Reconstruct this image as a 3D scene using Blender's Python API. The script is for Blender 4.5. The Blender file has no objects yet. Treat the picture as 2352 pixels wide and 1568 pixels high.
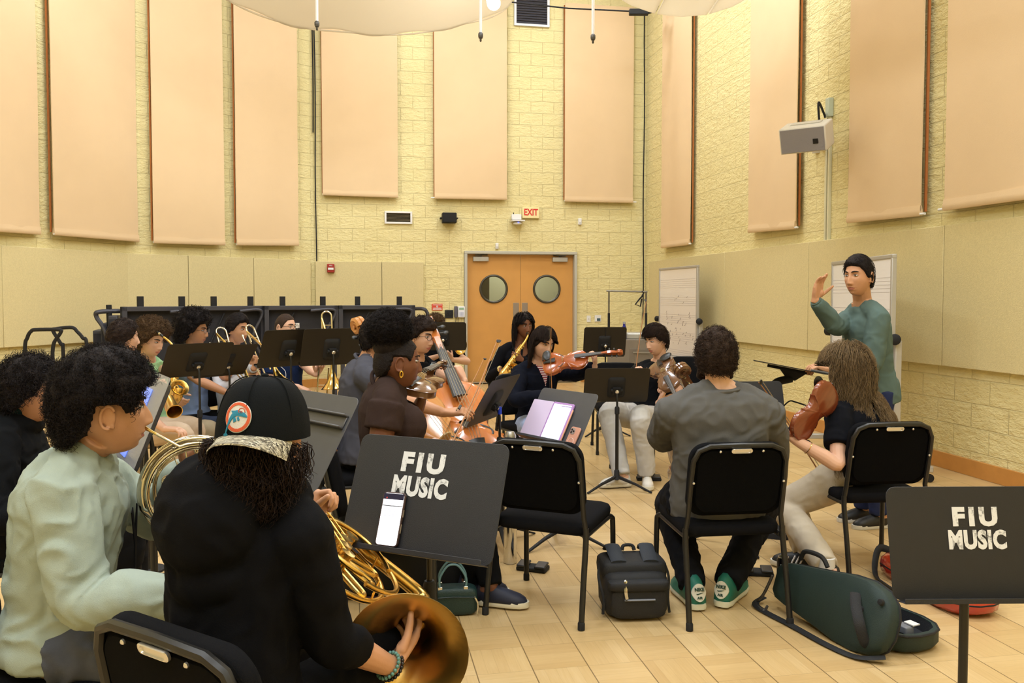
import bpy, bmesh, math, random
import numpy as np
from mathutils import Vector as V, Matrix, Quaternion, noise
from math import sin, cos, pi, radians, sqrt, atan2
random.seed(7); RNG = np.random.default_rng(7)
S = bpy.context.scene; C = S.collection
# ------------------------------------------------------------------ camera
FP, HZ, CAMH, PITCH_PX, SHIFT_PX = 1900.0, 682.0, 1.5, 75.0, 27.0
TH = math.atan(PITCH_PX / FP)
cam_d = bpy.data.cameras.new('camera'); cam = bpy.data.objects.new('camera', cam_d); C.objects.link(cam)
cam.location = (0, 0, CAMH); cam.rotation_euler = (pi/2 - TH, 0, 0)
cam_d.sensor_width = 36; cam_d.lens = 36 * FP / 2352; cam_d.shift_y = -SHIFT_PX / 2352
cam_d.clip_start = .05; cam_d.clip_end = 100
S.camera = cam
EYE = V((0, 0, CAMH))
def ray(px, py):
    u, v = (px - 1176) / FP, (784 - SHIFT_PX - py) / FP
    return V((u, cos(TH) + v * sin(TH), v * cos(TH) - sin(TH)))
def W(px, py, d):                       # the point seen at (px, py) whose distance in front is d
    r = ray(px, py); return EYE + r * (d / r.y)
def F(px, py, z=0.0):                   # the point at height z
    r = ray(px, py); return EYE + r * ((z - CAMH) / r.z)
def onplane(px, py, p0, n):
    r = ray(px, py); return EYE + r * ((p0 - EYE).dot(n) / r.dot(n))
def proj(p):
    q = V(p) - EYE; z = q.y * cos(TH) - q.z * sin(TH); v = q.y * sin(TH) + q.z * cos(TH)
    return (1176 + FP * q.x / z, 784 - SHIFT_PX - FP * v / z)
def hd(deg):                            # heading: 0 = image right, 90 = away from the camera
    a = radians(deg); return V((cos(a), sin(a), 0))
def rt(deg):
    a = radians(deg); return V((sin(a), -cos(a), 0))
# ------------------------------------------------------------------ materials
def lin(c):
    if isinstance(c, str):
        c = [int(c[i:i+2], 16) / 255 for i in (0, 2, 4)]
    return tuple((x / 12.92 if x <= .04045 else ((x + .055) / 1.055) ** 2.4) for x in c)
MATS = {}
def mat(name, col, rough=.6, metal=0., bump=0., bscale=200., var=0., vscale=6., spec=.5, sheen=0., emit=0., alpha=None, coat=0., trans=0.):
    if name in MATS: return MATS[name]
    m = bpy.data.materials.new(name); m.use_nodes = True; MATS[name] = m
    nt = m.node_tree; b = nt.nodes['Principled BSDF']; c = lin(col)
    b.inputs['Base Color'].default_value = (*c, 1); b.inputs['Roughness'].default_value = rough
    b.inputs['Metallic'].default_value = metal; b.inputs['Specular IOR Level'].default_value = spec
    if sheen: b.inputs['Sheen Weight'].default_value = sheen; b.inputs['Sheen Roughness'].default_value = .5
    if coat: b.inputs['Coat Weight'].default_value = coat; b.inputs['Coat Roughness'].default_value = .08
    if trans: b.inputs['Transmission Weight'].default_value = trans
    if emit: b.inputs['Emission Color'].default_value = (*c, 1); b.inputs['Emission Strength'].default_value = emit
    if alpha is not None: b.inputs['Alpha'].default_value = alpha
    tc = None
    if bump or var: tc = nt.nodes.new('ShaderNodeTexCoord')
    if var:
        n = nt.nodes.new('ShaderNodeTexNoise'); n.inputs['Scale'].default_value = vscale; n.inputs['Detail'].default_value = 5
        nt.links.new(tc.outputs['Object'], n.inputs['Vector'])
        mx = nt.nodes.new('ShaderNodeMix'); mx.data_type = 'RGBA'
        mx.inputs['A'].default_value = (*[x * (1 - var) for x in c], 1); mx.inputs['B'].default_value = (*[min(1, x * (1 + var)) for x in c], 1)
        nt.links.new(n.outputs['Fac'], mx.inputs['Factor']); nt.links.new(mx.outputs['Result'], b.inputs['Base Color'])
    if bump:
        n = nt.nodes.new('ShaderNodeTexNoise'); n.inputs['Scale'].default_value = bscale; n.inputs['Detail'].default_value = 3
        nt.links.new(tc.outputs['Object'], n.inputs['Vector'])
        bp = nt.nodes.new('ShaderNodeBump'); bp.inputs['Strength'].default_value = bump; bp.inputs['Distance'].default_value = .004
        nt.links.new(n.outputs['Fac'], bp.inputs['Height']); nt.links.new(bp.outputs['Normal'], b.inputs['Normal'])
    return m
class NT:                               # short hand for building node graphs
    def __init__(s, m): s.m = m; s.t = m.node_tree; s.b = s.t.nodes['Principled BSDF']
    def n(s, kind, **kw):
        x = s.t.nodes.new('ShaderNode' + kind)
        for k, v in kw.items():
            if hasattr(x, k): setattr(x, k, v)
            else: x.inputs[k.replace('_', ' ')].default_value = v
        return x
    def l(s, a, b): s.t.links.new(a, b)
    def math(s, op, a, b=None, c=None):
        x = s.t.nodes.new('ShaderNodeMath'); x.operation = op
        for i, q in enumerate((a, b, c)):
            if q is None: continue
            if isinstance(q, (int, float)): x.inputs[i].default_value = q
            else: s.l(q, x.inputs[i])
        return x.outputs[0]
    def mix(s, f, a, b):
        x = s.t.nodes.new('ShaderNodeMix'); x.data_type = 'RGBA'
        for k, q in (('Factor', f), ('A', a), ('B', b)):
            if isinstance(q, (int, float)): x.inputs[k].default_value = q
            elif isinstance(q, tuple): x.inputs[k].default_value = (*q, 1)
            else: s.l(q, x.inputs[k])
        return x.outputs['Result']
# ------------------------------------------------------------------ objects
def empty(name, loc=(0, 0, 0), rz=0., label=None, cat=None, group=None):
    o = bpy.data.objects.new(name, None); C.objects.link(o); o.location = loc; o.rotation_euler = (0, 0, rz)
    o.empty_display_size = .1
    tag(o, label, cat, group); return o
def tag(o, label=None, cat=None, group=None, kind=None):
    if label: o['label'] = label
    if cat: o['category'] = cat
    if group: o['group'] = group
    if kind: o['kind'] = kind
    return o
def link(name, me, parent=None, loc=None, M=None):
    o = bpy.data.objects.new(name, me); C.objects.link(o)
    if parent is not None: o.parent = parent
    if M is not None: o.matrix_local = M
    if loc is not None: o.location = loc
    return o
def copy_tree(o, parent=None):
    c = o.copy(); C.objects.link(c)
    if parent is not None: c.parent = parent
    for ch in list(o.children): copy_tree(ch, c)
    return c
def mk_mesh(name, vs, fs, mats, fm=None, sharp=.7):
    me = bpy.data.meshes.new(name); me.from_pydata([tuple(v) for v in vs], [], fs)
    if not isinstance(mats, (list, tuple)): mats = [mats]
    for m in mats: me.materials.append(m)
    if fm: me.polygons.foreach_set('material_index', fm)
    me.shade_smooth()
    if sharp: me.set_sharp_from_angle(angle=sharp)
    me.update(); return me
def crom(pts, n=8, closed=False):
    pts = [V(p) for p in pts]; out = []; N = len(pts)
    if N < 3: return pts
    for i in range(N if closed else N - 1):
        if closed: a, b, c, d = pts[i-1], pts[i], pts[(i+1) % N], pts[(i+2) % N]
        else: a, b, c, d = pts[max(i-1, 0)], pts[i], pts[i+1], pts[min(i+2, N-1)]
        for k in range(n):
            t = k / n
            out.append(.5 * ((2*b) + (c-a)*t + (2*a-5*b+4*c-d)*t*t + (3*b-a-3*c+d)*t**3))
    if not closed: out.append(pts[-1])
    return out
def lerpr(rs, n):
    k = len(rs); out = []
    for i in range(n):
        t = i / max(n-1, 1) * (k-1); j = min(int(t), k-2); f = t - j
        out.append(rs[j] * (1-f) + rs[j+1] * f)
    return out
class MB:
    def __init__(s): s.v, s.f, s.m, s.cur = [], [], [], 0
    def quad(s, a, b, c, d):
        k = len(s.v); s.v += [V(a), V(b), V(c), V(d)]; s.f.append((k, k+1, k+2, k+3)); s.m.append(s.cur); return s
    def poly(s, pts):
        k = len(s.v); s.v += [V(p) for p in pts]; s.f.append(tuple(range(k, k+len(pts)))); s.m.append(s.cur); return s
    def box(s, c, d, R=None, taper=1.):
        c = V(c); k = len(s.v)
        for z in (-1, 1):
            tp = taper if z > 0 else 1.
            for x, y in ((-1, -1), (1, -1), (1, 1), (-1, 1)):
                p = V((x*d[0]/2*tp, y*d[1]/2*tp, z*d[2]/2)); s.v.append(c + (R @ p if R is not None else p))
        for q in ((3, 2, 1, 0), (4, 5, 6, 7), (0, 1, 5, 4), (1, 2, 6, 5), (2, 3, 7, 6), (3, 0, 4, 7)):
            s.f.append(tuple(k + i for i in q)); s.m.append(s.cur)
        return s
    def rings(s, R, cap=True, closed=False):
        k = len(s.v); n = len(R[0])
        for r in R: s.v += [V(p) for p in r]
        for i in range(len(R) - (0 if closed else 1)):
            a, b = k + i*n, k + ((i+1) % len(R))*n
            for j in range(n):
                j2 = (j+1) % n; s.f.append((a+j, a+j2, b+j2, b+j)); s.m.append(s.cur)
        if cap and not closed:
            s.f.append(tuple(k + j for j in reversed(range(n)))); s.m.append(s.cur)
            e = k + (len(R)-1)*n; s.f.append(tuple(e + j for j in range(n))); s.m.append(s.cur)
        return s
    def tube(s, pts, r, seg=8, closed=False, cap=True, up=None, flat=1., round_=False):
        pts = [V(p) for p in pts]; n = len(pts)
        rs = [r]*n if isinstance(r, (int, float)) else (list(r) if len(r) == n else lerpr(r, n))
        T = []
        for i in range(n):
            a = pts[i-1] if (i > 0 or closed) else pts[0]; b = pts[(i+1) % n] if (i < n-1 or closed) else pts[-1]
            t = b - a; T.append(t.normalized() if t.length > 1e-9 else V((0, 0, 1)))
        if up is not None: u = V(up)
        else: u = V((0, 0, 1)) if abs(T[0].z) < .9 else V((1, 0, 0))
        u = (u - T[0]*u.dot(T[0])).normalized(); U = [u]
        for i in range(1, n):
            q = T[i-1].rotation_difference(T[i]); u = q @ u; u = (u - T[i]*u.dot(T[i])).normalized(); U.append(u)
        if round_ and not closed:       # hemispherical ends
            P2, R2, T2, U2 = [], [], [], []
            for a in (80, 50, 25): P2.append(pts[0] - T[0]*rs[0]*sin(radians(a))); R2.append(rs[0]*cos(radians(a))); T2.append(T[0]); U2.append(U[0])
            P2 += pts; R2 += rs; T2 += T; U2 += U
            for a in (25, 50, 80): P2.append(pts[-1] + T[-1]*rs[-1]*sin(radians(a))); R2.append(rs[-1]*cos(radians(a))); T2.append(T[-1]); U2.append(U[-1])
            pts, rs, T, U = P2, R2, T2, U2; n = len(pts)
        R = []
        for i in range(n):
            w = T[i].cross(U[i]); R.append([pts[i] + rs[i]*(w*cos(2*pi*j/seg) + U[i]*flat*sin(2*pi*j/seg)) for j in range(seg)])
        return s.rings(R, cap, closed)
    def lathe(s, prof, o=(0, 0, 0), ax=(0, 0, 1), seg=24, cap=True):
        o = V(o); ax = V(ax).normalized(); u = ax.orthogonal().normalized(); w = ax.cross(u)
        return s.rings([[o + ax*h + r*(u*cos(2*pi*j/seg) + w*sin(2*pi*j/seg)) for j in range(seg)] for r, h in prof], cap)
    def cyl(s, a, b, r, seg=16): return s.tube([a, b], r, seg)
    def ball(s, c, r, R=None, seg=16, n=10):
        c = V(c); r = (r, r, r) if isinstance(r, (int, float)) else r; rings = []
        for i in range(n+1):
            t = pi * (i + .02*(i == 0) - .02*(i == n)) / n; ring = []
            for j in range(seg):
                p = V((r[0]*sin(t)*cos(2*pi*j/seg), r[1]*sin(t)*sin(2*pi*j/seg), -r[2]*cos(t)))
                ring.append(c + (R @ p if R is not None else p))
            rings.append(ring)
        return s.rings(rings)
    def slab(s, out, z0, z1, M=None):   # outline in xy, thickness in z
        k = len(s.v); n = len(out); M = M or Matrix()
        for z in (z0, z1): s.v += [M @ V((p[0], p[1], z)) for p in out]
        for j in range(n):
            j2 = (j+1) % n; s.f.append((k+j, k+j2, k+n+j2, k+n+j)); s.m.append(s.cur)
        s.f.append(tuple(k + j for j in reversed(range(n)))); s.f.append(tuple(k + n + j for j in range(n))); s.m += [s.cur]*2
        return s
    def shift(s, o):
        o = V(o); s.v = [p - o for p in s.v]; return s
    def xf(s, M): s.v = [M @ p for p in s.v]; return s
    def build(s, name, mats, parent=None, bevel=0., sharp=.7, M=None, bseg=2, sub=0):
        me = mk_mesh(name, s.v, s.f, mats, s.m if isinstance(mats, (list, tuple)) else None, sharp)
        o = link(name, me, parent, M=M)
        if bevel:
            b = o.modifiers.new('bevel', 'BEVEL'); b.width = bevel; b.segments = bseg; b.limit_method = 'ANGLE'; b.angle_limit = .6
            b.harden_normals = False
        if sub:
            u = o.modifiers.new('sub', 'SUBSURF'); u.levels = sub; u.render_levels = sub
        return o
def rrect(w, h, r, n=5, cx=0., cy=0.):
    out = []
    for (sx, sy, a0) in ((1, -1, -90), (1, 1, 0), (-1, 1, 90), (-1, -1, 180)):
        for i in range(n+1):
            a = radians(a0 + 90*i/n); out.append((cx + sx*(w/2-r) + r*cos(a), cy + sy*(h/2-r) + r*sin(a)))
    return out
def frame(o, x, y, z):                  # matrix from origin and axes
    return Matrix(((x[0], y[0], z[0], o[0]), (x[1], y[1], z[1], o[1]), (x[2], y[2], z[2], o[2]), (0, 0, 0, 1)))
def axes(o, ydir, zdir):                # y exact, z approximate
    y = V(ydir).normalized(); z = V(zdir); z = (z - y*z.dot(y)).normalized(); x = y.cross(z); return frame(V(o), x, y, z)
def text_mesh(body, size, mats, name, parent, M, depth=.0006, bold=0., sx=1., align='CENTER', space=1.):
    cu = bpy.data.curves.new(name, 'FONT'); cu.body = body; cu.size = size; cu.extrude = depth; cu.align_x = align; cu.align_y = 'CENTER'; cu.offset = bold
    cu.space_character = space; cu.resolution_u = 3
    t = bpy.data.objects.new(name, cu); C.objects.link(t)
    me = bpy.data.meshes.new_from_object(t.evaluated_get(bpy.context.evaluated_depsgraph_get()))
    bpy.data.objects.remove(t); bpy.data.curves.remove(cu)
    me.materials.clear(); me.materials.append(mats)
    if sx != 1.: me.transform(Matrix.Diagonal((sx, 1, 1, 1)))
    return link(name, me, parent, M=M)
def remesh(mb, voxel, smooth=3, fac=.5):
    me = mk_mesh('tmp', mb.v, mb.f, [], None, 0); o = bpy.data.objects.new('tmp', me); C.objects.link(o)
    bm = bmesh.new(); bm.from_mesh(me); bmesh.ops.recalc_face_normals(bm, faces=bm.faces); bm.to_mesh(me); bm.free()
    r = o.modifiers.new('r', 'REMESH'); r.mode = 'VOXEL'; r.voxel_size = voxel; r.use_smooth_shade = True
    if smooth:
        q = o.modifiers.new('s', 'SMOOTH'); q.iterations = smooth; q.factor = fac
    out = bpy.data.meshes.new_from_object(o.evaluated_get(bpy.context.evaluated_depsgraph_get()))
    bpy.data.objects.remove(o); bpy.data.meshes.remove(me); out.shade_smooth(); return out
def vco(me):
    a = np.empty(len(me.vertices)*3, dtype=np.float32); me.vertices.foreach_get('co', a); return a.reshape(-1, 3)
def vset(me, a): me.vertices.foreach_set('co', np.ascontiguousarray(a, dtype=np.float32).ravel()); me.update()
def np_mesh(name, verts, quads, mats):
    me = bpy.data.meshes.new(name); n = len(quads); k = quads.shape[1]
    me.vertices.add(len(verts)); me.vertices.foreach_set('co', np.ascontiguousarray(verts, dtype=np.float32).ravel())
    me.loops.add(n*k); me.loops.foreach_set('vertex_index', np.ascontiguousarray(quads, dtype=np.int32).ravel())
    me.polygons.add(n); me.polygons.foreach_set('loop_start', np.arange(0, n*k, k, dtype=np.int32))
    me.update(calc_edges=True); me.validate()
    for m in (mats if isinstance(mats, (list, tuple)) else [mats]): me.materials.append(m)
    me.shade_smooth(); return me
def strands(P, R, sides=3):             # P (N,K,3) paths, R (K,) or (N,K) radii -> verts, quads
    N, K, _ = P.shape; T = np.gradient(P, axis=1); T /= np.linalg.norm(T, axis=2, keepdims=True) + 1e-9
    ref = np.array([.31, .52, .79]); A = np.cross(T, ref); A /= np.linalg.norm(A, axis=2, keepdims=True) + 1e-9; B = np.cross(T, A)
    R = np.broadcast_to(np.asarray(R), (N, K))[..., None]
    ring = np.stack([P + R*(A*cos(2*pi*j/sides) + B*sin(2*pi*j/sides)) for j in range(sides)], axis=2)
    idx = np.arange(N*K*sides).reshape(N, K, sides); q = []
    for j in range(sides):
        j2 = (j+1) % sides; q.append(np.stack([idx[:, :-1, j], idx[:, :-1, j2], idx[:, 1:, j2], idx[:, 1:, j]], axis=-1).reshape(-1, 4))
    return ring.reshape(-1, 3), np.concatenate(q)
# ================================================================== THE ROOM
CR, CL = V((2.381, 14.80, 0)), V((-3.32, 13.734, 0))
UB = (CR - CL).normalized(); NB = V((UB.y, -UB.x, 0))            # back wall direction, normal into the room
UR = V((-.187, 1, 0)).normalized(); NR = V((-UR.y, UR.x, 0))
L2, L1, L0, LX = CL, V((-5.41, 11.6, 0)), V((-6.07, 9.8, 0)), V((-7.7, 3.4, 0))
RX = CR - UR * 19; RL = V((-8.2, -4.0, 0))
H = 7.6
def block_mat():
    m = bpy.data.materials.new('split_face_block'); m.use_nodes = True; g = NT(m)
    tc = g.n('TexCoord'); sp = g.n('SeparateXYZ'); g.l(tc.outputs['Object'], sp.inputs[0])
    cb = g.n('CombineXYZ'); g.l(sp.outputs['X'], cb.inputs['X']); g.l(sp.outputs['Z'], cb.inputs['Y'])
    br = g.n('TexBrick'); br.offset = .5; br.inputs['Scale'].default_value = 1; br.inputs['Brick Width'].default_value = .406
    br.inputs['Row Height'].default_value = .203; br.inputs['Mortar Size'].default_value = .005; br.inputs['Mortar Smooth'].default_value = .6
    br.inputs['Color1'].default_value = (1, 1, 1, 1); br.inputs['Color2'].default_value = (.8, .8, .8, 1); br.inputs['Mortar'].default_value = (0, 0, 0, 1)
    g.l(cb.outputs[0], br.inputs['Vector'])
    n1 = g.n('TexNoise', Scale=7., Detail=4., Roughness=.62); g.l(tc.outputs['Object'], n1.inputs['Vector'])
    mp = g.n('Mapping'); mp.inputs['Scale'].default_value = (9, 9, 22); mp.inputs['Rotation'].default_value = (0, .5, 0); g.l(tc.outputs['Object'], mp.inputs['Vector'])
    n2 = g.n('TexNoise', Scale=1., Detail=3., Roughness=.7); g.l(mp.outputs[0], n2.inputs['Vector'])
    h = g.math('ADD', g.math('MULTIPLY', n1.outputs['Fac'], .5), g.math('MULTIPLY', n2.outputs['Fac'], .55))
    h = g.math('MULTIPLY', h, g.math('SUBTRACT', 1.0, g.math('MULTIPLY', br.outputs['Fac'], .4)))
    h = g.math('ADD', h, g.math('MULTIPLY', br.outputs['Color'], .07))
    bp = g.n('Bump', Strength=.85, Distance=.04); g.l(h, bp.inputs['Height']); g.l(bp.outputs[0], g.b.inputs['Normal'])
    sc = g.n('TexNoise', Scale=1.3, Detail=3.); g.l(tc.outputs['Object'], sc.inputs['Vector'])
    col = g.mix(sc.outputs['Fac'], lin('e0d096'), lin('e8daa6'))
    # sparse grey scuffs on the paint
    ms = g.n('Mapping'); ms.inputs['Scale'].default_value = (1.6, 1.6, 7); g.l(tc.outputs['Object'], ms.inputs['Vector'])
    n3 = g.n('TexNoise', Scale=1.7, Detail=4., Roughness=.75); g.l(ms.outputs[0], n3.inputs['Vector'])
    sm = g.n('MapRange'); sm.inputs['From Min'].default_value = .66; sm.inputs['From Max'].default_value = .74; sm.inputs['To Max'].default_value = .3; g.l(n3.outputs['Fac'], sm.inputs['Value'])
    col = g.mix(sm.outputs[0], col, lin('b3a67c'))
    col = g.mix(g.math('MULTIPLY', br.outputs['Fac'], .07), col, lin('b09a60'))
    g.l(col, g.b.inputs['Base Color']); g.b.inputs['Roughness'].default_value = .75; g.b.inputs['Specular IOR Level'].default_value = .25
    return m
M_block = block_mat()
M_panel = mat('woodfibre_board', 'd8c898', .95, bump=.8, bscale=110, var=.13, vscale=60, spec=.1)
M_banner = mat('banner_canvas', 'e1c49d', .95, bump=.25, bscale=260, var=.04, vscale=3, spec=.1)
M_black = mat('black_metal', '17171a', .42, var=.2, vscale=30, bump=.15, bscale=500)
M_blackm = mat('black_matte', '131316', .75, bump=.2, bscale=400)
M_white = mat('white_paint', 'e9e6e4', .5)
M_steel = mat('brushed_steel', 'b6b4b2', .35, .9)
M_chrome = mat('chrome', 'd8d8d8', .12, 1.)
M_cream = mat('cream_paint', 'dccf9f', .6)
def wall(name, A, B, z0, z1, nrm, holes=(), m=None, th=.3):
    u = (B - A).normalized(); Lw = (B - A).length; mb = MB()
    def seg(a, b, c, d): mb.box(((a+b)/2, th/2, (c+d)/2), (b-a, th, d-c))
    x = 0.
    for (h0, h1, hz) in holes:
        seg(x, h0, z0, z1); seg(h0, h1, hz, z1); x = h1
    seg(x, Lw, z0, z1)
    o = mb.build(name, m or M_block, M=frame(A, u, -nrm, V((0, 0, 1)))); return tag(o, kind='structure')
# --- door opening
DC = onplane(1197, 877, CL, NB); dpos = (DC - CL).dot(UB); DW, DH = .97, 2.22
wall('wall_back', CL - UB*.35, CR + UB*.3, 0, H, NB, [(dpos + .35 - DW - .03, dpos + .35 + DW + .03, DH + .05)])
wall('wall_right', CR + UR*.3, RX, 0, H, NR)
def nin(A, B):
    u = (B - A).normalized(); n = V((u.y, -u.x, 0)); return n if (V((-2, 6, 0)) - A).dot(n) > 0 else -n
for nm, A, B in (('wall_left', L2, L1), ('wall_left_middle', L1, L0), ('wall_left_near', L0, LX), ('wall_left_rear', LX, RL), ('wall_rear', RL, RX)):
    u = (B - A).normalized(); wall(nm, A - u*(0 if nm == 'wall_left' else .02), B + u*.02, 0, H, nin(A, B))
# --- floor
def floor_mat():
    m = bpy.data.materials.new('parquet'); m.use_nodes = True; g = NT(m)
    tc = g.n('TexCoord'); sc = g.n('VectorMath', operation='SCALE'); sc.inputs['Scale'].default_value = 1/.2286; g.l(tc.outputs['Object'], sc.inputs[0])
    fl = g.n('VectorMath', operation='FLOOR'); g.l(sc.outputs[0], fl.inputs[0]); fr = g.n('VectorMath', operation='FRACTION'); g.l(sc.outputs[0], fr.inputs[0])
    cell = g.n('SeparateXYZ'); g.l(fl.outputs[0], cell.inputs[0]); f = g.n('SeparateXYZ'); g.l(fr.outputs[0], f.inputs[0])
    par = g.math('MODULO', g.math('ABSOLUTE', g.math('ADD', cell.outputs['X'], cell.outputs['Y'])), 2.)
    a = g.n('Mix', data_type='FLOAT'); g.l(par, a.inputs[0]); g.l(f.outputs['X'], a.inputs[2]); g.l(f.outputs['Y'], a.inputs[3]); across = a.outputs[0]
    b = g.n('Mix', data_type='FLOAT'); g.l(par, b.inputs[0]); g.l(f.outputs['Y'], b.inputs[2]); g.l(f.outputs['X'], b.inputs[3]); along = b.outputs[0]
    slat = g.math('FLOOR', g.math('MULTIPLY', across, 5.))
    key = g.n('CombineXYZ'); g.l(cell.outputs['X'], key.inputs[0]); g.l(cell.outputs['Y'], key.inputs[1]); g.l(slat, key.inputs[2])
    wn = g.n('TexWhiteNoise'); g.l(key.outputs[0], wn.inputs['Vector']); wt = g.n('TexWhiteNoise'); g.l(fl.outputs[0], wt.inputs['Vector'])
    gv = g.n('CombineXYZ'); g.l(g.math('MULTIPLY', across, 26.), gv.inputs[0]); g.l(g.math('ADD', g.math('MULTIPLY', along, 1.6), g.math('MULTIPLY', wn.outputs['Value'], 40.)), gv.inputs[1]); g.l(g.math('MULTIPLY', wt.outputs['Value'], 30.), gv.inputs[2])
    gr = g.n('TexNoise', Scale=1., Detail=4., Roughness=.6); g.l(gv.outputs[0], gr.inputs['Vector'])
    big = g.n('TexNoise', Scale=.55, Detail=3.); g.l(tc.outputs['Object'], big.inputs['Vector'])
    v = g.math('ADD', g.math('MULTIPLY', wn.outputs['Value'], .20), g.math('ADD', g.math('MULTIPLY', wt.outputs['Value'], .28), g.math('MULTIPLY', gr.outputs['Fac'], .50)))
    cr = g.n('ValToRGB'); e = cr.color_ramp.elements; e[0].position = .1; e[0].color = (*lin('b8935f'), 1); e[1].position = .9; e[1].color = (*lin('d9bd8e'), 1)
    k = e.new(.5); k.color = (*lin('c9a874'), 1); g.l(v, cr.inputs['Fac'])
    col = g.mix(g.math('MULTIPLY', big.outputs['Fac'], .35), cr.outputs['Color'], lin('d5b885'))
    ex = g.math('MINIMUM', f.outputs['X'], g.math('SUBTRACT', 1., f.outputs['X'])); ey = g.math('MINIMUM', f.outputs['Y'], g.math('SUBTRACT', 1., f.outputs['Y']))
    gx = g.math('LESS_THAN', ex, .011); gy = g.math('LESS_THAN', ey, .006)
    col = g.mix(g.math('MULTIPLY', gx, .75), col, lin('5c4526')); col = g.mix(g.math('MULTIPLY', gy, .3), col, lin('6d5230'))
    fs = g.math('FRACT', g.math('MULTIPLY', across, 5.)); gs = g.math('LESS_THAN', g.math('MINIMUM', fs, g.math('SUBTRACT', 1., fs)), .02)
    col = g.mix(g.math('MULTIPLY', gs, .18), col, lin('7a5c34'))
    g.l(col, g.b.inputs['Base Color'])
    rn = g.n('TexNoise', Scale=3., Detail=4.); g.l(tc.outputs['Object'], rn.inputs['Vector'])
    g.l(g.math('ADD', .24, g.math('MULTIPLY', rn.outputs['Fac'], .22)), g.b.inputs['Roughness']); g.b.inputs['Specular IOR Level'].default_value = .45
    bp = g.n('Bump', Strength=.12, Distance=.002); g.l(g.math('SUBTRACT', gr.outputs['Fac'], gx), bp.inputs['Height']); g.l(bp.outputs[0], g.b.inputs['Normal'])
    return m
mb = MB(); mb.box((0, 3, -.05), (26, 34, .1)); fo = mb.build('floor', floor_mat(), M=Matrix.Rotation(atan2(-UR.x, UR.y), 4, 'Z')); tag(fo, kind='structure')
mb = MB(); mb.box((-1, 6, H + .1), (22, 26, .2)); tag(mb.build('ceiling', mat('ceiling_paint', 'e9dfc4', .9)), kind='structure')
# --- baseboards (wood)
M_base = mat('orange_wood_base', 'c58a46', .45, var=.12, vscale=14)
def strip(name, A, B, nrm, z0, z1, d, m, gap=0., kind='structure', bev=.004):
    u = (B - A).normalized(); Lw = (B - A).length; mb = MB(); mb.box((Lw/2, -d/2 - gap, (z0+z1)/2), (Lw, d, z1-z0))
    o = mb.build(name, m, M=frame(A, u, -nrm, V((0, 0, 1))), bevel=bev); return tag(o, kind=kind)
strip('baseboard_right', CR - UR*.02, RX, NR, 0, .14, .02, M_base)
strip('baseboard_back_left', CL, CL + UB*(dpos - DW - .1), NB, 0, .14, .02, M_base)
strip('baseboard_back_right', CL + UB*(dpos + DW + .1), CR - UB*.03, NB, 0, .14, .02, M_base)
for nm, A, B in (('baseboard_left', L2, L1), ('baseboard_left_middle', L1, L0), ('baseboard_left_near', L0, LX)): strip(nm, A, B, nin(A, B), 0, .14, .02, M_base)
# --- wood fibre boards along the walls
tn = 0
def board(A, B, nrm, z0=.9, z1=2.11):
    global tn
    tn += 1; u = (B - A).normalized(); return strip('trim_%d' % tn, A + u*.004, B - u*.004, nrm, z0, z1, .055, M_panel, bev=.006)
def pl(px, A, B):                      # foot of the wall A-B under column px
    n = nin(A, B); r = ray(px, 682); r.z = 0; t = (A.dot(n)) / r.dot(n); return r * t
bs = [pl(716, L2, L1) if 0 else L2 + (L1-L2).normalized()*.05, pl(580, L2, L1), pl(430, L2, L1), L1]
for a, b in zip(bs[:-1], bs[1:]): board(a, b, nin(L2, L1))
board(L1, L0, nin(L1, L0)); q = L0
for k in range(3):
    q2 = L0 + (LX - L0).normalized() * min(2.2*(k+1), (LX-L0).length); board(q, q2, nin(L0, LX)); q = q2
board(CL + UB*.06, pl(877, CL, CR), NB, .9, 2.09); board(pl(877, CL, CR), pl(973, CL, CR), NB, .9, 2.09)
cuts = [pl(1497, CR, RX)] + [pl(p, CR, RX) for p in (1672, 1866, 2178)]
cuts += [cuts[-1] - UR*2.3, cuts[-1] - UR*4.6]
for a, b in zip(cuts[:-1], cuts[1:]): board(a, b, NR, .9, 2.12)
# --- double door
M_door = mat('orange_oak_veneer', 'cf9650', .38, var=.08, vscale=5, coat=.25)
M_frame = mat('grey_door_frame', 'b9b5a8', .5)
DM = frame(DC, UB, -NB, V((0, 0, 1)))   # x along wall, y outward (away from the room)
mb = MB(); w = .05
mb.box((-DW - .0, .03, DH/2), (w, .14, DH)); mb.box((DW, .03, DH/2), (w, .14, DH)); mb.box((0, .03, DH + .025), (2*DW + w, .14, w))
tag(mb.build('door_frame', M_frame, M=DM, bevel=.006), kind='structure')
def disc_hole(mb, x0, x1, z0, z1, cx, cz, r, y, n=40):   # a panel face with a round hole
    corners = [(x1, z1), (x0, z1), (x0, z0), (x1, z0)]
    circ = [(cx + r*cos(2*pi*(i+.5)/n + pi/4*0), cz + r*sin(2*pi*(i+.5)/n)) for i in range(n)]
    def edge(px, pz):
        dx, dz = px - cx, pz - cz; t = min((x1-cx)/dx if dx > 0 else (x0-cx)/dx if dx < 0 else 9e9, (z1-cz)/dz if dz > 0 else (z0-cz)/dz if dz < 0 else 9e9); return (cx + dx*t, cz + dz*t)
    for i in range(n):
        a, b = circ[i], circ[(i+1) % n]; ea, eb = edge(*a), edge(*b)
        pts = [a, ea]
        if abs(ea[0]-eb[0]) > 1e-6 and abs(ea[1]-eb[1]) > 1e-6:
            pts.append(min(corners, key=lambda c: (c[0]-(ea[0]+eb[0])/2)**2 + (c[1]-(ea[1]+eb[1])/2)**2))
        pts += [eb, b]; mb.poly([(p[0], y, p[1]) for p in pts])
M_glass = mat('door_glass', 'f2f6f0', .03, trans=1., spec=.5)
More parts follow.
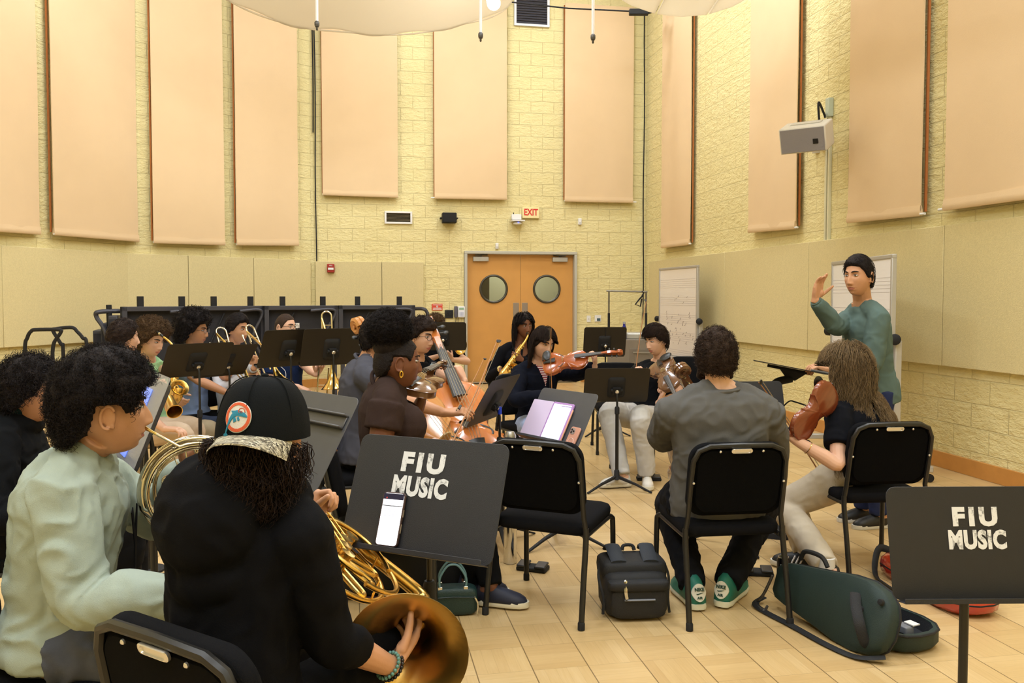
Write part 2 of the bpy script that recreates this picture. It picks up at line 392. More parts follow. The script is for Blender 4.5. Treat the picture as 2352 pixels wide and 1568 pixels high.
for k, sx in ((1, -1), (2, 1)):
    x0, x1 = (-DW + .028, -.003) if sx < 0 else (.003, DW - .028); cx, cz, r = (x0+x1)/2, 1.62, .235
    do = empty('door_%d' % k); do.matrix_world = DM; tag(do, kind='structure')
    mb = MB(); disc_hole(mb, x0, x1, .012, DH - .002, cx, cz, r, .075); disc_hole(mb, x0, x1, .012, DH - .002, cx, cz, r, .12)
    mb.rings([[(cx + r*cos(2*pi*j/40), y, cz + r*sin(2*pi*j/40)) for j in range(40)] for y in (.075, .12)], cap=False)
    for (a, b) in (((x0, .012), (x1, .012)), ((x1, .012), (x1, DH-.002)), ((x1, DH-.002), (x0, DH-.002)), ((x0, DH-.002), (x0, .012))):
        mb.quad((a[0], .075, a[1]), (b[0], .075, b[1]), (b[0], .12, b[1]), (a[0], .12, a[1]))
    mb.build('leaf', M_door, do)
    mb = MB(); mb.tube([(cx + (r-.004)*cos(2*pi*j/48), .07, cz + (r-.004)*sin(2*pi*j/48)) for j in range(48)], .02, 8, closed=True); mb.build('porthole_ring', mat('dark_bronze', '4a463c', .45, .5), do)
    mb = MB(); mb.lathe([(r-.008, .094), (r-.008, .1)], (cx, 0, cz), (0, 1, 0), 40); mb.build('pane', M_glass, do)
    mb = MB(); hx = x1 - .075 if sx < 0 else x0 + .075; mb.box((hx, .07, 1.17), (.1, .012, .42)); mb.build('push_plate', mat('satin_plate', 'a2968c', .4, .7), do, bevel=.003)
    mb = MB(); ax = x0 + .24 if sx < 0 else x1 - .24
    mb.box((ax, .045, DH - .085), (.27, .06, .08)); cl = mb.build('door_closer', mat('closer_grey', 'b9b6b0', .4, .3), do, bevel=.008)
    mb = MB(); mb.tube([(ax + sx*-.02, .045, DH - .03), (ax - sx*-.1, .0, DH - .02), (ax + .12*-sx, .05, DH - .012)], .011, 8); mb.build('closer_arm', mat('arm_grey', '6f6c66', .4, .6), cl)
mb = MB(); mb.box((0, .06, .006), (2*DW, .2, .012)); tag(mb.build('door_threshold', M_steel, M=DM), kind='structure')
# corridor seen through the portholes
for nm, c, d, mm in (('wall_corridor', (0, 2.1, 1.5), (6, .1, 3.2), mat('corridor_paint', 'b9b894', .8)), ('wall_corridor_jamb', (-.72, 1.0, 1.5), (.62, .1, 3.0), mat('corridor_dark_panel', '2e2418', .7)), ('ceiling_corridor', (0, 1.2, 3.1), (6, 2.0, .1), M_white), ('floor_corridor', (0, 1.3, -.02), (6, 2., .04), mat('corridor_floor', '8e7a58', .4))):
    mb = MB(); mb.box(c, d); tag(mb.build(nm, mm, M=DM), kind='structure')
# --- banners
def banner(pxl, yl, pxr, yr, A, B, nrm, off, top, label, ytop=None, seed=0, rods='', edge=True):
    pl_, pr_ = onplane(pxl, yl, A + nrm*off, nrm), onplane(pxr, yr, A + nrm*off, nrm)
    wd = (pr_ - pl_); L = V((wd.x, wd.y, 0)); wl = L.length; u = L.normalized(); zb = (pl_.z, pr_.z)
    t = empty('acoustic_banner', ((pl_ + pr_)/2), 0, label, 'banner', 'canvas banners on the walls')
    base = (pl_ + pr_)/2; mb = MB(); nx, nz = 14, 26; th = .012; rows = []
    for face in (0, 1):
        k = len(mb.v)
        for j in range(nz+1):
            for i in range(nx+1):
                x = i/nx; zlo = zb[0]*(1-x) + zb[1]*x + .03; z = zlo + (top - zlo)*j/nz
                wv = .007*sin(x*9 + seed) * (1 - .5*j/nz) + .01*noise.noise((x*2.5 + seed*3, z*.8, seed))
                p = pl_ + u*(wl*x); p.z = z; mb.v.append(p + nrm*(wv - face*th) - base)
        for j in range(nz):
            for i in range(nx):
                a = k + j*(nx+1) + i; q = (a, a+1, a+nx+2, a+nx+1); mb.f.append(q if not face else q[::-1]); mb.m.append(0)
    n1 = (nx+1)*(nz+1)
    def side(ids):
        for a, b in zip(ids[:-1], ids[1:]): mb.f.append((a, b, b+n1, a+n1)); mb.m.append(0)
    side([j*(nx+1) for j in range(nz+1)]); side([j*(nx+1)+nx for j in range(nz+1)]); side(list(range(nx+1))); side([nz*(nx+1)+i for i in range(nx+1)])
    mb.build('canvas', M_banner, t)
    a, b = V((*pl_.xy, zb[0])), V((*pr_.xy, zb[1])); up = V((0, 0, 1)); mb = MB()
    mb.rings([[p + up*(.05*s) + nrm*(.022*c) - nrm*.008 - base for c, s in ((1, 0), (.8, .8), (.6, 1.6), (-.2, 1.6), (-.6, .8), (-.8, 0), (-.3, -.3), (.5, -.3))] for p in (a, b)])
    mb.build('hem_pocket', M_banner, t, sharp=.9)
    mb = MB(); e0 = .06 if 'l' in rods else .004; e1 = .06 if 'r' in rods else .004
    mb.cyl(a - u*e0 + up*.0 - base, b + u*e1 - base, .011, 10); mb.build('weight_rod', M_white, t)
    if edge:
        for s, p in ((0, a), (1, b)):
            if s == 1 and 'e' not in rods: continue
            mb = MB(); q = p - u*.0; mb.box((V((q.x, q.y, (q.z+top)/2)) - nrm*.05 - base), (.02, .02, top - q.z - .05)); mb.build('edge_shade_strip', mat('orange_edge_shade', 'a8632c', .8), t)  # strip whose colour stands for the dark edge and its gap shadow
    return t
nl, nm_ = nin(L2, L1), nin(L1, L0); n0 = nin(L0, LX)
banner(-130, 520, 93, 536, L0, LX, n0, .12, 7.2, 'tan canvas banner cut off by the left edge of the photo', seed=1)
banner(124, 537, 319, 553, L1, L0, nm_, .12, 7.2, 'wide tan canvas banner on the left wall, second one from the left edge', seed=2)
banner(353, 556, 517, 561, L2, L1, nl, .12, 7.2, 'tan canvas banner on the left wall, third one from the left edge', seed=3)
banner(544, 561, 686, 562, L2, L1, nl, .12, 7.2, 'tan canvas banner on the left wall, right beside the wall corner and its black cable', seed=4)
banner(741, 446, 914, 452, CL, CR, NB, .1, 6.75, 'tan canvas banner on the back wall, above the white slotted vent', seed=5)
banner(998, 454, 1164, 457, CL, CR, NB, .1, 6.75, 'tan canvas banner on the back wall, above the black speaker', seed=6, rods='l')
banner(1297, 461, 1454, 464, CL, CR, NB, .1, 6.55, 'tan canvas banner on the back wall, right of the dark vent', seed=7, rods='r')
banner(1519, 568, 1583, 560, CR, RX, NR, .1, 7.2, 'narrow-looking tan canvas banner on the right wall, deepest in the corner', seed=8, rods='re')
banner(1719, 532, 1826, 523, CR, RX, NR, .1, 7.2, 'tan canvas banner on the right wall, behind the white loudspeaker', seed=9, rods='re')
banner(1946, 509, 2114, 492, CR, RX, NR, .1, 7.2, 'wide tan canvas banner on the right wall, right of the loudspeaker conduit', seed=10, rods='re')
banner(2167, 480, 2480, 436, CR, RX, NR, .1, 7.2, 'tan canvas banner on the right wall, cut off by the right edge of the photo', seed=11, rods='l')
# --- corner cables
for px, P0, P1, lb in ((716, 0, 700, 'black cable running down the left wall corner to the risers'), (1483, 0, 690, 'black cable running down the right wall corner')):
    c = (CL + NB*.04 + UB*.08) if px < 1000 else (CR - UB*.06 + NB*.05); mb = MB()
    z0 = 1.36 if px < 1000 else 1.1
    mb.tube([c + V((.006*sin(k*.7), 0, z0 + (H - z0)*k/20)) for k in range(21)], .010, 8)
    if px < 1000: mb.tube([c + V((-.035 + .006*sin(k*.5), 0, 4.2 + (H - 4.2)*k/12)) for k in range(13)], .009, 8)
    tag(mb.build('wall_cable', M_blackm), lb, 'cable')
# --- things on the back wall
def onback(px, py, off=0.): return onplane(px, py, CL + NB*off, NB)
def wm(p): return frame(p, UB, -NB, V((0, 0, 1)))
BT = frame((0, 0, 0), UB, -NB, V((0, 0, 1)))
def wallthing(name, px, py, label, cat, off=0.):
    t = empty(name); t.matrix_world = wm(onback(px, py, off)); return tag(t, label, cat)
sc_b = 14.5 / FP
t = wallthing('wall_vent', 915, 500, 'small white vent with dark horizontal slots, left of the black speaker', 'vent')
mb = MB()
for (c, d) in (((0, -.02, .09), (.46, .04, .03)), ((0, -.02, -.09), (.46, .04, .03)), ((-.215, -.02, 0), (.03, .04, .18)), ((.215, -.02, 0), (.03, .04, .18))): mb.box(c, d)
mb.build('frame', M_white, t, bevel=.004)
mb = MB(); mb.box((0, -.002, 0), (.4, .004, .15)); mb.build('backing', M_blackm, t)
mb = MB()
for k in range(7): mb.box((0, -.016, -.066 + .022*k), (.4, .012, .006), Matrix.Rotation(.6, 3, 'X'))
mb.build('louvre', mat('bronze_louvre', '6d6148', .6), t)
t = wallthing('wall_vent', 1221, 32, 'large square dark grey vent with a white frame near the ceiling', 'vent')
mb = MB(); a = .62
for (c, d) in (((0, -.02, .43), (a, .04, .04)), ((0, -.02, -.2), (a, .04, .04)), ((-a/2+.02, -.02, .115), (.04, .04, .6)), ((a/2-.02, -.02, .115), (.04, .04, .6))): mb.box(c, d)
mb.build('frame', mat('vent_white', 'dcdce0', .5), t, bevel=.004)
mb = MB(); mb.box((0, -.002, .115), (.56, .004, .6)); mb.build('backing', mat('vent_dark', '35333a', .8), t)
mb = MB()
for k in range(14): mb.box((0, -.014, -.16 + .042*k), (.55, .02, .005), Matrix.Rotation(.7, 3, 'X'))
mb.build('louvre', mat('vent_grey', '4a474e', .6), t)
t = wallthing('wall_speaker', 1030, 502, 'small black loudspeaker box on the back wall, right of the slotted vent', 'loudspeaker')
mb = MB(); mb.box((0, -.11, 0), (.24, .17, .17)); mb.build('cabinet', M_blackm, t, bevel=.012)
mb = MB(); mb.box((0, -.197, 0), (.215, .006, .145)); mb.build('grille', mat('speaker_mesh', '1b1b1d', .8, bump=1., bscale=500), t)
mb = MB(); mb.tube([(-.12, -.1, 0), (-.145, -.1, 0), (-.145, -.0, 0), (.145, -.0, 0), (.145, -.1, 0), (.12, -.1, 0)], .012, 8); mb.build('bracket', M_blackm, t)
t = wallthing('wall_camera', 1184, 506, 'white conference camera on a bracket, left of the exit sign', 'camera')
mb = MB(); mb.box((0, -.06, .05), (.17, .1, .09)); mb.build('bracket', M_white, t, bevel=.01)
mb = MB(); mb.box((.015, -.12, -.02), (.22, .2, .02)); mb.build('shelf', M_white, t, bevel=.004)
mb = MB(); mb.lathe([(.03, -.03), (.075, -.02), (.078, .0), (.05, .02)], (.015, -.12, -.055), (0, 0, 1)); mb.build('camera_body', M_white, t)
mb = MB(); mb.ball((.015, -.19, -.055), .012); mb.build('status_light', mat('blue_led', '5560ff', .4, emit=2.), t)
mb = MB(); mb.tube([(-.04, -.03, .09), (-.04, -.03, .13)], .008, 6); mb.build('antenna', M_blackm, t)
t = wallthing('exit_sign', 1218, 489, 'cream EXIT sign with red letters above the double door', 'sign')
mb = MB(); mb.box((0, -.03, 0), (.3, .05, .19)); mb.build('housing', mat('exit_cream', 'efdfa6', .5), t, bevel=.006)
text_mesh('EXIT', .155, mat('exit_red', 'd8302a', .5), 'lettering', t, Matrix.Translation((0, -.057, .003)) @ Matrix.Rotation(pi/2, 4, 'X'), bold=.004, sx=.78)
for px, py, lb, w, h in ((1331, 509, 'small white sensor box on the back wall, below the right banner', .06, .11), (1141, 565, 'small white box on the back wall just above the door frame', .05, .1)):
    t = wallthing('wall_sensor', px, py, lb, 'sensor'); mb = MB(); mb.box((0, -.02, 0), (w, .04, h)); mb.build('housing', M_white, t, bevel=.006)
    mb = MB(); mb.box((0, -.042, -h*.2), (w*.5, .004, h*.25)); mb.build('lens', mat('sensor_grey', 'c9c6c0', .4), t)
t = wallthing('fire_alarm', 760, 616, 'red fire alarm pull station on the wood fibre board', 'alarm', .056)
mb = MB(); mb.box((0, -.03, 0), (.12, .06, .14)); mb.build('housing', mat('alarm_red', 'a02018', .4), t, bevel=.008)
mb = MB(); mb.box((0, -.064, -.01), (.09, .01, .035)); mb.build('pull_bar', M_white, t, bevel=.003)
text_mesh('FIRE', .03, M_white, 'lettering', t, Matrix.Translation((0, -.062, .042)) @ Matrix.Rotation(pi/2, 4, 'X'))
t = wallthing('notice_sign', 1004, 705, 'red notice sign with white text, left of the wall phone', 'sign')
mb = MB(); mb.box((0, -.006, 0), (.18, .012, .11)); mb.build('plate', mat('notice_red', 'd94e3a', .45), t)
for z, s, b in ((.037, .022, 'NO FOOD OR DRINK'), (-.018, .02, 'ALL INSTRUMENTS'), (-.04, .02, 'MUST BE PUT AWAY')): pass
mb = MB()
for z, a, b in ((.037, -.075, .075), (-.017, -.07, .07), (-.037, -.075, .075)):
    x = a
    while x < b - .008:
        w = random.uniform(.008, .018); mb.box((min(x + w/2, b), -.0128, z), (w*.85, .001, .012)); x += w
mb.lathe([(.016, .0122), (.016, .0132), (.010, .0132), (.010, .0122)], (.0, 0, .01), (0, -1, 0), 20)
mb.build('print', M_white, t)
t = wallthing('wall_socket', 1031, 721, 'black square connector plate left of the wall phone', 'socket')
mb = MB(); mb.box((0, -.012, 0), (.14, .024, .14)); mb.build('plate', M_blackm, t, bevel=.004)
for sx in (-1, 1):
    mb = MB(); mb.lathe([(.022, .024), (.022, .03), (.014, .03), (.012, .026)], (sx*.03, 0, .005), (0, -1, 0), 16); mb.build('connector', mat('dark_connector', '2b2b2e', .4, .5), t)
t = wallthing('wall_phone', 1055, 716, 'white wall phone with a grey handset beside the door', 'phone')
mb = MB(); mb.box((.03, -.03, 0), (.12, .06, .19)); mb.build('phone_body', mat('phone_white', 'e6e6ee', .45), t, bevel=.01)
mb = MB(); mb.box((-.065, -.045, .0), (.055, .06, .2)); mb.build('handset', mat('phone_grey', '5a5866', .5), t, bevel=.014)
mb = MB(); mb.box((.03, -.061, .055), (.08, .003, .035)); mb.build('display', mat('phone_lcd', '8fb49a', .3), t)
mb = MB()
for i in range(3):
    for j in range(4): mb.box((.005 + .025*i, -.062, -.01 - .02*j), (.017, .005, .013))
mb.build('keypad', mat('phone_keys', 'b9bdd6', .5), t)
mb = MB(); mb.tube([(-.06, -.03, -.1), (-.07, -.03, -.2), (-.03, -.03, -.25), (-.02, -.03, -.09)], .005, 6); mb.build('cord', mat('cord_grey', '6b675a', .6), t)
t = wallthing('light_switch', 1352, 732, 'white light switch right of the door', 'switch')
mb = MB(); mb.box((0, -.005, 0), (.07, .01, .115)); mb.build('plate', M_white, t, bevel=.002); mb = MB(); mb.box((0, -.014, 0), (.01, .014, .024)); mb.build('toggle', mat('ivory', 'cfc7b4', .5), t)
t = wallthing('wall_thermostat', 1373, 731, 'white wall plate with a small dark display beside the light switch', 'control')
mb = MB(); mb.box((0, -.006, 0), (.115, .012, .115)); mb.build('plate', M_white, t, bevel=.003); mb = MB(); mb.box((.012, -.014, -.02), (.06, .006, .045)); mb.build('display', mat('display_teal', '47606c', .3), t)
# --- loudspeaker and conduit on the right wall
RM = lambda p: frame(p, -UR, -NR, V((0, 0, 1)))   # x towards the camera along the wall, y out of the room
def onright(px, py, off=0.): return onplane(px, py, CR + NR*off, NR)
ct = onright(1907, 270); cb_ = onright(1903, 556)
t = empty('cable_conduit'); t.matrix_world = RM(V((ct.x, ct.y, 2.1))); tag(t, 'pale metal conduit rising behind the white loudspeaker to a junction box', 'conduit')
mb = MB(); hh = ct.z - 2.1
for dx in (-.028, .028): mb.box((dx, -.016, hh/2), (.034, .032, hh))
mb.build('channel', mat('conduit_cream', 'd8d3b4', .5, .2), t, bevel=.004)
mb = MB(); mb.box((.03, -.03, hh + .1), (.07, .06, .2)); mb.build('junction_box', mat('box_grey', 'b8c0ac', .5), t, bevel=.006)
sp = onright(1843, 322, .62); tt = empty('wall_loudspeaker'); sd = ct; aim = (V((.2, 4.5, 1.2)) - sp).normalized()
yv = -aim; zx = V((0, 0, 1)) - yv*yv.z; zx.normalize(); tt.matrix_world = frame(sp, yv.cross(zx), yv, zx); tag(tt, 'white angled loudspeaker on a bracket on the right wall', 'loudspeaker')
mb = MB(); mb.box((0, .16, 0), (.46, .32, .26)); mb.build('cabinet', mat('speaker_white', 'dedad2', .5), tt, bevel=.012)
mb = MB(); mb.box((0, -.004, 0), (.43, .01, .235)); mb.build('grille', mat('grille_grey', '98949a', .7, bump=1., bscale=400), tt, bevel=.003)
mb = MB(); mb.box((.13, -.011, -.02), (.05, .006, .05)); mb.build('badge', M_black, tt)
mi = tt.matrix_world.inverted(); wp = mi @ (onright(1888, 318)); mb = MB()
mb.box((.0, .2, .136), (.3, .1, .012)); mb.box((.0, .2, -.136), (.3, .1, .012)); mb.tube([(0, .25, .1), wp + V((0, 0, .1))], .03, 8); mb.tube([(0, .25, -.1), wp + V((0, 0, -.1))], .03, 8)
mb.box(wp, (.22, .06, .3)); mb.build('bracket', mat('bracket_white', 'd4cfc4', .5), tt, bevel=.004)
mb = MB(); jb = mi @ (ct + NR*.06); mb.tube(crom([(.1, .3, .1), (.1, .34, .3), (jb + V((0, -.05, .06))), jb], 8), .012, 8); mb.build('cable', M_blackm, tt)
# --- ceiling equipment
M_sail = mat('sail_fabric', 'e6ddcc', .9, spec=.1)
g = NT(M_sail); tl_ = g.n('BsdfTranslucent'); tl_.inputs['Color'].default_value = (*lin('ebe2d0'), 1); ms_ = g.n('MixShader'); ms_.inputs[0].default_value = .55
g.l(g.b.outputs[0], ms_.inputs[1]); g.l(tl_.outputs[0], ms_.inputs[2]); g.l(ms_.outputs[0], M_sail.node_tree.nodes['Material Output'].inputs['Surface'])
t = empty('acoustic_sail', W(860, 0, 11.2), 0, 'cream fabric acoustic sail sagging under the ceiling, left of the lamp', 'acoustic sail'); base = t.location.copy(); mb = MB()
edge = crom([(430, -60, 10.2), (560, 20, 10.4), (690, 62, 10.8), (800, 74, 11.1), (905, 80, 11.4), (990, 72, 11.6), (1060, 56, 11.8), (1128, 40, 12.0), (1172, 8, 12.1), (1195, -60, 12.1)], 6)
for face in (0, 1):
    k = len(mb.v); n = len(edge); R_ = 8
    for j in range(R_+1):
        for e in edge:
            p = W(e[0], e[1], e[2]); f = j/R_
            p = p + V((-.12*f, -2.2*f, 1.15*sin(f*1.35)*1.1)) + V((0, 0, .03*sin(e[0]*.035)*(1-f) + .02*face)); mb.v.append(p - base)
    for j in range(R_):
        for i in range(n-1):
            a = k + j*n + i; q = (a, a+1, a+n+1, a+n); mb.f.append(q if face else q[::-1]); mb.m.append(0)
n = len(edge); tot = n*9
for i in range(n-1): mb.f.append((i, i+1, i+1+tot, i+tot)); mb.m.append(0)
mb.build('fabric', M_sail, t); mb = MB(); mb.tube([W(e[0], e[1], e[2]) - base for e in edge], .012, 6); mb.build('edge_seam', M_sail, t)
t = empty('acoustic_cloud', W(1590, 0, 9.2), 0, 'white curved acoustic cloud hung under the ceiling beside the right wall', 'acoustic cloud'); base = t.location.copy()
for k in range(5):
    mb = MB(); out = []
    a0, a1 = -1.15 + .46*k, -1.15 + .46*(k+1) - .02
    for e in (0, 1):
        out.append([V((-.1 + 1.25*sin(a), (0 if not e else -3.4), .92 - 1.15*cos(a)*(.96) + .0)) for a in (a0, (a0+a1)/2, a1)] + [V((-.1 + 1.22*sin(a), (0 if not e else -3.4), .95 - 1.15*cos(a)*.96)) for a in (a1, (a0+a1)/2, a0)])
    mb.rings(out); mb.build('curved_slat', M_sail, t, sharp=.4)
for px, py, d, lb in ((728, 62, 9.4, 'thin white hanging rod in front of the left wall corner'), (1104, 88, 9.4, 'thin white hanging rod below the bright lamp'), (1362, 92, 9.4, 'thin white hanging rod in front of the right back banner')):
    p = W(px, py, d); t = empty('hanging_rod', p, 0, lb, 'hanging rod', 'rods hanging from the ceiling'); mb = MB(); mb.cyl((0, 0, .05), (0, 0, H - p.z), .017, 10); mb.build('rod', M_white, t)
    mb = MB(); mb.lathe([(.022, -.0), (.028, .02), (.028, .05), (.018, .065)], (0, 0, 0)); mb.lathe([(.004, -.04), (.012, -.03), (.012, 0)], (0, 0, 0)); mb.build('socket_tip', mat('tip_grey', '55524e', .4, .5), t)
p = W(1134, 8, 10.6); t = empty('ceiling_lamp', p, 0, 'bright white tube lamp at the top edge beside the dark vent', 'lamp'); mb = MB(); mb.tube([(-.06, -.5, .25), (.0, 0, 0)], .085, 14, round_=True); mb.build('bulb', mat('lamp_glow', 'fff7e8', .5, emit=14), t)
mb = MB(); mb.cyl((-.06, -.5, .28), (-.06, -.5, H - p.z), .02, 8); mb.build('stem', M_steel, t)
mb = MB(); a, b = W(1165, 4, 13.6), W(1452, 26, 13.3); mb.tube([a, (a+b)/2 + V((0, 0, -.03)), b], .012, 6); tag(mb.build('ceiling_wire', M_blackm), 'thin dark wire across the dark vent to the black arm', 'wire')
p = W(1470, 28, 13.2); t = empty('ceiling_boom', p, 0, 'black metal arm at the top of the right corner', 'arm'); mb = MB(); mb.box((-.02, 0, 0), (.3, .09, .09)); mb.build('arm_tube', M_blackm, t, bevel=.01)
mb = MB(); mb.tube([(.1, 0, 0), (.2, 0, .03), (.26, 0, .1), (.28, .3, .14)], .04, 8); mb.build('elbow', M_blackm, t)
# --- lights: ceiling lamps of the hall (just above the picture) and an added rear row
def area(name, loc, sx, sy, power, col=(.84, .915, 1)):
    l = bpy.data.lights.new(name, 'AREA'); l.shape = 'RECTANGLE'; l.size = sx; l.size_y = sy; l.energy = power; l.color = col
    o = bpy.data.objects.new(name, l); C.objects.link(o); o.location = loc; return o
for x in (-4.2, -.6, 2.0):
    for y in (-2.2, 1.5, 5.5, 9.3): area('ceiling_light', (x + (.9 if y < 6 and x > 0 else 0), y, 7.35), 1.3, 1.3, 82)  # rearmost row is added behind the camera to brighten the horn bell
area('ceiling_light', (-1.2, 11.9, 7.4), 1.6, .5, 60); area('ceiling_light', (1.4, 12.6, 7.4), .8, .5, 40)
pl2 = bpy.data.lights.new('corridor_light', 'AREA'); pl2.energy = 25; pl2.size = 1.; lo = bpy.data.objects.new('corridor_light', pl2); C.objects.link(lo); lo.location = DM @ V((.2, 1.1, 2.95))
w = bpy.data.worlds.new('world'); S.world = w; w.use_nodes = True; w.node_tree.nodes['Background'].inputs[0].default_value = (.9, .85, .75, 1); w.node_tree.nodes['Background'].inputs[1].default_value = .25
S.view_settings.view_transform = 'Standard'; S.view_settings.look = 'None'; S.view_settings.gamma = 1; S.view_settings.exposure = 0.62
S.cycles.max_bounces = 5; S.cycles.diffuse_bounces = 3; S.cycles.glossy_bounces = 3; S.cycles.use_adaptive_sampling = True; S.cycles.adaptive_threshold = .05; S.cycles.adaptive_min_samples = 16; S.cycles.transmission_bounces = 4; S.cycles.caustics_reflective = False; S.cycles.caustics_refractive = False
S.cycles.sample_clamp_indirect = 6; S.cycles.use_denoising = True
# ================================================================== FURNITURE
M_seat = mat('black_upholstery', '121215', .95, bump=.5, bscale=700, var=.15, vscale=40, spec=.12)
M_seatback = mat('black_back_cloth', '070708', .95, bump=.4, bscale=700, spec=.1)
M_tubeb = mat('black_powder_coat', '1a1918', .4, var=.15, vscale=20)
M_nickel = mat('nickel_plate', 'dcdad8', .28, .9)
def chair_proto():
    t = empty('musician_chair', (0, 0, -50))
    def cushion(cx, w, h, th, r, M, crown):   # rounded padded slab, xy outline, thickness z
        mb = MB(); rings = []
        for s, z in ((.0, 0), (.94, 0), (.985, .12), (1, .35), (1, .65), (.975, .86), (.92, .96), (.7, 1.05), (.35, 1.0 + crown), (.0, 1.0 + crown*1.2)):
            rings.append([M @ V((p[0]*max(s, .004), p[1]*max(s, .004), z*th)) for p in rrect(w, h, r, 6)])
        return mb.rings(rings)
    cushion(0, .47, .43, .062, .055, Matrix.Translation((0, .02, .40)) @ Matrix.Rotation(.03, 4, 'X'), .15).build('seat', M_seat, t, sharp=1.2)
    bx = V((1, 0, 0)); an = radians(12); bv = V((0, -sin(an), cos(an))); bn = bx.cross(bv)   # bn points backwards (-y)
    if bn.y > 0: bn = -bn
    bc = V((0, -.232, .665)); Mb = frame(bc, -bx, bv, -bn)
    cushion(0, .455, .345, .05, .075, Mb, .12).build('backrest', M_seat, t, sharp=1.2)
    mb = MB(); out = rrect(.455, .345, .075, 6); mb.rings([[bc + bx*p[0]*s + bv*p[1]*s + bn*z for p in out] for s, z in ((.0, .016), (.86, .016), (.9, .004), (.99, .003), (1., -.002), (.99, -.006))]); mb.build('back_shell', M_seatback, t, sharp=.5)
    U = [bc + bx*x + bv*y + bn*.012 for x, y in ((-.222, -.17), (-.222, .02), (-.218, .10), (-.195, .15), (-.145, .171), (0, .174), (.145, .171), (.195, .15), (.218, .10), (.222, .02), (.222, -.17))]
    mb = MB(); mb.tube([V((-.232, -.205, .43))] + U + [V((.232, -.205, .43))], .0125, 8); mb.build('back_frame', M_tubeb, t)
    for sx in (-1, 1):
        mb = MB(); mb.tube(crom([(sx*.232, -.205, .44), (sx*.234, -.212, .37), (sx*.236, -.25, .2), (sx*.238, -.285, .018)], 5), .0135, 10); l = mb.build('leg', M_tubeb, t)
        mb = MB(); mb.lathe([(.012, 0), (.0165, .002), (.0165, .03), (.0145, .036)], (sx*.238, -.287, 0), (0, .05, 1), 10); mb.build('glide', M_blackm, l)
        mb = MB(); mb.tube(crom([(sx*.218, .17, .408), (sx*.232, .215, .39), (sx*.236, .225, .34), (sx*.238, .232, .018)], 5), .0135, 10); l = mb.build('leg', M_tubeb, t)
        mb = MB(); mb.lathe([(.012, 0), (.0165, .002), (.0165, .03), (.0145, .036)], (sx*.238, .232, 0), (0, 0, 1), 10); mb.build('glide', M_blackm, l)
        mb = MB(); mb.tube([(sx*.225, -.2, .398), (sx*.225, .18, .398)], .0125, 8); mb.build('seat_rail', M_tubeb, t)
    mb = MB(); out = rrect(.098, .022, .0105, 6); mb.rings([[bc + bx*p[0]*s + bv*(.152 + p[1]*s) + bn*z for p in out] for s, z in ((1, .02), (1, .0265), (.9, .0285), (.78, .0285), (.74, .0245), (.004, .0245))]); mb.build('handle', M_nickel, t, sharp=.6)
    for x, y in ((-.1, .15), (.1, .15), (-.213, .0), (.213, .0)):
        mb = MB(); c = bc + bx*x + bv*y + bn*.022; mb.lathe([(.006, 0), (.006, .004), (.003, .007), (.0005, .0075)], c, bn, 8); mb.build('rivet', M_nickel, t)
    return t
CH0 = chair_proto(); CH_used = [False]
def chair(x, y, a, label, group='black musician chairs'):
    o = CH0 if not CH_used[0] else copy_tree(CH0); CH_used[0] = True
    o.location = (x, y, 0); o.rotation_euler = (0, 0, radians(a - 90)); tag(o, label, 'chair', group); return o
# seats: (x, y, heading)
chair(.205, 4.03, 67, 'empty black cushioned chair in the middle, right of the FIU MUSIC stand with the phone')
chair(1.0, 3.98, 97, 'black cushioned chair under the person in the grey sweatshirt')
chair(1.98, 4.6, 96, 'black cushioned chair under the long-haired person in black')
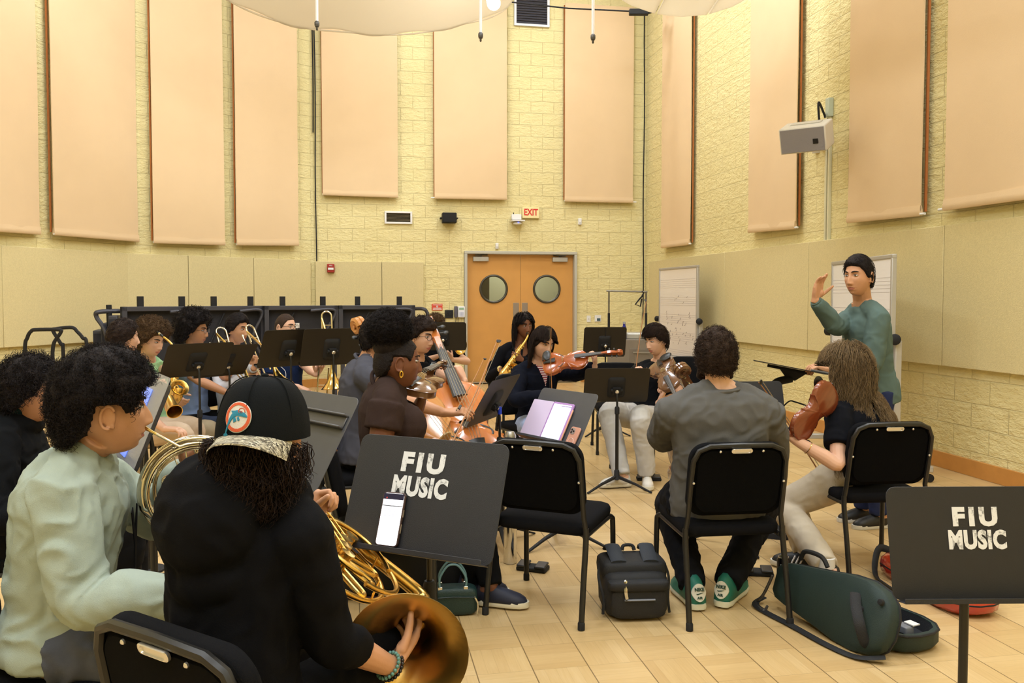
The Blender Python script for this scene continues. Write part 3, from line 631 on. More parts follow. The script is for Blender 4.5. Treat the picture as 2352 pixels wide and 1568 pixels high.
# --- music stands
M_desk = mat('stand_desk_black', '1f1f23', .48, var=.16, vscale=24, bump=.25, bscale=600)
M_deskf = mat('stand_desk_brown', '211b13', .5, var=.15, vscale=24, bump=.25, bscale=600)
M_deskg = mat('stand_desk_grey', '4a4a4e', .42, var=.1, vscale=24)
STANDS = {}
def stand(key, cx, cy, zc, a, tilt, label, w=.508, h=.325, m=None, base=None, basez=0., ledge=True, roll=0., leg0=0.):
    """cx, cy, zc: centre of the desk; a: heading of the player; tilt: lean from vertical"""
    m = m or M_desk; f = hd(a); r = rt(a); tl = radians(tilt); up = f*sin(tl) + V((0, 0, cos(tl))); nf = -f*cos(tl) + V((0, 0, sin(tl)))   # front normal
    if roll: q = Quaternion(nf, radians(roll)); r = q @ r; up = q @ up
    c = V((cx, cy, zc)); bp = V((cx, cy, 0)) + f*(.035) if base is None else V((base[0], base[1], 0))
    t = empty('music_stand', bp, 0, label, 'music stand', 'music stands'); M = frame(c - bp, r, up, nf); STANDS[key] = (frame(c, r, up, nf), w, h, t)
    out = []                                                       # desk outline: bevelled upper corners
    for p in rrect(w, h, .028, 4): out.append(p)
    mb = MB(); mb.slab(out, -.0025, 0, M); d = mb.build('desk', m, t, bevel=.0012, bseg=1)
    if ledge:
        mb = MB(); L = w - .02
        for (y0, z0, dy, dz) in ((-h/2, .028, .003, .056), (-h/2 + .006, .055, .015, .003)): mb.box(M @ V((0, y0, z0)), (L, dy, dz), M.to_3x3())
        mb.build('ledge', m, t, bevel=.001, bseg=1)
    mb = MB(); mb.rings([[M @ V((x*s, y*s - .02, z)) for x, y in rrect(.12, .16, .02, 3)] for s, z in ((1.15, -.003), (1., -.016), (.75, -.022), (.01, -.022))], cap=True); mb.build('back_plate', M_blackm, t)
    top = M @ V((0, -.03, -.035)); col = V((0, 0, max(.42, min(top.z - .12, .62))))
    mb = MB(); mb.box(M @ V((0, -.03, -.03)), (.06, .05, .03), M.to_3x3()); mb.cyl(M @ V((-.045, -.03, -.03)), M @ V((.045, -.03, -.03)), .014, 10); mb.build('tilt_clamp', M_blackm, t)
    mb = MB(); mb.lathe([(.0, 0), (.013, .001), (.016, .008), (.009, .014)], M @ V((0, -.03, -.046)), -nf, 12); mb.build('knob', M_nickel, t)
    k = V((0, 0, top.z - .01)); mb = MB(); mb.tube([V((0, 0, col.z - .1)), V((0, 0, k.z - .05)), (k + top)/2 + V((0, 0, -.015)), top], .0085, 10); mb.build('upper_pole', M_tubeb, t)
    mb = MB(); mb.cyl(V((0, 0, .1)), col, .0135, 12); mb.build('pole', M_tubeb, t)
    mb = MB(); mb.lathe([(.0145, -.03), (.019, -.025), (.019, .02), (.015, .03)], col, (0, 0, 1), 12); mb.build('collar', M_blackm, t)
    mb = MB(); mb.lathe([(.0135, .16), (.02, .15), (.022, .1), (.03, .085), (.01, .075)], (0, 0, 0), (0, 0, 1), 12); mb.build('hub', M_blackm, t)
    for i in range(3):
        d_ = hd(leg0 + a + 60 + 120*i); s_ = d_.cross(V((0, 0, 1))); mb = MB()
        mb.rings([[p + s_*x*wd + V((0, 0, z*ht)) for x, z in ((-1, -1), (1, -1), (1, 1), (-1, 1))] for p, wd, ht in ((d_*.015 + V((0, 0, .1)), .011, .012), (d_*.15 + V((0, 0, .06)), .011, .008), (d_*.265 + V((0, 0, .014)), .010, .006), (d_*.285 + V((0, 0, .008)), .009, .006))]); mb.build('leg', M_blackm, t, bevel=.002, bseg=1)
    return t
def stand_px(key, px, py, d, a, tilt, label, **k):
    c = W(px, py, d); return stand(key, c.x, c.y, c.z, a, tilt, label, **k)
stand_px('fiu', 972, 1139, 2.42, 66, 22, 'black music stand stencilled FIU MUSIC with a phone on its desk', h=.345)
stand_px('fiu2', 2233, 1246, 2.48, 91, 11, 'black music stand stencilled FIU MUSIC at the lower right corner', h=.335)
c = V((-.534, 2.9, 1.144)) - rt(45)*.254 - (hd(45)*sin(radians(31)) + V((0, 0, cos(radians(31)))))*.18
stand('grey', c.x, c.y, c.z, 45, 31, 'large grey music stand with a folded rail, right of the cap', h=.36, m=M_deskg, ledge=False)
stand_px('s4', 453, 826, 6.25, -46, 36, 'dark music stand seen from behind in front of the green shirt', m=M_deskf)
stand_px('s5', 520, 828, 6.7, -32, 36, 'dark music stand seen from behind, partly hidden by the one before the green shirt', m=M_deskf)
stand_px('s6', 662, 799, 6.6, -40, 22, 'dark music stand seen from behind in front of the person with glasses in navy', m=M_deskf)
stand_px('s7', 762, 796, 6.75, -56, 20, 'dark music stand seen from behind below the upright trombone slide', m=M_deskf)
stand_px('s8', 1018, 772, 9.1, -88, 15, 'dark music stand seen from behind under the wall phone', m=M_deskf)
stand_px('s9', 1389, 785, 9.0, -84, 15, 'dark two-panel music stand near the back, right of the door', m=M_deskf, w=.47, h=.34)
stand_px('s10', 1416, 884, 6.43, -88, 26, 'dark music stand seen from behind in front of the grey sweatpants', m=M_deskf, h=.31)
c = V((-.03, 4.98, 1.02)) - (hd(-20)*sin(radians(30)) + V((0, 0, cos(radians(30)))))*.165
stand('s11', c.x, c.y, c.z, -20, 30, 'dark tilted music stand with blue tape on its pole beside the cello', m=M_deskf)
c = V((.35, 5.0, .93)) - (hd(38.5)*sin(radians(30)) + V((0, 0, cos(radians(30)))))*.17
stand('tablet', c.x, c.y, c.z, 38.5, 30, 'grey music stand holding the lilac tablet, behind the empty chair', m=M_deskg, h=.345)
stand_px('s13', 1708, 938, 4.93, 95, 16, 'dark music stand with a clip, between the grey sweatshirt and the violin', m=M_desk, h=.33)
stand_px('s15', 326, 966, 3.15, 33, 22, 'dark music stand seen nearly edge-on in front of the sage sweatshirt player', m=M_desk, h=.33)
# rail on the grey stand
M, w_, h_, t = STANDS['grey']; Mi = Matrix.Translation(-t.location) @ M; mb = MB()
for y, dz, hh in ((.105, .012, .008), (.06, .012, .008), (.0825, .003, .04)): mb.box(Mi @ V((0, y, dz)), (w_ - .03, hh, dz*2), Mi.to_3x3())
mb.build('page_rail', mat('rail_grey', '57565a', .4, .3), t, bevel=.003)
# blue tape
t = STANDS['s11'][3]; mb = MB(); mb.cyl((0, 0, .79), (0, 0, .835), .0125, 14); mb.build('blue_tape', mat('blue_tape', '1c3fd0', .5), t)
# divider on the back stand
M, w_, h_, t = STANDS['s9']; Mi = Matrix.Translation(-t.location) @ M; mb = MB(); mb.box(Mi @ V((0, 0, -.006)), (.012, h_, .008), Mi.to_3x3()); mb.build('fold_hinge', M_blackm, t)
# stencilled lettering
M_paint = bpy.data.materials.new('stencil_paint'); M_paint.use_nodes = True; g = NT(M_paint); tc = g.n('TexCoord'); nz = g.n('TexNoise', Scale=55., Detail=6., Roughness=.75); g.l(tc.outputs['Object'], nz.inputs['Vector'])
n2 = g.n('TexNoise', Scale=14., Detail=2.); g.l(tc.outputs['Object'], n2.inputs['Vector']); rr = g.n('MapRange'); rr.inputs['From Min'].default_value = .36; rr.inputs['From Max'].default_value = .46
g.l(g.math('ADD', g.math('MULTIPLY', nz.outputs['Fac'], .6), g.math('MULTIPLY', n2.outputs['Fac'], .38)), rr.inputs['Value']); g.l(g.mix(rr.outputs[0], lin('3a393c'), lin('e4e3e2')), g.b.inputs['Base Color']); g.b.inputs['Roughness'].default_value = .7
def letter_strokes(ch):                # stencil capitals as bars, unit box 0..1
    return {'F': [((0, 0, .34, 1)), ((.42, .74, 1, 1)), ((.42, .38, .85, .6))], 'I': [(.3, 0, .72, 1)]}.get(ch)
def stencil(key, cx, cy, s=1.):
    M, w_, h_, t = STANDS[key]; Mi = Matrix.Translation(-t.location) @ M
    P = lambda x, y: Mi @ Matrix.Translation((cx + x*s, cy + y*s, .0012))
    o = text_mesh('FIU', .066*s, M_paint, 'lettering', t, P(-.004, .036), depth=.0002, bold=.0036*s, space=1.3, sx=1.12)
    o = text_mesh('MUSIC', .066*s, M_paint, 'lettering', t, P(-.002, -.026), depth=.0002, bold=.0034*s, space=1.08, sx=.80)
stencil('fiu', -.016, .052, 1.16); stencil('fiu2', .018, .035, 1.1)
# --- phone on the FIU stand
def phone(key, x, y, ang, w, h, label, screen, back, face=True):
    M, w_, h_, t0 = STANDS[key]; m4 = M @ Matrix.Translation((x, y, .009)) @ Matrix.Rotation(ang, 4, 'Z'); t = empty('smartphone', m4.translation); t.matrix_world = m4; tag(t, label, 'phone')
    mb = MB(); mb.slab(rrect(w, h, .012, 5), -.0045, .0045); mb.build('body', back, t, bevel=.0015)
    if face:
        mb = MB(); mb.slab(rrect(w*.91, h*.955, .009, 4), .0046, .0052); s = mb.build('screen', mat('phone_screen_white', 'f4f4fb', .3, emit=.95), t)
        mb = MB(); mb.box((0, h*.415, .0056), (w*.9, h*.11, .0006)); mb.build('title_bar', mat('phone_title', '1a1a3e', .4), s)
        mb = MB(); mb.box((0, h*.24, .0056), (w*.9, .0022, .0006)); mb.build('rule', mat('phone_rule', '22222a', .4), s)
        mb = MB()
        for yy in (.31, .28, .17, .14, .09, .06): mb.box((-.003, h*yy, .0056), (w*.7, .0012, .0004))
        mb.build('text_lines', mat('phone_text', 'c9cbe0', .5), s)
        mb = MB(); mb.lathe([(.0025, .0056), (.0025, .0062)], (-w*.3, h*.385, 0), (0, 0, 1), 10); mb.build('app_icon', mat('icon_red', 'd84a4a', .5), s)
        mb = MB()
        for yy, hh in ((.12, .022), (-.16, .026)): mb.box((w/2, h*yy, 0), (.003, hh, .004))
        mb.build('side_button', mat('button_tan', 'b9a58c', .4, .4), t)
    return t
phone('fiu', -.088, -.078, .02, .076, .158, 'smartphone with a bright white page leaning on the FIU MUSIC stand', None, mat('phone_case_brown', '4a3530', .5))
# --- lilac tablet
M, w_, h_, t0 = STANDS['tablet']; m4 = M @ Matrix.Translation((.01, -.045, .008)); t = empty('tablet'); t.matrix_world = m4; tag(t, 'tablet in a lilac folio case showing sheet music', 'tablet')
Ml = mat('lilac_case', 'e2cfec', .6, bump=.2, bscale=500); mb = MB(); mb.slab(rrect(.185, .262, .012, 4), -.006, .006); mb.build('case', mat('lilac_shell', 'b98ccb', .5), t, bevel=.003)
mb = MB(); mb.slab(rrect(.19, .262, .01, 4, -.19), -.006, 0); mb.build('cover_flap', Ml, t, bevel=.002)
mb = MB(); mb.slab(rrect(.158, .236, .004, 3), .0062, .0068); s = mb.build('screen', mat('tablet_screen', 'e9ecfb', .3, emit=.75), t)
mb = MB()
for k in range(9):
    yy = .082 - .0225*k
    for q in range(5): mb.box((0, yy - .0022*q, .0072), (.14, .0005, .0003))
    x = -.066
    while x < .066: mb.box((x, yy - random.uniform(0, .009), .0073), (.0022, .0022, .0003)); x += random.uniform(.004, .011)
mb.build('sheet_music', mat('music_ink', '8d90b8', .6), s)
mb = MB(); mb.box((.035, .108, .0072), (.09, .006, .0004)); mb.build('menu_bar', mat('menu_lilac', 'b6a2d8', .5), s)
mb = MB(); mb.tube([(.098, .09, .004), (.098, -.12, .004)], .005, 8, round_=True); mb.build('stylus', mat('peach_stylus', 'e6a98c', .5), t)
# --- pink phone, back facing out
Mp = mat('peach_phone', 'dba08a', .35, .2); t = phone('tablet', .19, -.13, -.04, .078, .16, 'peach smartphone showing its cameras, leaning beside the lilac tablet', None, Mp, face=False)
mb = MB(); mb.slab(rrect(.036, .038, .01, 4, -.015, .052), .0045, .0065); cm = mb.build('camera_plate', mat('camera_plate', 'b9a7a0', .3, .4), t)
for x, y in ((-.023, .06), (-.023, .044), (-.007, .052)): mb = MB(); mb.lathe([(.0065, .0065), (.0065, .0085), (.005, .009), (.0005, .0088)], (x, y, 0), (0, 0, 1), 14); mb.build('lens', mat('lens_dark', '2a2226', .15), cm)
mb = MB(); mb.tube([(.0215*cos(2*pi*k/28), -.012 + .0215*sin(2*pi*k/28), .005) for k in range(28)], .002, 5, closed=True); mb.box((0, -.048, .005), (.005, .022, .002)); mb.build('magnet_ring', mat('ring_pale', 'e8c4b6', .5), t)
# --- phone clip on the stand of the grey sweatshirt player
M, w_, h_, t = STANDS['s13']; Mi = Matrix.Translation(-t.location) @ M; mb = MB(); mb.box(Mi @ V((.0, .09, .014)), (.06, .035, .02), Mi.to_3x3()); mb.build('clip', M_blackm, t, bevel=.006)
# --- clear sleeve with a lit tablet on the edge-on stand
M, w_, h_, t0 = STANDS['s15']; t = empty('document_sleeve'); t.matrix_world = M @ Matrix.Translation((.0, -.01, .012)); tag(t, 'clear plastic sleeve with a lit page on the edge-on music stand', 'document sleeve')
mb = MB(); mb.slab(rrect(.5, .4, .02, 4), -.001, .001); mb.build('plastic', mat('clear_plastic', 'e6e6ea', .1, alpha=.28), t)
mb = MB(); mb.slab(rrect(.2, .27, .01, 4, -.06), .0015, .004); mb.build('lit_page', mat('lit_blue', '6a86e8', .3, emit=.5), t)
# --- conductor's stand
c = W(1815, 843, 5.3); t = empty('conductor_stand', (c.x - .07, c.y, 0), 0, 'black conductor music stand tilted flat on a bent arm', 'music stand'); o = V(t.location)
a = 163; f = hd(a); r = rt(a); tl = radians(80); up = f*sin(tl) + V((0, 0, cos(tl))); r = (r - V((0, 0, .083))).normalized(); up = (up - r*up.dot(r)).normalized(); nf = r.cross(up); M = frame(c - o, r, up, nf)
mb = MB(); mb.slab(rrect(.56, .46, .02, 4), -.003, 0, M); mb.build('desk', M_blackm, t, bevel=.001, bseg=1)
mb = MB(); mb.box(M @ V((0, -.2, .006)), (.5, .16, .010), M.to_3x3()); mb.build('score', mat('score_paper', '6e6a60', .7), t, bevel=.002)
mb = MB(); mb.box(M @ V((-.2, -.232, .02)), (.05, .012, .03), M.to_3x3()); mb.build('blue_clip', mat('blue_clip', '2a2fd0', .5), t)
mb = MB(); mb.box(M @ V((0, 0, -.016)), (.09, .28, .02), M.to_3x3()); mb.rings([[M @ V((x*s, y*s - .02, z)) for x, y in rrect(.08, .16, .01, 2)] for s, z in ((1, -.025), (.5, -.065), (.3, -.08))]); mb.build('bracket', M_blackm, t, bevel=.004)
mb = MB(); q = M @ V((0, -.02, -.07)); mb.tube(crom([q, q + V((-.1, 0, -.03)), V((0, 0, q.z - .1)), V((0, 0, q.z - .18)), V((0, 0, .06))], 8), .026, 10); mb.build('bent_post', M_blackm, t)
mb = MB(); mb.lathe([(.03, .12), (.035, .05), (.24, .03), (.25, .0)], (0, 0, 0), (0, 0, 1), 28); mb.build('base', M_blackm, t)
mb = MB(); pz = q.z - .19; mb.tube(crom([(.02, 0, pz), (.06, -.02, pz + .045), (.1, -.02, pz + .04), (.19, -.04, pz + .01)], 6), .005, 6); mb.tube([(.19, -.04, pz + .01), (.235, -.05, pz + .0)], .011, 8, round_=True); mb.build('gooseneck_microphone', M_blackm, t)
# --- whiteboards
def whiteboard(L, R_, zt, zb, label, writing, foot):
    u = (R_ - L); wl = u.length; u.normalize(); n = V((-u.y, u.x, 0)); n = n if n.dot(-L) > 0 else -n; c = (L + R_)/2
    t = empty('whiteboard', (c.x, c.y, 0), 0, label, 'whiteboard'); M = frame((0, 0, 0), u, V((0, 0, 1)), n) if u.cross(V((0, 0, 1))).dot(n) > 0 else frame((0, 0, 0), -u, V((0, 0, 1)), n)
    h = zt - zb; zc = (zt + zb)/2
    mb = MB(); mb.box(M @ V((0, zc, 0)), (wl, h, .02), M.to_3x3()); mb.build('board', mat('board_white' if not writing else 'board_ivory', 'f3f1f5' if not writing else 'eee6de', .25), t)
    Mf = mat('board_frame', 'b9b6b2', .4, .4)
    for (x, y, sx, sy) in ((0, zt, wl + .04, .035), (0, zb, wl + .04, .035), (-wl/2, zc, .035, h), (wl/2, zc, .035, h)):
        mb = MB(); mb.box(M @ V((x, y, .0)), (sx, sy, .04), M.to_3x3()); mb.build('frame', Mf, t, bevel=.006)
    mb = MB(); ns = int(h/.26)
    for k in range(ns):
        for q in range(5): mb.box(M @ V((0, zt - .17 - .26*k - .03*q, .0108)), (wl - .05, .0022, .001), M.to_3x3())
    mb.build('staff_lines', mat('staff_ink', 'bdb6ba', .5), t)
    if writing:
        mb = MB()
        for k in range(46):
            x, y = random.uniform(-wl*.33, wl*.42), random.choice((zt - .26*2 - .2, zt - .26*2 - .27, zt - .26*3 - .18, zt - .26*3 - .3, zt - .26 - .22)) + random.uniform(-.06, .06)
            a = random.uniform(.2, 1.1); l = random.uniform(.02, .06); p = V((x, y, .0112)); q = p + V((cos(a)*l, sin(a)*l, 0)); mb.tube([M @ p, M @ ((p+q)/2 + V((.006, -.008, 0))), M @ q], .0022, 4)
        mb.build('scribble', mat('marker_brown', '84706c', .6), t)
    for sx in (-1, 1):
        x = sx*(wl/2 + .035); mb = MB(); mb.box(M @ V((x, .62, -.03)), (.05, 1.06, .05), M.to_3x3()); mb.build('post', Mf, t, bevel=.006)
        mb = MB(); mb.lathe([(.04, -.01), (.045, .0), (.045, .05), (.03, .06)], M @ V((x + sx*.02, 1.16, .0)), M.to_3x3() @ V((sx, 0, .4)), 16); mb.build('pivot_knob', M_blackm, t)
        mb = MB(); mb.box(M @ V((x, .11, -.02)), (.06, .05, .6), M.to_3x3()); mb.build('foot', Mf, t, bevel=.008)
        for z in (-.28, .24): mb = MB(); mb.lathe([(.03, -.012), (.034, -.008), (.034, .008), (.03, .012)], M @ V((x, .036, z - .02)), M.to_3x3() @ V((1, 0, 0)), 14); mb.build('caster', M_blackm, t)
    mb = MB(); mb.box(M @ V((0, .13, -.03)), (wl, .06, .04), M.to_3x3()); mb.build('crossbar', Mf, t, bevel=.006)
    mb = MB(); mb.box(M @ V((0, zb - .01, .045)), (wl*.9, .012, .07), M.to_3x3()); mb.build('pen_tray', Mf, t, bevel=.003)
a, b = W(1517, 620, 12.9), W(1603, 612, 11.6); whiteboard(V((a.x, a.y, 0)), V((b.x, b.y, 0)), 1.93, .62, 'staff-lined whiteboard covered in handwriting near the back corner', True, 0)
a, b = W(1915, 605, 8.2), W(2053, 588, 6.7); whiteboard(V((a.x, a.y, 0)), V((b.x, b.y, 0)), 1.83, .62, 'staff-lined clean whiteboard behind the conductor in green', False, 0)
# --- folded risers along the left wall
M_ris = mat('riser_carpet', '2a2a30', .9, bump=.4, bscale=300); M_risf = mat('riser_frame', '43434b', .5, .3)
def riser(pa, pb, z0, z1, label, seed):
    u = pb - pa; u.z = 0; w = u.length; u.normalize(); n = V((u.y, -u.x, 0)); n = n if n.dot(-pa) > 0 else -n; c = (pa + pb)/2; t = empty('folded_riser', (c.x, c.y, 0), 0, label, 'riser', 'folded risers along the left wall')
    M = frame((0, 0, 0), u, n, V((0, 0, 1))) if u.cross(n).z > 0 else frame((0, 0, 0), -u, n, V((0, 0, 1)))
    R3 = M.to_3x3(); zc = (z0+z1)/2
    mb = MB(); mb.box(M @ V((0, -.06, zc)), (w - .04, .03, z1 - z0 - .04), R3); mb.build('deck', M_ris, t)
    mb = MB()
    for (x, z, sx, sz) in ((0, z1 - .03, w, .06), (0, z0 + .03, w, .06), (-w/2 + .03, zc, .06, z1 - z0), (w/2 - .03, zc, .06, z1 - z0)): mb.box(M @ V((x, 0, z)), (sx, .1, sz), R3)
    mb.build('frame', M_risf, t, bevel=.006)
    mb = MB(); mb.tube([M @ V((w*.1, .0, z1 - .1)), M @ V((w*.34, .03, zc - .12))], .014, 6); mb.build('brace', M_blackm, t)
    mb = MB(); mb.tube(crom([M @ V((-w*.42, .07, zc - .25)), M @ V((-w*.3, .09, zc)), M @ V((-w*.44, .1, z1 - .08)), M @ V((-w*.1, .1, z1 - .07))], 8), .02, 8); mb.build('guard_rail', M_risf, t)
    for x in (-w*.3, w*.25):
        mb = MB(); mb.box(M @ V((x, -.02, z1 + .06)), (.07, .06, .14), R3); mb.build('post_bracket', M_blackm, t, bevel=.004)
    mb = MB(); mb.box(M @ V((w*.05, -.04, z1 - .28)), (.06, .01, .07), R3); mb.build('sticker', M_white, t)
    for x in (-w*.45, w*.45):
        mb = MB(); mb.box(M @ V((x, 0, z0/2)), (.05, .08, z0), R3); mb.build('leg', M_risf, t)
for k, (pa, da, pb, db, lb) in enumerate(((278, 10.3, 452, 10.9, 'black folded riser behind the green shirt and afro players'), (452, 11.0, 606, 11.5, 'black folded riser behind the trombonist in the white shirt'), (606, 11.4, 775, 11.9, 'black folded riser behind the short-haired player with glasses'), (777, 11.9, 952, 12.3, 'black folded riser at the right end of the row, near the red notice'))):
    qa, qb = W(pa, 703, da), W(pb, 703, db); riser(V((qa.x, qa.y, 0)), V((qb.x, qb.y, 0)), .55, 1.38, lb, k)
for k, (px, pyt, d, lb) in enumerate(((264, 724, 10.4, 'upper'), (247, 741, 10.5, 'middle'), (229, 757, 10.6, 'lower'))):
    p = W(px, pyt, d); t = empty('folded_step', (p.x, p.y, 0), radians(20), ('tallest', 'middle', 'lowest')[k] + ' of three stepped dark riser units at the left end of the row', 'riser step'); mb = MB(); mb.box((0, 0, p.z/2), (.1, .5, p.z)); mb.build('side_frame', M_risf, t, bevel=.01); mb = MB(); mb.box((.03, -.26, p.z/2), (.14, .03, p.z - .08)); mb.build('panel', M_ris, t)
p = W(238, 714, 10.2); t = empty('guard_rail', (p.x, p.y, 0), 0, 'bent black tube guard rail at the left end of the risers', 'rail'); mb = MB(); mb.tube(crom([W(282, 714, 10.4) - V((p.x, p.y, 0)), W(228, 716, 10.2) - V((p.x, p.y, 0)), W(222, 728, 10.2) - V((p.x, p.y, 0)), W(245, 772, 10.2) - V((p.x, p.y, 0)), V((.1, 0, .35)), V((.1, 0, .0))], 6), .028, 8); mb.build('rail_tube', M_risf, t); mb = MB(); mb.cyl(V((.07, .05, 0)), W(250, 700, 10.3) - V((p.x, p.y, 0)), .035, 8); mb.build('post', M_blackm, t)
p = W(960, 712, 12.2); t = empty('guard_rail', (p.x, p.y, 0), 0, 'short bent black tube rail at the right end of the risers', 'rail'); o = V((p.x, p.y, 0)); mb = MB(); mb.tube(crom([W(950, 709, 12.3) - o, W(970, 709, 12.2) - o, W(980, 716, 12.2) - o, W(982, 740, 12.2) - o, V((.13, 0, 0))], 6), .026, 8); mb.build('rail_tube', M_risf, t)
# --- tube rails (folding stage rails) at the far left
for (pts, d, lb) in (([(57, 812), (63, 775), (72, 760), (84, 757), (135, 757), (139, 764), (125, 785), (121, 806), (121, 830)], 8.9, 'black bent tube rail nearest the left edge, hooked over the other'), ([(145, 806), (140, 790), (122, 760), (128, 755), (165, 752), (178, 762), (190, 776), (200, 800)], 9.2, 'black bent tube rail right behind the hooked one at the left')):
    base = W(pts[0][0], 900, d); base.z = 0; a, b = W(*pts[0], d), W(*pts[-1], d); path = [V((a.x, a.y, 0)) - base, a - base] + [W(x, y, d) - base for x, y in pts[1:]] + [V((b.x, b.y, 0)) - base]
    t = empty('stage_rail', base, 0, lb, 'rail'); mb = MB(); mb.tube(crom(path, 6), .02, 8); mb.build('rail_tube', M_blackm, t); mb = MB(); q0, q1 = V((path[0].x, path[0].y, 0)), V((path[-1].x, path[-1].y, 0))
    for q in (q0, q1): mb = MB(); mb.box(q + V((0, 0, .015)), (.12, .12, .03)); mb.build('foot_plate', M_blackm, t)
# --- clothes rack, console cabinet and red-lidded things at the back right
pa, pb = W(1393, 668, 12.9), W(1487, 670, 12.9); base = V(((pa.x+pb.x)/2, pa.y, 0)); t = empty('garment_rack', base, 0, 'thin metal garment rack against the back wall near the corner', 'garment rack'); mb = MB(); mb.cyl(pa - base, pb - base, .014, 8); mb.build('top_bar', mat('rack_grey', '8f8b80', .35, .7), t)
for x in (-.28, .30):
    mb = MB(); mb.cyl((x, 0, .08), (x, 0, pa.z), .013, 8); mb.build('upright', mat('rack_post', '77746a', .35, .7), t); mb = MB(); mb.cyl((x, 0, .08), (x, 0, 1.25), .019, 8); mb.build('sleeve', M_blackm, t); mb = MB(); mb.cyl((x, -.22, .06), (x, .22, .06), .016, 8); mb.build('foot', M_blackm, t)
t = empty('coat_hanger', W(1474, 690, 12.85), 0, 'black coat hanger hooked on the garment rack', 'hanger'); mb = MB(); mb.tube([(.0, 0, .14), (.03, 0, .12), (0, 0, .06), (-.03, 0, .03), (-.10, 0, -.06), (-.02, 0, -.09), (.0, 0, .03)], .013, 6); mb.build('hanger_body', M_blackm, t)
c = W(1462, 800, 11.6); t = empty('console_cabinet', (c.x, c.y, 0), radians(-10), 'grey-brown metal cabinet with a pale top behind the player in sweatpants', 'cabinet'); mb = MB(); mb.box((0, 0, .47), (.78, .5, .9)); mb.build('body', mat('cabinet_taupe', '7d7264', .5), t, bevel=.01)
mb = MB(); mb.box((0.02, 0, .96), (.5, .42, .09)); mb.build('tray', mat('tray_grey', 'b9b6ae', .35, .3), t, bevel=.02)
mb = MB(); mb.box((.08, -.255, .42), (.34, .012, .74)); d = mb.build('door', mat('cabinet_door', '74695b', .5), t, bevel=.004); mb = MB(); mb.box((.08, -.27, .74), (.24, .012, .02)); mb.build('handle', M_steel, d)
for x in (-.33, .33):
    for y in (-.2, .2): mb = MB(); mb.cyl((x, y, 0), (x, y, .04), .025, 8); mb.build('foot', M_blackm, t)
c = W(1437, 757, 11.4); t = empty('water_bottle', (c.x - .02, c.y, .92), 0, 'small dark blue bottle standing on the back cabinet', 'bottle'); mb = MB(); mb.lathe([(.03, 0), (.033, .02), (.033, .15), (.018, .19), (.018, .21)], (0, 0, 0)); mb.build('bottle_body', mat('bottle_blue', '20208a', .3), t); mb = MB(); mb.lathe([(.02, .21), (.02, .235), (.012, .24)], (0, 0, 0)); mb.build('cap', mat('cap_grey', '9a9aa4', .4), t)
c = W(1600, 850, 10.6); t = empty('low_cart', (c.x, c.y, 0), radians(-14), 'low white-edged cart half hidden behind the curly-haired cellist', 'cart'); mb = MB()
for z in (.12, .66): mb = MB(); mb.box((0, 0, z), (.62, .45, .04)); mb.build('shelf', mat('cart_cream', 'ddd6c6', .5), t, bevel=.008)
for x in (-.29, .29):
    for y in (-.2, .2): mb = MB(); mb.cyl((x, y, 0), (x, y, .66), .022, 8); mb.build('post', mat('cart_cream', 'ddd6c6', .5), t)
mb = MB(); mb.box((0, .1, .38), (.5, .2, .44)); mb.build('dark_crate', M_blackm, t)
# ================================================================== INSTRUMENTS
M_brass = mat('lacquered_brass', 'e6bd6a', .27, 1., bump=.05, bscale=60)
M_brassl = mat('pale_brass', 'e0c27a', .16, 1.)
M_silver = mat('nickel_silver', 'd3cbb6', .14, 1.)
M_ebony = mat('ebony', '1b1917', .35); M_ebonyg = mat('worn_ebony', '3c3a3c', .4)
M_string = mat('string_steel', 'c9c6c0', .3, .9)
M_maplebr = mat('bridge_maple', 'd9b981', .5)
def wood(name, c1, c2, rough=.22, coat=.5):
    if name in MATS: return MATS[name]
    m = mat(name, c1, rough, coat=coat); g = NT(m); tc = g.n('TexCoord'); mp = g.n('Mapping'); mp.inputs['Scale'].default_value = (60, 7, 20); g.l(tc.outputs['Object'], mp.inputs[0])
    n = g.n('TexNoise', Scale=1., Detail=3.); g.l(mp.outputs[0], n.inputs['Vector']); g.l(g.mix(n.outputs['Fac'], lin(c1), lin(c2)), g.b.inputs['Base Color']); return m
W_red = wood('varnish_red', '9c4a20', 'b8602c'); W_org = wood('varnish_orange', 'b5602a', 'cf7f3e'); W_brn = wood('varnish_brown', '5d3a24', '7d5535', .18); W_gold = wood('varnish_gold', 'b9743a', 'cf9150')
HALF = [(0, 0), (.10, .004), (.19, .03), (.255, .085), (.287, .16), (.290, .235), (.262, .31), (.232, .352), (.247, .372), (.205, .392), (.170, .44), (.157, .50), (.160, .555), (.178, .60), (.212, .632), (.196, .650), (.212, .69), (.232, .75), (.235, .81), (.212, .885), (.160, .945), (.085, .985), (.03, 1.0), (0, 1.0)]
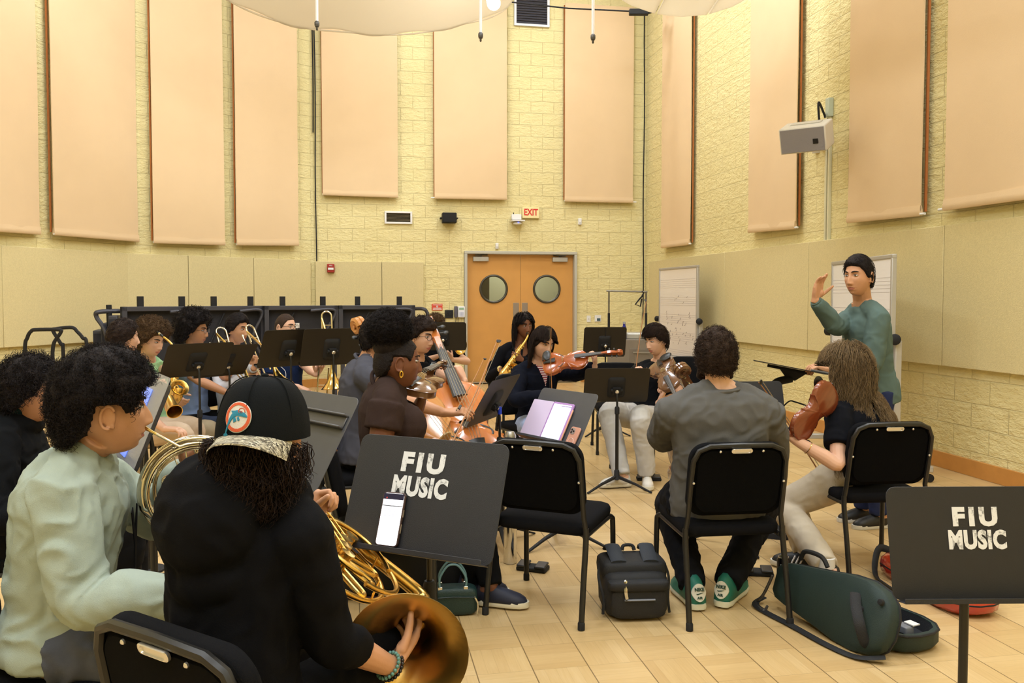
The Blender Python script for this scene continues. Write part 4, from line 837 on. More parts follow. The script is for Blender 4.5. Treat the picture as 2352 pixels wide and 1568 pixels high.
def fiddle(name, L, wd, label, cat, Mx, rib=.085, bow_=False, end=None, chin=True, scroll_col=None, backwd=None, sling=False):
    """local: y from the tail (0) to the scroll, z up out of the top plate; Mx is the world matrix of the body"""
    t = empty(name); t.matrix_world = Mx; tag(t, label, cat); rb = rib*L
    o = [(x*L, y*L) for x, y in HALF]; out = o + [(-x, y) for x, y in o[-2:0:-1]]; cy = .47*L
    mb = MB(); rings = []
    def ring(s, z): return [V((x*s, cy + (y - cy)*s, z)) for x, y in out]
    for s, z in ((.004, -rb - .045*L), (.35, -rb - .042*L), (.7, -rb - .028*L), (.92, -rb - .008*L), (1.0, -rb), (1.015, -rb + .004*L), (.985, -rb + .012*L), (.985, -.012*L), (1.015, -.006*L), (1.0, .0), (.92, .010*L), (.7, .032*L), (.35, .048*L), (.004, .05*L)): rings.append(ring(s, z))
    mb.rings(rings); mb.build('body', wd, t, sharp=.9)
    for sx in (-1, 1):                # f-holes follow the arching
        mb = MB(); pts = []
        for k in range(15):
            u = k/14; x = .105 + .045*sin((u-.5)*pi*1.1)*-1 + (.018*sin(u*pi*2)); y = .36 + .2*u; pts.append(V((sx*x*L, y*L, .0385*L - .05*L*abs(x - .11)*1.2)))
        mb.tube(pts, lerpr([.012*L, .006*L, .008*L, .006*L, .011*L], 15), 6, flat=.45); mb.build('f_hole', M_ebony, t)
    nz = .05*L; nk = 1.0*L; he = 1.42*L
    mb = MB(); mb.rings([[V((x*w_, y, z + h_*q)) for x, q in ((-1, .3), (-.7, 1), (.7, 1), (1, .3), (.8, -.6), (0, -1), (-.8, -.6))] for y, z, w_, h_ in ((.97*L, nz*.35, .05*L, .06*L), (1.03*L, nz*.9, .036*L, .03*L), (he - .02*L, nz*1.25, .032*L, .026*L), (he + .03*L, nz*1.1, .034*L, .035*L))]); mb.build('neck', scroll_col or wd, t)
    mb = MB(); mb.rings([[V((x*w_, y, z + q*.018*L)) for x, q in ((-1, 0), (-.8, .7), (0, 1.), (.8, .7), (1, 0), (.8, -.4), (-.8, -.4))] for y, z, w_ in ((.735*L, nz + .055*L, .06*L), (he + .005*L, nz + .012*L, .034*L))]); mb.build('fingerboard', M_ebonyg, t)
    mb = MB(); pb = [(he + .03*L, nz*1.0, .034*L, .03*L), (he + .12*L, nz*.6, .032*L, .045*L), (he + .24*L, nz*.0, .026*L, .035*L), (he + .28*L, -nz*.1, .022*L, .028*L)]
    mb.rings([[V((x*w_, y, z + q*h_)) for x, q in ((-1, -1), (-1, 1), (1, 1), (1, -1))] for y, z, w_, h_ in pb])
    sp = [V((0, he + .285*L + .062*L*(1 - k/26*.75)*cos(2.2 - k*.42), -nz*.1 - .005*L + .062*L*(1 - k/26*.75)*sin(2.2 - k*.42))) for k in range(27)]
    for x in (-.5, .5): mb.tube([p + V((x*.04*L, 0, 0)) for p in sp], lerpr([.026*L, .02*L, .016*L], 27), 6)
    mb.cyl(V((-.045*L, he + .285*L, -nz*.15)), V((.045*L, he + .285*L, -nz*.15)), .014*L, 10); mb.build('scroll', scroll_col or wd, t)
    for k in range(4):
        sx = 1 if k % 2 else -1; y = he + (.07 + .05*k)*L; z = nz*(.75 - .2*k); mb = MB(); mb.cyl(V((-sx*.03*L, y, z)), V((sx*.085*L, y, z)), .009*L, 8); mb.ball(V((sx*.105*L, y, z)), (.028*L, .022*L, .009*L), None, 10, 8); mb.build('peg', M_silver if sling else M_ebony, t)
    bz = .055*L; bh = .075*L if rib < .1 else .1*L
    mb = MB(); mb.slab([(-.058*L, 0), (.058*L, 0), (.054*L, bh*.5), (.03*L, bh*.97), (0, bh*1.08), (-.03*L, bh*.97), (-.054*L, bh*.5)], -.005*L, .005*L, Matrix(((1, 0, 0, 0), (0, 0, 1, .46*L), (0, 1, 0, bz - .008*L), (0, 0, 0, 1)))); mb.build('bridge', M_maplebr, t)
    mb = MB(); mb.rings([[V((x*w_, y, z + q*.012*L)) for x, q in ((-1, 0), (0, 1.2), (1, 0), (0, -.6))] for y, z, w_ in ((.02*L, .035*L, .025*L), (.12*L, .068*L, .04*L), (.30*L, .095*L, .062*L))]); mb.build('tailpiece', M_ebony, t)
    for k in range(4):
        x = (-1.5 + k); mb = MB(); mb.tube([V((x*.022*L, .3*L, .1*L)), V((x*.027*L, .46*L, bz + bh)), V((x*.012*L, he + .01*L, nz + .03*L)), V((x*.01*L, he + .1*L, nz*.8))], .0016*L + .0002, 4); mb.build('string', M_string, t)
    if chin:
        mb = MB(); mb.ball(V((-.17*L, .10*L, .075*L)), (.14*L, .1*L, .022*L), None, 16, 8); mb.box(V((-.1*L, .0, -.02*L)), (.05*L, .012*L, .14*L)); mb.build('chin_rest', M_ebony, t)
    if end:
        mb = MB(); mb.cyl(V((0, .0, -rb*.5)), V((0, -end, -rb*.5)), .0045, 8); mb.lathe([(.012, 0), (.018, .01), (.016, .04)], V((0, -.035, -rb*.5)), (0, 1, 0), 10); mb.build('endpin', M_steel, t)
    return t
def bow(a, b, side, label, L=.74, wd=None):
    """stick from the frog a to the tip b (world); side: direction of the hair"""
    a, b = V(a), V(b); d = (b - a).normalized(); L = (b-a).length; s = V(side); s = (s - d*s.dot(d)).normalized(); t = empty('bow', a, 0, label, 'bow'); k = L/.74
    P = lambda u, h: d*(u*L) + s*h*k
    mb = MB(); mb.tube(crom([P(0, 0), P(.25, .006), P(.6, .009), P(.9, .003), P(1, -.002)], 6), lerpr([.0046*k, .0045*k, .004*k, .003*k], 25), 8); mb.build('stick', wd or mat('bow_wood', 'a87242', .35), t)
    mb = MB(); q = s.cross(d); mb.quad(P(.06, .022) + q*.005*k, P(.985, .020) + q*.005*k, P(.985, .020) - q*.005*k, P(.06, .022) - q*.005*k); mb.quad(P(.06, .0235) + q*.005*k, P(.985, .0215) + q*.005*k, P(.985, .0215) - q*.005*k, P(.06, .0235) - q*.005*k); mb.build('hair_ribbon', mat('bow_hair', 'e8dcc0', .6), t)
    R3 = Matrix((q, s, d)).transposed(); mb = MB(); mb.box(P(.04, .013), (.011*k, .02*k, .05*k), R3); mb.build('frog', M_ebony, t, bevel=.002)
    mb = MB(); mb.rings([[P(u, h) + q*(x*.0045*k) for x in (-1, 1)] + [P(u, h2) + q*(x*.0045*k) for x in (1, -1)] for u, h, h2 in ((.975, -.003, .008), (.99, -.004, .021), (1.003, .012, .022))]); mb.build('tip', M_ebony, t)
    mb = MB(); mb.cyl(P(-.03, 0), P(0, 0), .0052*k, 8); mb.build('screw', M_silver, t)
    return t
def french_horn(Mx, label, m, m2, mouth=None, bell_r=.155, flip=1., bell=None, lead=(150, 60)):
    """local: the tubing lies in the xz plane round the origin, bell axis bell=(throat, centre of the rim)"""
    t = empty('french_horn'); t.matrix_world = Mx; tag(t, label, 'french horn')
    def circ(r, a0, a1, y0, y1, n=30, sq=1.): return [V((r*cos(radians(a0 + (a1-a0)*k/n)), y0 + (y1-y0)*k/n, r*sq*sin(radians(a0 + (a1-a0)*k/n)))) for k in range(n+1)]
    th, rim = bell or (V((.10, .0, -.16)), V((.16, -.05, -.33)))
    ax = (rim - th).normalized(); D = (rim - th).length; prof = []
    for k in range(22):
        u = k/21; prof.append((.022 + (bell_r - .022)*(u**4.6)*.82 + (bell_r - .022)*.18*u, D*u))
    inner = [(r - .0022, h + .0004) for r, h in reversed(prof)]
    mb = MB(); mb.lathe(prof + [(bell_r + .004, D - .001), (bell_r + .004, D + .003)] + inner, th, ax, 48, cap=False); mb.build('bell', m, t, sharp=1.2)
    mb = MB(); c = circ(.165, 200, 20, .0, .02, 26); st = crom([th, th - ax*.08, c[0]], 6); mb.tube(st[:-1] + c, lerpr([.0225, .021, .0185, .016, .013, .011], len(st) - 1 + len(c)), 12); mb.build('bell_branch', m, t)
    mb = MB(); mb.tube(circ(.15, -170, 190, -.024, -.03, 44), .0085, 10); mb.tube(circ(.172, 60, 330, -.03, .03, 36), .0075, 10); mb.build('main_coil', m2, t)
    mb = MB(); mb.tube(circ(.132, -30, 250, .032, .03, 36), .0075, 10); mb.build('inner_coil', m, t)
    for k, (x, z, rot) in enumerate(((-.045, .03, 20), (.0, .02, 35), (.045, .0, 50), (-.09, .02, 0))):
        mb = MB(); mb.lathe([(.0, -.032), (.018, -.032), (.02, -.028), (.02, .022), (.022, .024), (.022, .032), (.004, .034), (.0, .036)], (x, 0, z), (0, 1, 0), 18); mb.build('valve', m2, t)
    for k, (x0, z0, dx, dz, y) in enumerate(((-.045, .03, -.05, -.13, -.018), (0, .02, .0, -.125, -.012), (.045, 0, .05, -.10, -.018), (-.02, .03, .06, .085, -.02), (.03, .01, .10, .05, .01))):
        mb = MB(); d = V((dx, 0, dz)); e = V((-dz, 0, dx)).normalized()*.017; o = V((x0, y, z0)); mb.tube(crom([o - e, o + d*.85 - e, o + d - e*.6, o + d*1.05, o + d + e*.6, o + d*.85 + e, o + e], 5), .0062, 8); mb.build('valve_slide', m if k % 2 else m2, t)
    mp = mouth or V((-.24, -.02, .19)); e = circ(.158, lead[0], lead[1], -.035, -.035, 14)
    mb = MB(); mb.tube([mp] + crom([mp*.6 + e[0]*.4, e[0]], 4) + e[1:], lerpr([.0042, .0055, .006, .0065], 1 + 5 + 14), 10); mb.build('leadpipe', m2, t)
    d = (e[0] - mp).normalized(); mb = MB(); mb.lathe([(.0088, -.0), (.0092, .004), (.0075, .01), (.0062, .022), (.0045, .045), (.0045, .06)], mp - d*.045, d, 14); mb.build('mouthpiece', M_brassl, t)
    for k in range(3):
        mb = MB(); mb.tube([V((-.045 + .045*k, .03, .03 - .012*k)), V((-.075 + .04*k, .04, .10 - .012*k)), V((-.075 + .034*k, .045, .135 - .01*k))], .003, 6); mb.ball(V((-.075 + .034*k, .048, .142 - .01*k)), (.008, .003, .014), None, 10, 6); mb.build('lever', m2, t)
    for a in (35, 120, 215, 300):
        mb = MB(); mb.tube([V((.13*cos(radians(a)), .03, .13*sin(radians(a)))), V((.15*cos(radians(a)), -.026, .15*sin(radians(a))))], .0035, 6)
        mb.build('brace', m2, t)
    return t
def saxophone(pts, bell, label, s=1.):
    """world points: mouthpiece tip, neck bend, top of body, bow bottom; bell: rim centre"""
    tip, nk, top, bot = [V(p) for p in pts]; bell = V(bell); t = empty('saxophone', bot, 0, label, 'saxophone'); o = bot
    ax = (bot - top).normalized(); bd = (bell - bot); up = bd - ax*bd.dot(ax); up.normalize()
    mb = MB(); low = bot - ax*.03*s; r0, r1 = .012*s, .031*s; mb.tube([top - o, (top + low)/2 - o, low - o], [r0, (r0+r1)/2, r1], 14); mb.build('body', M_brass, t)
    half = up*(.062*s); mb = MB(); bowp = [low] + [low + half + ax*(.062*s*sin(radians(a))) - half*cos(radians(a)) for a in (20, 50, 90, 130, 160)] + [low + half*2]
    mb.tube([p - o for p in bowp], lerpr([.031*s, .036*s, .042*s], len(bowp)), 14); mb.build('bow_tube', M_brass, t)
    b0 = low + half*2; D = (bell - b0).length; mb = MB(); d = (bell - b0).normalized(); prof = [(.042*s + (.066*s - .042*s)*((k/12)**2.6), D*k/12) for k in range(13)]
    mb.lathe(prof + [(.068*s, D + .002)] + [(r - .003, h + .001) for r, h in reversed(prof)], b0 - o, d, 28, cap=False); mb.build('bell', M_brass, t)
    mb = MB(); mb.tube([p - o for p in crom([top, top - ax*.03*s, nk, nk*.45 + tip*.55], 6)], lerpr([.012*s, .011*s, .009*s, .007*s], 19), 10); mb.build('neck', M_brass, t)
    mb = MB(); q = nk*.5 + tip*.5; mb.tube([q - o, (q*.3 + tip*.7) - o, tip - o], [.0105*s, .0115*s, .004*s], 10); mb.build('mouthpiece', M_ebony, t)
    mb = MB(); mb.cyl(q*.62 + tip*.38 - o, q*.42 + tip*.58 - o, .0125*s, 12); mb.build('ligature', M_silver, t)
    sd = ax.cross(up).normalized(); Lb = (low - top).length
    for k in range(11):
        u = .1 + .08*k; c = top + ax*(Lb*u); r = r0 + (r1-r0)*u; kd = (up*cos(.3*(k % 3 - 1)) + sd*sin(.5*(k % 3 - 1))).normalized(); mb = MB(); mb.lathe([(.003, r*.9), (.003, r + .006*s), ((.009 + .009*u)*s, r + .007*s), ((.009 + .009*u)*s, r + .011*s), (.002, r + .013*s)], c - o, kd, 12); mb.build('key', M_brassl, t)
    for k in range(3):
        mb = MB(); d2 = (up*.5 + sd*(.9 if k < 2 else -.9)).normalized(); mb.cyl(top + ax*(Lb*(.1 + .3*k)) + d2*(r0 + .014*s) - o, top + ax*(Lb*(.36 + .3*k)) + d2*(r1 + .004*s) - o, .003*s, 6); mb.build('key_rod', M_brassl, t)
    return t
def trombone(bell_c, bell_n, tune, mouth, slide_end, label, off):
    """bell_c rim centre, bell_n bell direction, tune: top of the tuning slide, mouth, slide_end (world)"""
    bell_c, n, tune, mouth, se = V(bell_c), V(bell_n).normalized(), V(tune), V(mouth), V(slide_end); t = empty('trombone', bell_c, 0, label, 'trombone'); o = bell_c
    prof = [(.0095 + (.1 - .0095)*((k/18)**3.4), -.32 + .32*k/18) for k in range(19)]; mb = MB(); mb.lathe(prof + [(.102, .002)] + [(r - .0018, h + .0008) for r, h in reversed(prof)], (0, 0, 0), n, 36, cap=False); b0 = -n*.32
    mb.tube([b0, tune - o - n*-.02], .0095, 10); mb.build('bell', M_brassl, t)
    s = V(off).normalized(); W_ = .085; a = tune - o; mb = MB(); mb.tube([a + n*.12, a] + [a + s*W_/2 - s*W_/2*cos(radians(g)) - n*(W_/2*sin(radians(g))) for g in (20, 45, 70, 90, 110, 135, 160)] + [a + s*W_, a + s*W_ + n*.14], .0078, 10); mb.build('tuning_slide', M_silver, t)
    e = a + s*W_ + n*.14; mb = MB(); mb.tube([e, e + n*.25], .0075, 10); mb.build('gooseneck', M_brassl, t)
    d = (se - mouth).normalized(); q = d.cross(n).normalized()*.04 if abs(d.dot(n)) < .99 else s*.085; p0, p1 = mouth - o, se - o
    mb = MB(); mb.tube([p0 + d*.03, p1], .0065, 8); mb.tube([p0 + q + d*.05, p1 + q], .0065, 8); u = [p1 + q/2 - q/2*cos(radians(g)) + d*(q.length/2*sin(radians(g))) for g in (0, 30, 60, 90, 120, 150, 180)]; mb.tube(u, .0068, 8); mb.build('slide', M_silver, t)
    mb = MB(); mb.cyl(p0 + d*.14, p0 + q + d*.14, .0045, 6); mb.cyl(p0 + d*.2, p0 + q + d*.2, .0045, 6); mb.build('slide_brace', M_silver, t)
    mb = MB(); mb.lathe([(.0125, -.0), (.013, .004), (.011, .012), (.006, .03), (.006, .08)], p0 - d*.045, d, 14); mb.build('mouthpiece', M_silver, t)
    mb = MB(); mb.cyl(a + n*.08, a + s*W_ + n*.08, .005, 6); mb.build('bell_brace', M_silver, t)
    return t
# ================================================================== PEOPLE
def skin_mat(name, c, lips=None):
    m = mat('skin_' + name, c, .5, var=.06, vscale=35, bump=.08, bscale=350, spec=.4); m.node_tree.nodes['Principled BSDF'].inputs['Subsurface Weight'].default_value = .0
    l = mat('lips_' + name, lips, .4); return m, l
SK = {'light': skin_mat('light', 'd9a384', 'b8685c'), 'pale': skin_mat('pale', 'e2b296', 'c07468'), 'tan': skin_mat('tan', 'c08a66', 'a0604e'), 'olive': skin_mat('olive', 'cc9672', 'ab6656'), 'brown': skin_mat('brown', '7d4f38', '70392f'), 'dark': skin_mat('dark', '784a35', '7a3f38')}
M_eye = mat('eye_white', 'ddd6cf', .25); M_iris = mat('iris_dark', '1c120d', .15)
def hair_mat(name, c, c2=None, rough=.5):
    if name in MATS: return MATS[name]
    m = mat(name, c, rough + .12, spec=.18); g = NT(m); tc = g.n('TexCoord'); n = g.n('TexNoise', Scale=28., Detail=3.); g.l(tc.outputs['Object'], n.inputs['Vector'])
    g.l(g.mix(n.outputs['Fac'], lin(c), lin(c2 or c)), g.b.inputs['Base Color'])
    n3 = g.n('TexNoise', Scale=130., Detail=3., Roughness=.7); g.l(tc.outputs['Object'], n3.inputs['Vector']); bp = g.n('Bump', Strength=.9, Distance=.006); g.l(n3.outputs['Fac'], bp.inputs['Height']); g.l(bp.outputs[0], g.b.inputs['Normal']); return m
HBLK = hair_mat('hair_black', '0e0b0b', '2a2120'); HDK = hair_mat('hair_dark_brown', '17100d', '372720'); HBR = hair_mat('hair_brown', '3a2a1c', '6e5235'); HLT = hair_mat('hair_long_brown', '5a452f', 'a08560', .42); HMB = hair_mat('hair_mid_brown', '231914', '4b382c')
def sstep(a, b, x):
    t = np.clip((x - a) / (b - a), 0, 1); return t*t*(3 - 2*t)
def head_grid(mb, M, fem=0., nose=1., nlat=70, nlon=110):
    tl = np.linspace(-.999, .999, nlat); tl = np.sign(tl)*np.abs(tl)**.9; u = np.linspace(0, 2*pi, nlon, endpoint=False); lon = u - .55*np.sin(u)          # denser at the front (lon 0 = +y)
    T, Lo = np.meshgrid(tl, lon, indexing='ij'); p = np.where(T > 0, 2.15, 2.7); rh = np.maximum(1 - np.abs(T)**p, 1e-4)**(1/p)
    dx, dy = np.sin(Lo)*rh, np.cos(Lo)*rh; z = .119*T; s = sstep(-.05, -1., T)
    x = .0765*dx*(1 - (.30 + .05*fem)*s); y = np.where(dy > 0, .093*dy, .103*dy); y = np.where(dy < 0, y*(1 - .55*sstep(-.1, -.8, T)), y) + .004*s
    fr = sstep(.0, .05, y)
    E = lambda a, x0, sx, z0, sz, sym=True: a*np.exp(-(((np.abs(x) if sym else x) - x0)/sx)**2 - ((z - z0)/sz)**2)*fr
    ridge = np.where(z > -.034, sstep(.036, -.034, z), sstep(-.052, -.040, z))
    d = .0235*nose*np.exp(-(x/(.0085 + .004*sstep(.02, -.04, z)))**2)*ridge*fr + E(.009, .013, .007, -.040, .009) - E(.0125, .031, .017, .012, .013) + E(.0055*(1 - fem*.7), .03, .024, .033, .009)
    d += E(.004, .045, .02, -.02, .02) + E(.0065, 0, .019, -.0635, .0055, False) + E(.0075, 0, .017, -.0765, .006, False) - E(.0055, 0, .024, -.0695, .0028, False) + E(.006, 0, .019, -.106, .012, False) - E(.004, 0, .02, -.0895, .006, False) - E(.003, .05, .02, .05, .02)
    y = y + d; pts = np.stack([x, y, z], -1)
    mb.rings([[M @ V(q) for q in row] for row in pts.tolist()])
    for sx in (-1, 1):                     # ears
        R = Matrix.Rotation(-.25*sx, 3, 'Z') @ Matrix.Rotation(-.12, 3, 'X'); c = V((sx*.079, -.008, -.004)); B = [(.0, .0), (.0, 0)]
        mb.ball(M @ c, (.0058, .0165, .029), (M.to_3x3() @ R), 14, 10)
        mb.tube([M @ (c + R @ V((sx*.0085, .019*sin(a) - .004, .032*cos(a)))) for a in np.linspace(-.9, 3.3, 14)*-1], lerpr([.0045, .0055, .005, .0045, .005], 14), 7, round_=True)
        mb.ball(M @ (c + V((0, .006, -.026))), (.006, .008, .009), None, 8, 6)
def hand(mb, wr, d, n, side, curl=.5, sc=1., thumb=.5, spread=.07, curls=None):
    """d: towards the knuckles, n: palm normal, side: +1 right hand"""
    d = V(d).normalized(); n = V(n); n = (n - d*n.dot(d)).normalized(); x = d.cross(n)*side   # x: towards the thumb
    wr = V(wr); P = lambda a, b, c: wr + (x*a + d*b + n*c)*sc
    mb.rings([[P(a*w, y, z*h) for a, z in ((-1, -.5), (-.8, -1), (0, -1.15), (.8, -1), (1, -.5), (1, .5), (.8, 1), (0, .85), (-.8, 1), (-1, .5))] for y, w, h in ((-.03, .024, .019), (0, .026, .018), (.03, .036, .0165), (.065, .041, .0145), (.09, .040, .0115), (.098, .034, .008))])
    mb.ball(P(.026, .034, .010), (.017*sc, .028*sc, .016*sc), frame((0, 0, 0), x, d, n).to_3x3(), 10, 8)
    for i, (bx, L) in enumerate(((.031, .074), (.0105, .083), (-.0105, .077), (-.030, .060))):
        c_ = (curls[i] if curls else curl*(1 + .12*i)); fan = spread*(1.5 - i); q = P(bx, .086, -.001); a = .15*c_; dd = (d*cos(fan) + x*sin(fan)).normalized(); pts = [q]
        for f, k in ((.46, 1.0), (.30, 1.35), (.24, .9)):
            a += c_*k; st = dd*cos(a) + n*sin(a)
            for h in (.5, 1.): pts.append(q + st*(L*f*h*sc))
            q = pts[-1]
        mb.tube([P(bx*.9, .06, -.001)] + pts, [r*sc for r in (.0095, .0095, .0088, .0086, .0080, .0076, .0066)], 8, round_=True)
    q = P(.030, .022, .008); a0 = .75; pts = [q]
    for f, bend in ((.034, .0), (.032, .35), (.026, .55)):
        v = d*cos(a0 - bend*.8) + x*sin(a0 - bend*.8) + n*(.25 + thumb*(.3 + bend)); q = q + v.normalized()*f*sc; pts.append(q)
    mb.tube(pts, [r*sc for r in (.0135, .0115, .0102, .0082)], 8, round_=True)
def ik(S_, W_, l1, l2, hint):
    S_, W_, h = V(S_), V(W_), V(hint); d = W_ - S_; L = d.length; k = max(1., L/((l1+l2)*.995)); l1, l2 = l1*k, l2*k; d.normalize(); a = (l1*l1 - l2*l2 + L*L)/(2*L); hh = sqrt(max(0, l1*l1 - a*a)); h = (h - d*h.dot(d)).normalized(); return S_ + d*a + h*hh
class Fig: pass
def scalp(dx, dy, dz):
    return np.stack([.0785*dx, np.where(dy > 0, .094, .105)*dy, .121*dz], -1)
def hair_low(phi, kind=0):                 # lowest hair height by azimuth from the front
    xs, ys = ([0, .75, 1.05, 1.35, 1.6, 1.95, 2.4, pi], [.60, .55, .34, -.02, -.1, -.45, -.62, -.66]); return np.interp(np.abs(phi), xs, ys)
def hair_shell(HM, hfun, m, name, parent, base, n=(64, 90), low=hair_low, noise_a=.006, noise_f=40., drop=.02):
    T = np.linspace(-.995, .995, n[0]); u = np.linspace(-pi, pi, n[1], endpoint=False); TT, PH = np.meshgrid(T, u, indexing='ij'); rh = np.sqrt(1 - TT**2); dx, dy, dz = np.sin(PH)*rh, np.cos(PH)*rh, TT
    p = scalp(dx, dy, dz); nrm = np.stack([dx, dy, dz], -1); mask = sstep(-.07, .05, dz - low(PH)); h = hfun(dx, dy, dz, PH)
    nz = np.array([noise.noise(V(q)*noise_f) for q in (p*(1 + h[..., None]*4)).reshape(-1, 3)]).reshape(h.shape)
    p = p + nrm*((h*mask + nz*noise_a*mask*np.minimum(1, h/.015)) - drop*(1 - mask))[..., None]
    q = p.reshape(-1, 3); W3 = np.array(HM.to_3x3()); q = q @ W3.T + np.array(HM.translation - base); idx = np.arange(n[0]*n[1]).reshape(n); a, b = idx[:-1], idx[1:]; Q = np.stack([a, np.roll(a, -1, 1), np.roll(b, -1, 1), b], -1).reshape(-1, 4)
    cap = []; me = np_mesh(name, q, Q, m); return link(name, me, parent)
def roots(n, low=hair_low, extra=0., zmax=1.):
    out = []
    while len(out) < n:
        z = RNG.uniform(-.9, zmax); ph = RNG.uniform(-pi, pi)
        if z > low(np.array(ph)) + extra: out.append((sin(ph)*sqrt(1-z*z), cos(ph)*sqrt(1-z*z), z))
    return np.array(out)
def curls(HM, base, parent, m, n, hfun, L=.05, r=.007, turns=1.6, rad=.0016, K=14, low=hair_low, inset=.6, name='curls', flat=.5, zmax=1.):
    D = roots(n, low, 0., zmax); ph = np.arctan2(D[:, 0], D[:, 1]); h = hfun(D[:, 0], D[:, 1], D[:, 2], ph); s = scalp(D[:, 0], D[:, 1], D[:, 2]) + D*(h*inset)[:, None]
    rnd = RNG.normal(size=D.shape); ax = D + flat*rnd; ax /= np.linalg.norm(ax, axis=1, keepdims=True); A = np.cross(ax, RNG.normal(size=D.shape)); A /= np.linalg.norm(A, axis=1, keepdims=True); B = np.cross(ax, A)
    t = np.linspace(0, 1, K); w = 2*pi*turns*t + 0; ll = (L*RNG.uniform(.6, 1.25, size=n))[:, None, None]; rr = (r*RNG.uniform(.6, 1.3, size=n))[:, None, None]; sg = np.where(RNG.uniform(size=n) > .5, 1, -1)[:, None, None]
    P = s[:, None, :] + ax[:, None, :]*(t[None, :, None]*ll) + rr*(A[:, None, :]*(np.cos(w)[None, :, None] - 1) + sg*B[:, None, :]*np.sin(w)[None, :, None])
    v, q = strands(P, rad*np.linspace(1, .5, K)); v = v @ np.array(HM.to_3x3()).T + np.array(HM.translation - base); return link(name, np_mesh(name, v, q, m), parent)
def falling(HM, base, parent, m, n, L, rad=.0018, K=26, spread=.012, low=hair_low, part=0., blockers=(), wave=.006, name='hair_strands', front=1., keep=None, zmin=None, lift0=0.):
    """long hair combed from a parting, sliding down the skull and hanging"""
    D = roots(n, low)
    if zmin is not None: D = D[D[:, 2] > zmin]
    if keep is not None: D = D[keep(D)]
    n = len(D); g = np.array(HM.to_3x3().transposed() @ V((0, 0, -1))); P = np.zeros((n, K, 3)); p = scalp(*D.T)*1.03 + D*lift0; P[:, 0] = p; ax = np.array([.0785, .1, .121])
    Ls = L*RNG.uniform(.78, 1.05, n); side = np.where(D[:, 0] - part >= 0, 1., -1.); ph = RNG.uniform(0, 6.28, n); off = RNG.uniform(.0, 1., n)**1.5*spread
    HR = np.array(HM.to_3x3()); ht = np.array(HM.translation); vel = np.stack([side*.9, -.35 + .0*side, .15 + 0*side], -1)
    for k in range(1, K):
        e = p/ax; rr = np.linalg.norm(e, axis=1); nrm = e/ax; nrm /= np.linalg.norm(nrm, axis=1, keepdims=True)
        near = np.clip((1.45 - rr)/.3, 0, 1)[:, None]; v = vel*near*max(0, 1 - k/7.) + g*(1.0) ; dn = (v*nrm).sum(1, keepdims=True); v = v - nrm*np.minimum(dn, 0)*near; v /= np.linalg.norm(v, axis=1, keepdims=True) + 1e-9
        p = p + v*(Ls/(K-1))[:, None]; e = p/(ax + .008 + lift0 + off[:, None]); rr = np.linalg.norm(e, axis=1); ins = rr < 1; p[ins] = p[ins]/rr[ins][:, None]
        yb = (p[:, 2] < .035) & (p[:, 1] > .012); p[yb, 1] = .012; fc = (p[:, 1] > .015) & (p[:, 2] < .06) & (np.abs(p[:, 0]) < .066 + .2*np.clip(p[:, 1] - .06, -.2, 0)); p[fc, 0] = side[fc]*(.066 + .2*np.clip(p[fc, 1] - .06, -.2, 0))
        wv = wave*np.stack([np.sin(ph + k*.55), np.cos(ph*1.7 + k*.5), 0*ph], -1)*(k/K)
        if blockers:
            w = p @ HR.T + ht
            for c, r3, R in blockers:
                q = (w - np.array(c)) @ np.array(R); s = np.linalg.norm(q/np.array(r3), axis=1); i2 = s < 1
                if i2.any(): q[i2] = q[i2]/s[i2][:, None]; w[i2] = q[i2] @ np.array(R).T + np.array(c)
            p = (w - ht) @ HR
        P[:, k] = p + wv
    v, q = strands(P, rad*np.concatenate([np.ones(K-6), np.linspace(1, .3, 6)])); v = v @ HR.T + np.array(HM.translation - base); return link(name, np_mesh(name, v, q, m), parent)
def combed(HM, base, parent, m, n, hfun, L=.03, dirv=(0, 1, .3), rad=.0014, K=7, low=hair_low, lift=.5, jit=.5, name='hair_strands'):
    D = roots(n, low); ph = np.arctan2(D[:, 0], D[:, 1]); h = hfun(D[:, 0], D[:, 1], D[:, 2], ph); s = scalp(*D.T) + D*(h*.96 + .001)[:, None]; dv = np.array(dirv)[None] + RNG.normal(size=D.shape)*jit; dv -= D*(dv*D).sum(1, keepdims=True); dv /= np.linalg.norm(dv, axis=1, keepdims=True)
    t = np.linspace(0, 1, K)[None, :, None]; ll = (L*RNG.uniform(.6, 1.2, n))[:, None, None]; P = s[:, None, :] + ll*(dv[:, None, :]*t + D[:, None, :]*(lift*t - (lift + .12)*t*t))
    v, q = strands(P, rad*np.linspace(1, .4, K)); v = v @ np.array(HM.to_3x3()).T + np.array(HM.translation - base); return link(name, np_mesh(name, v, q, m), parent)
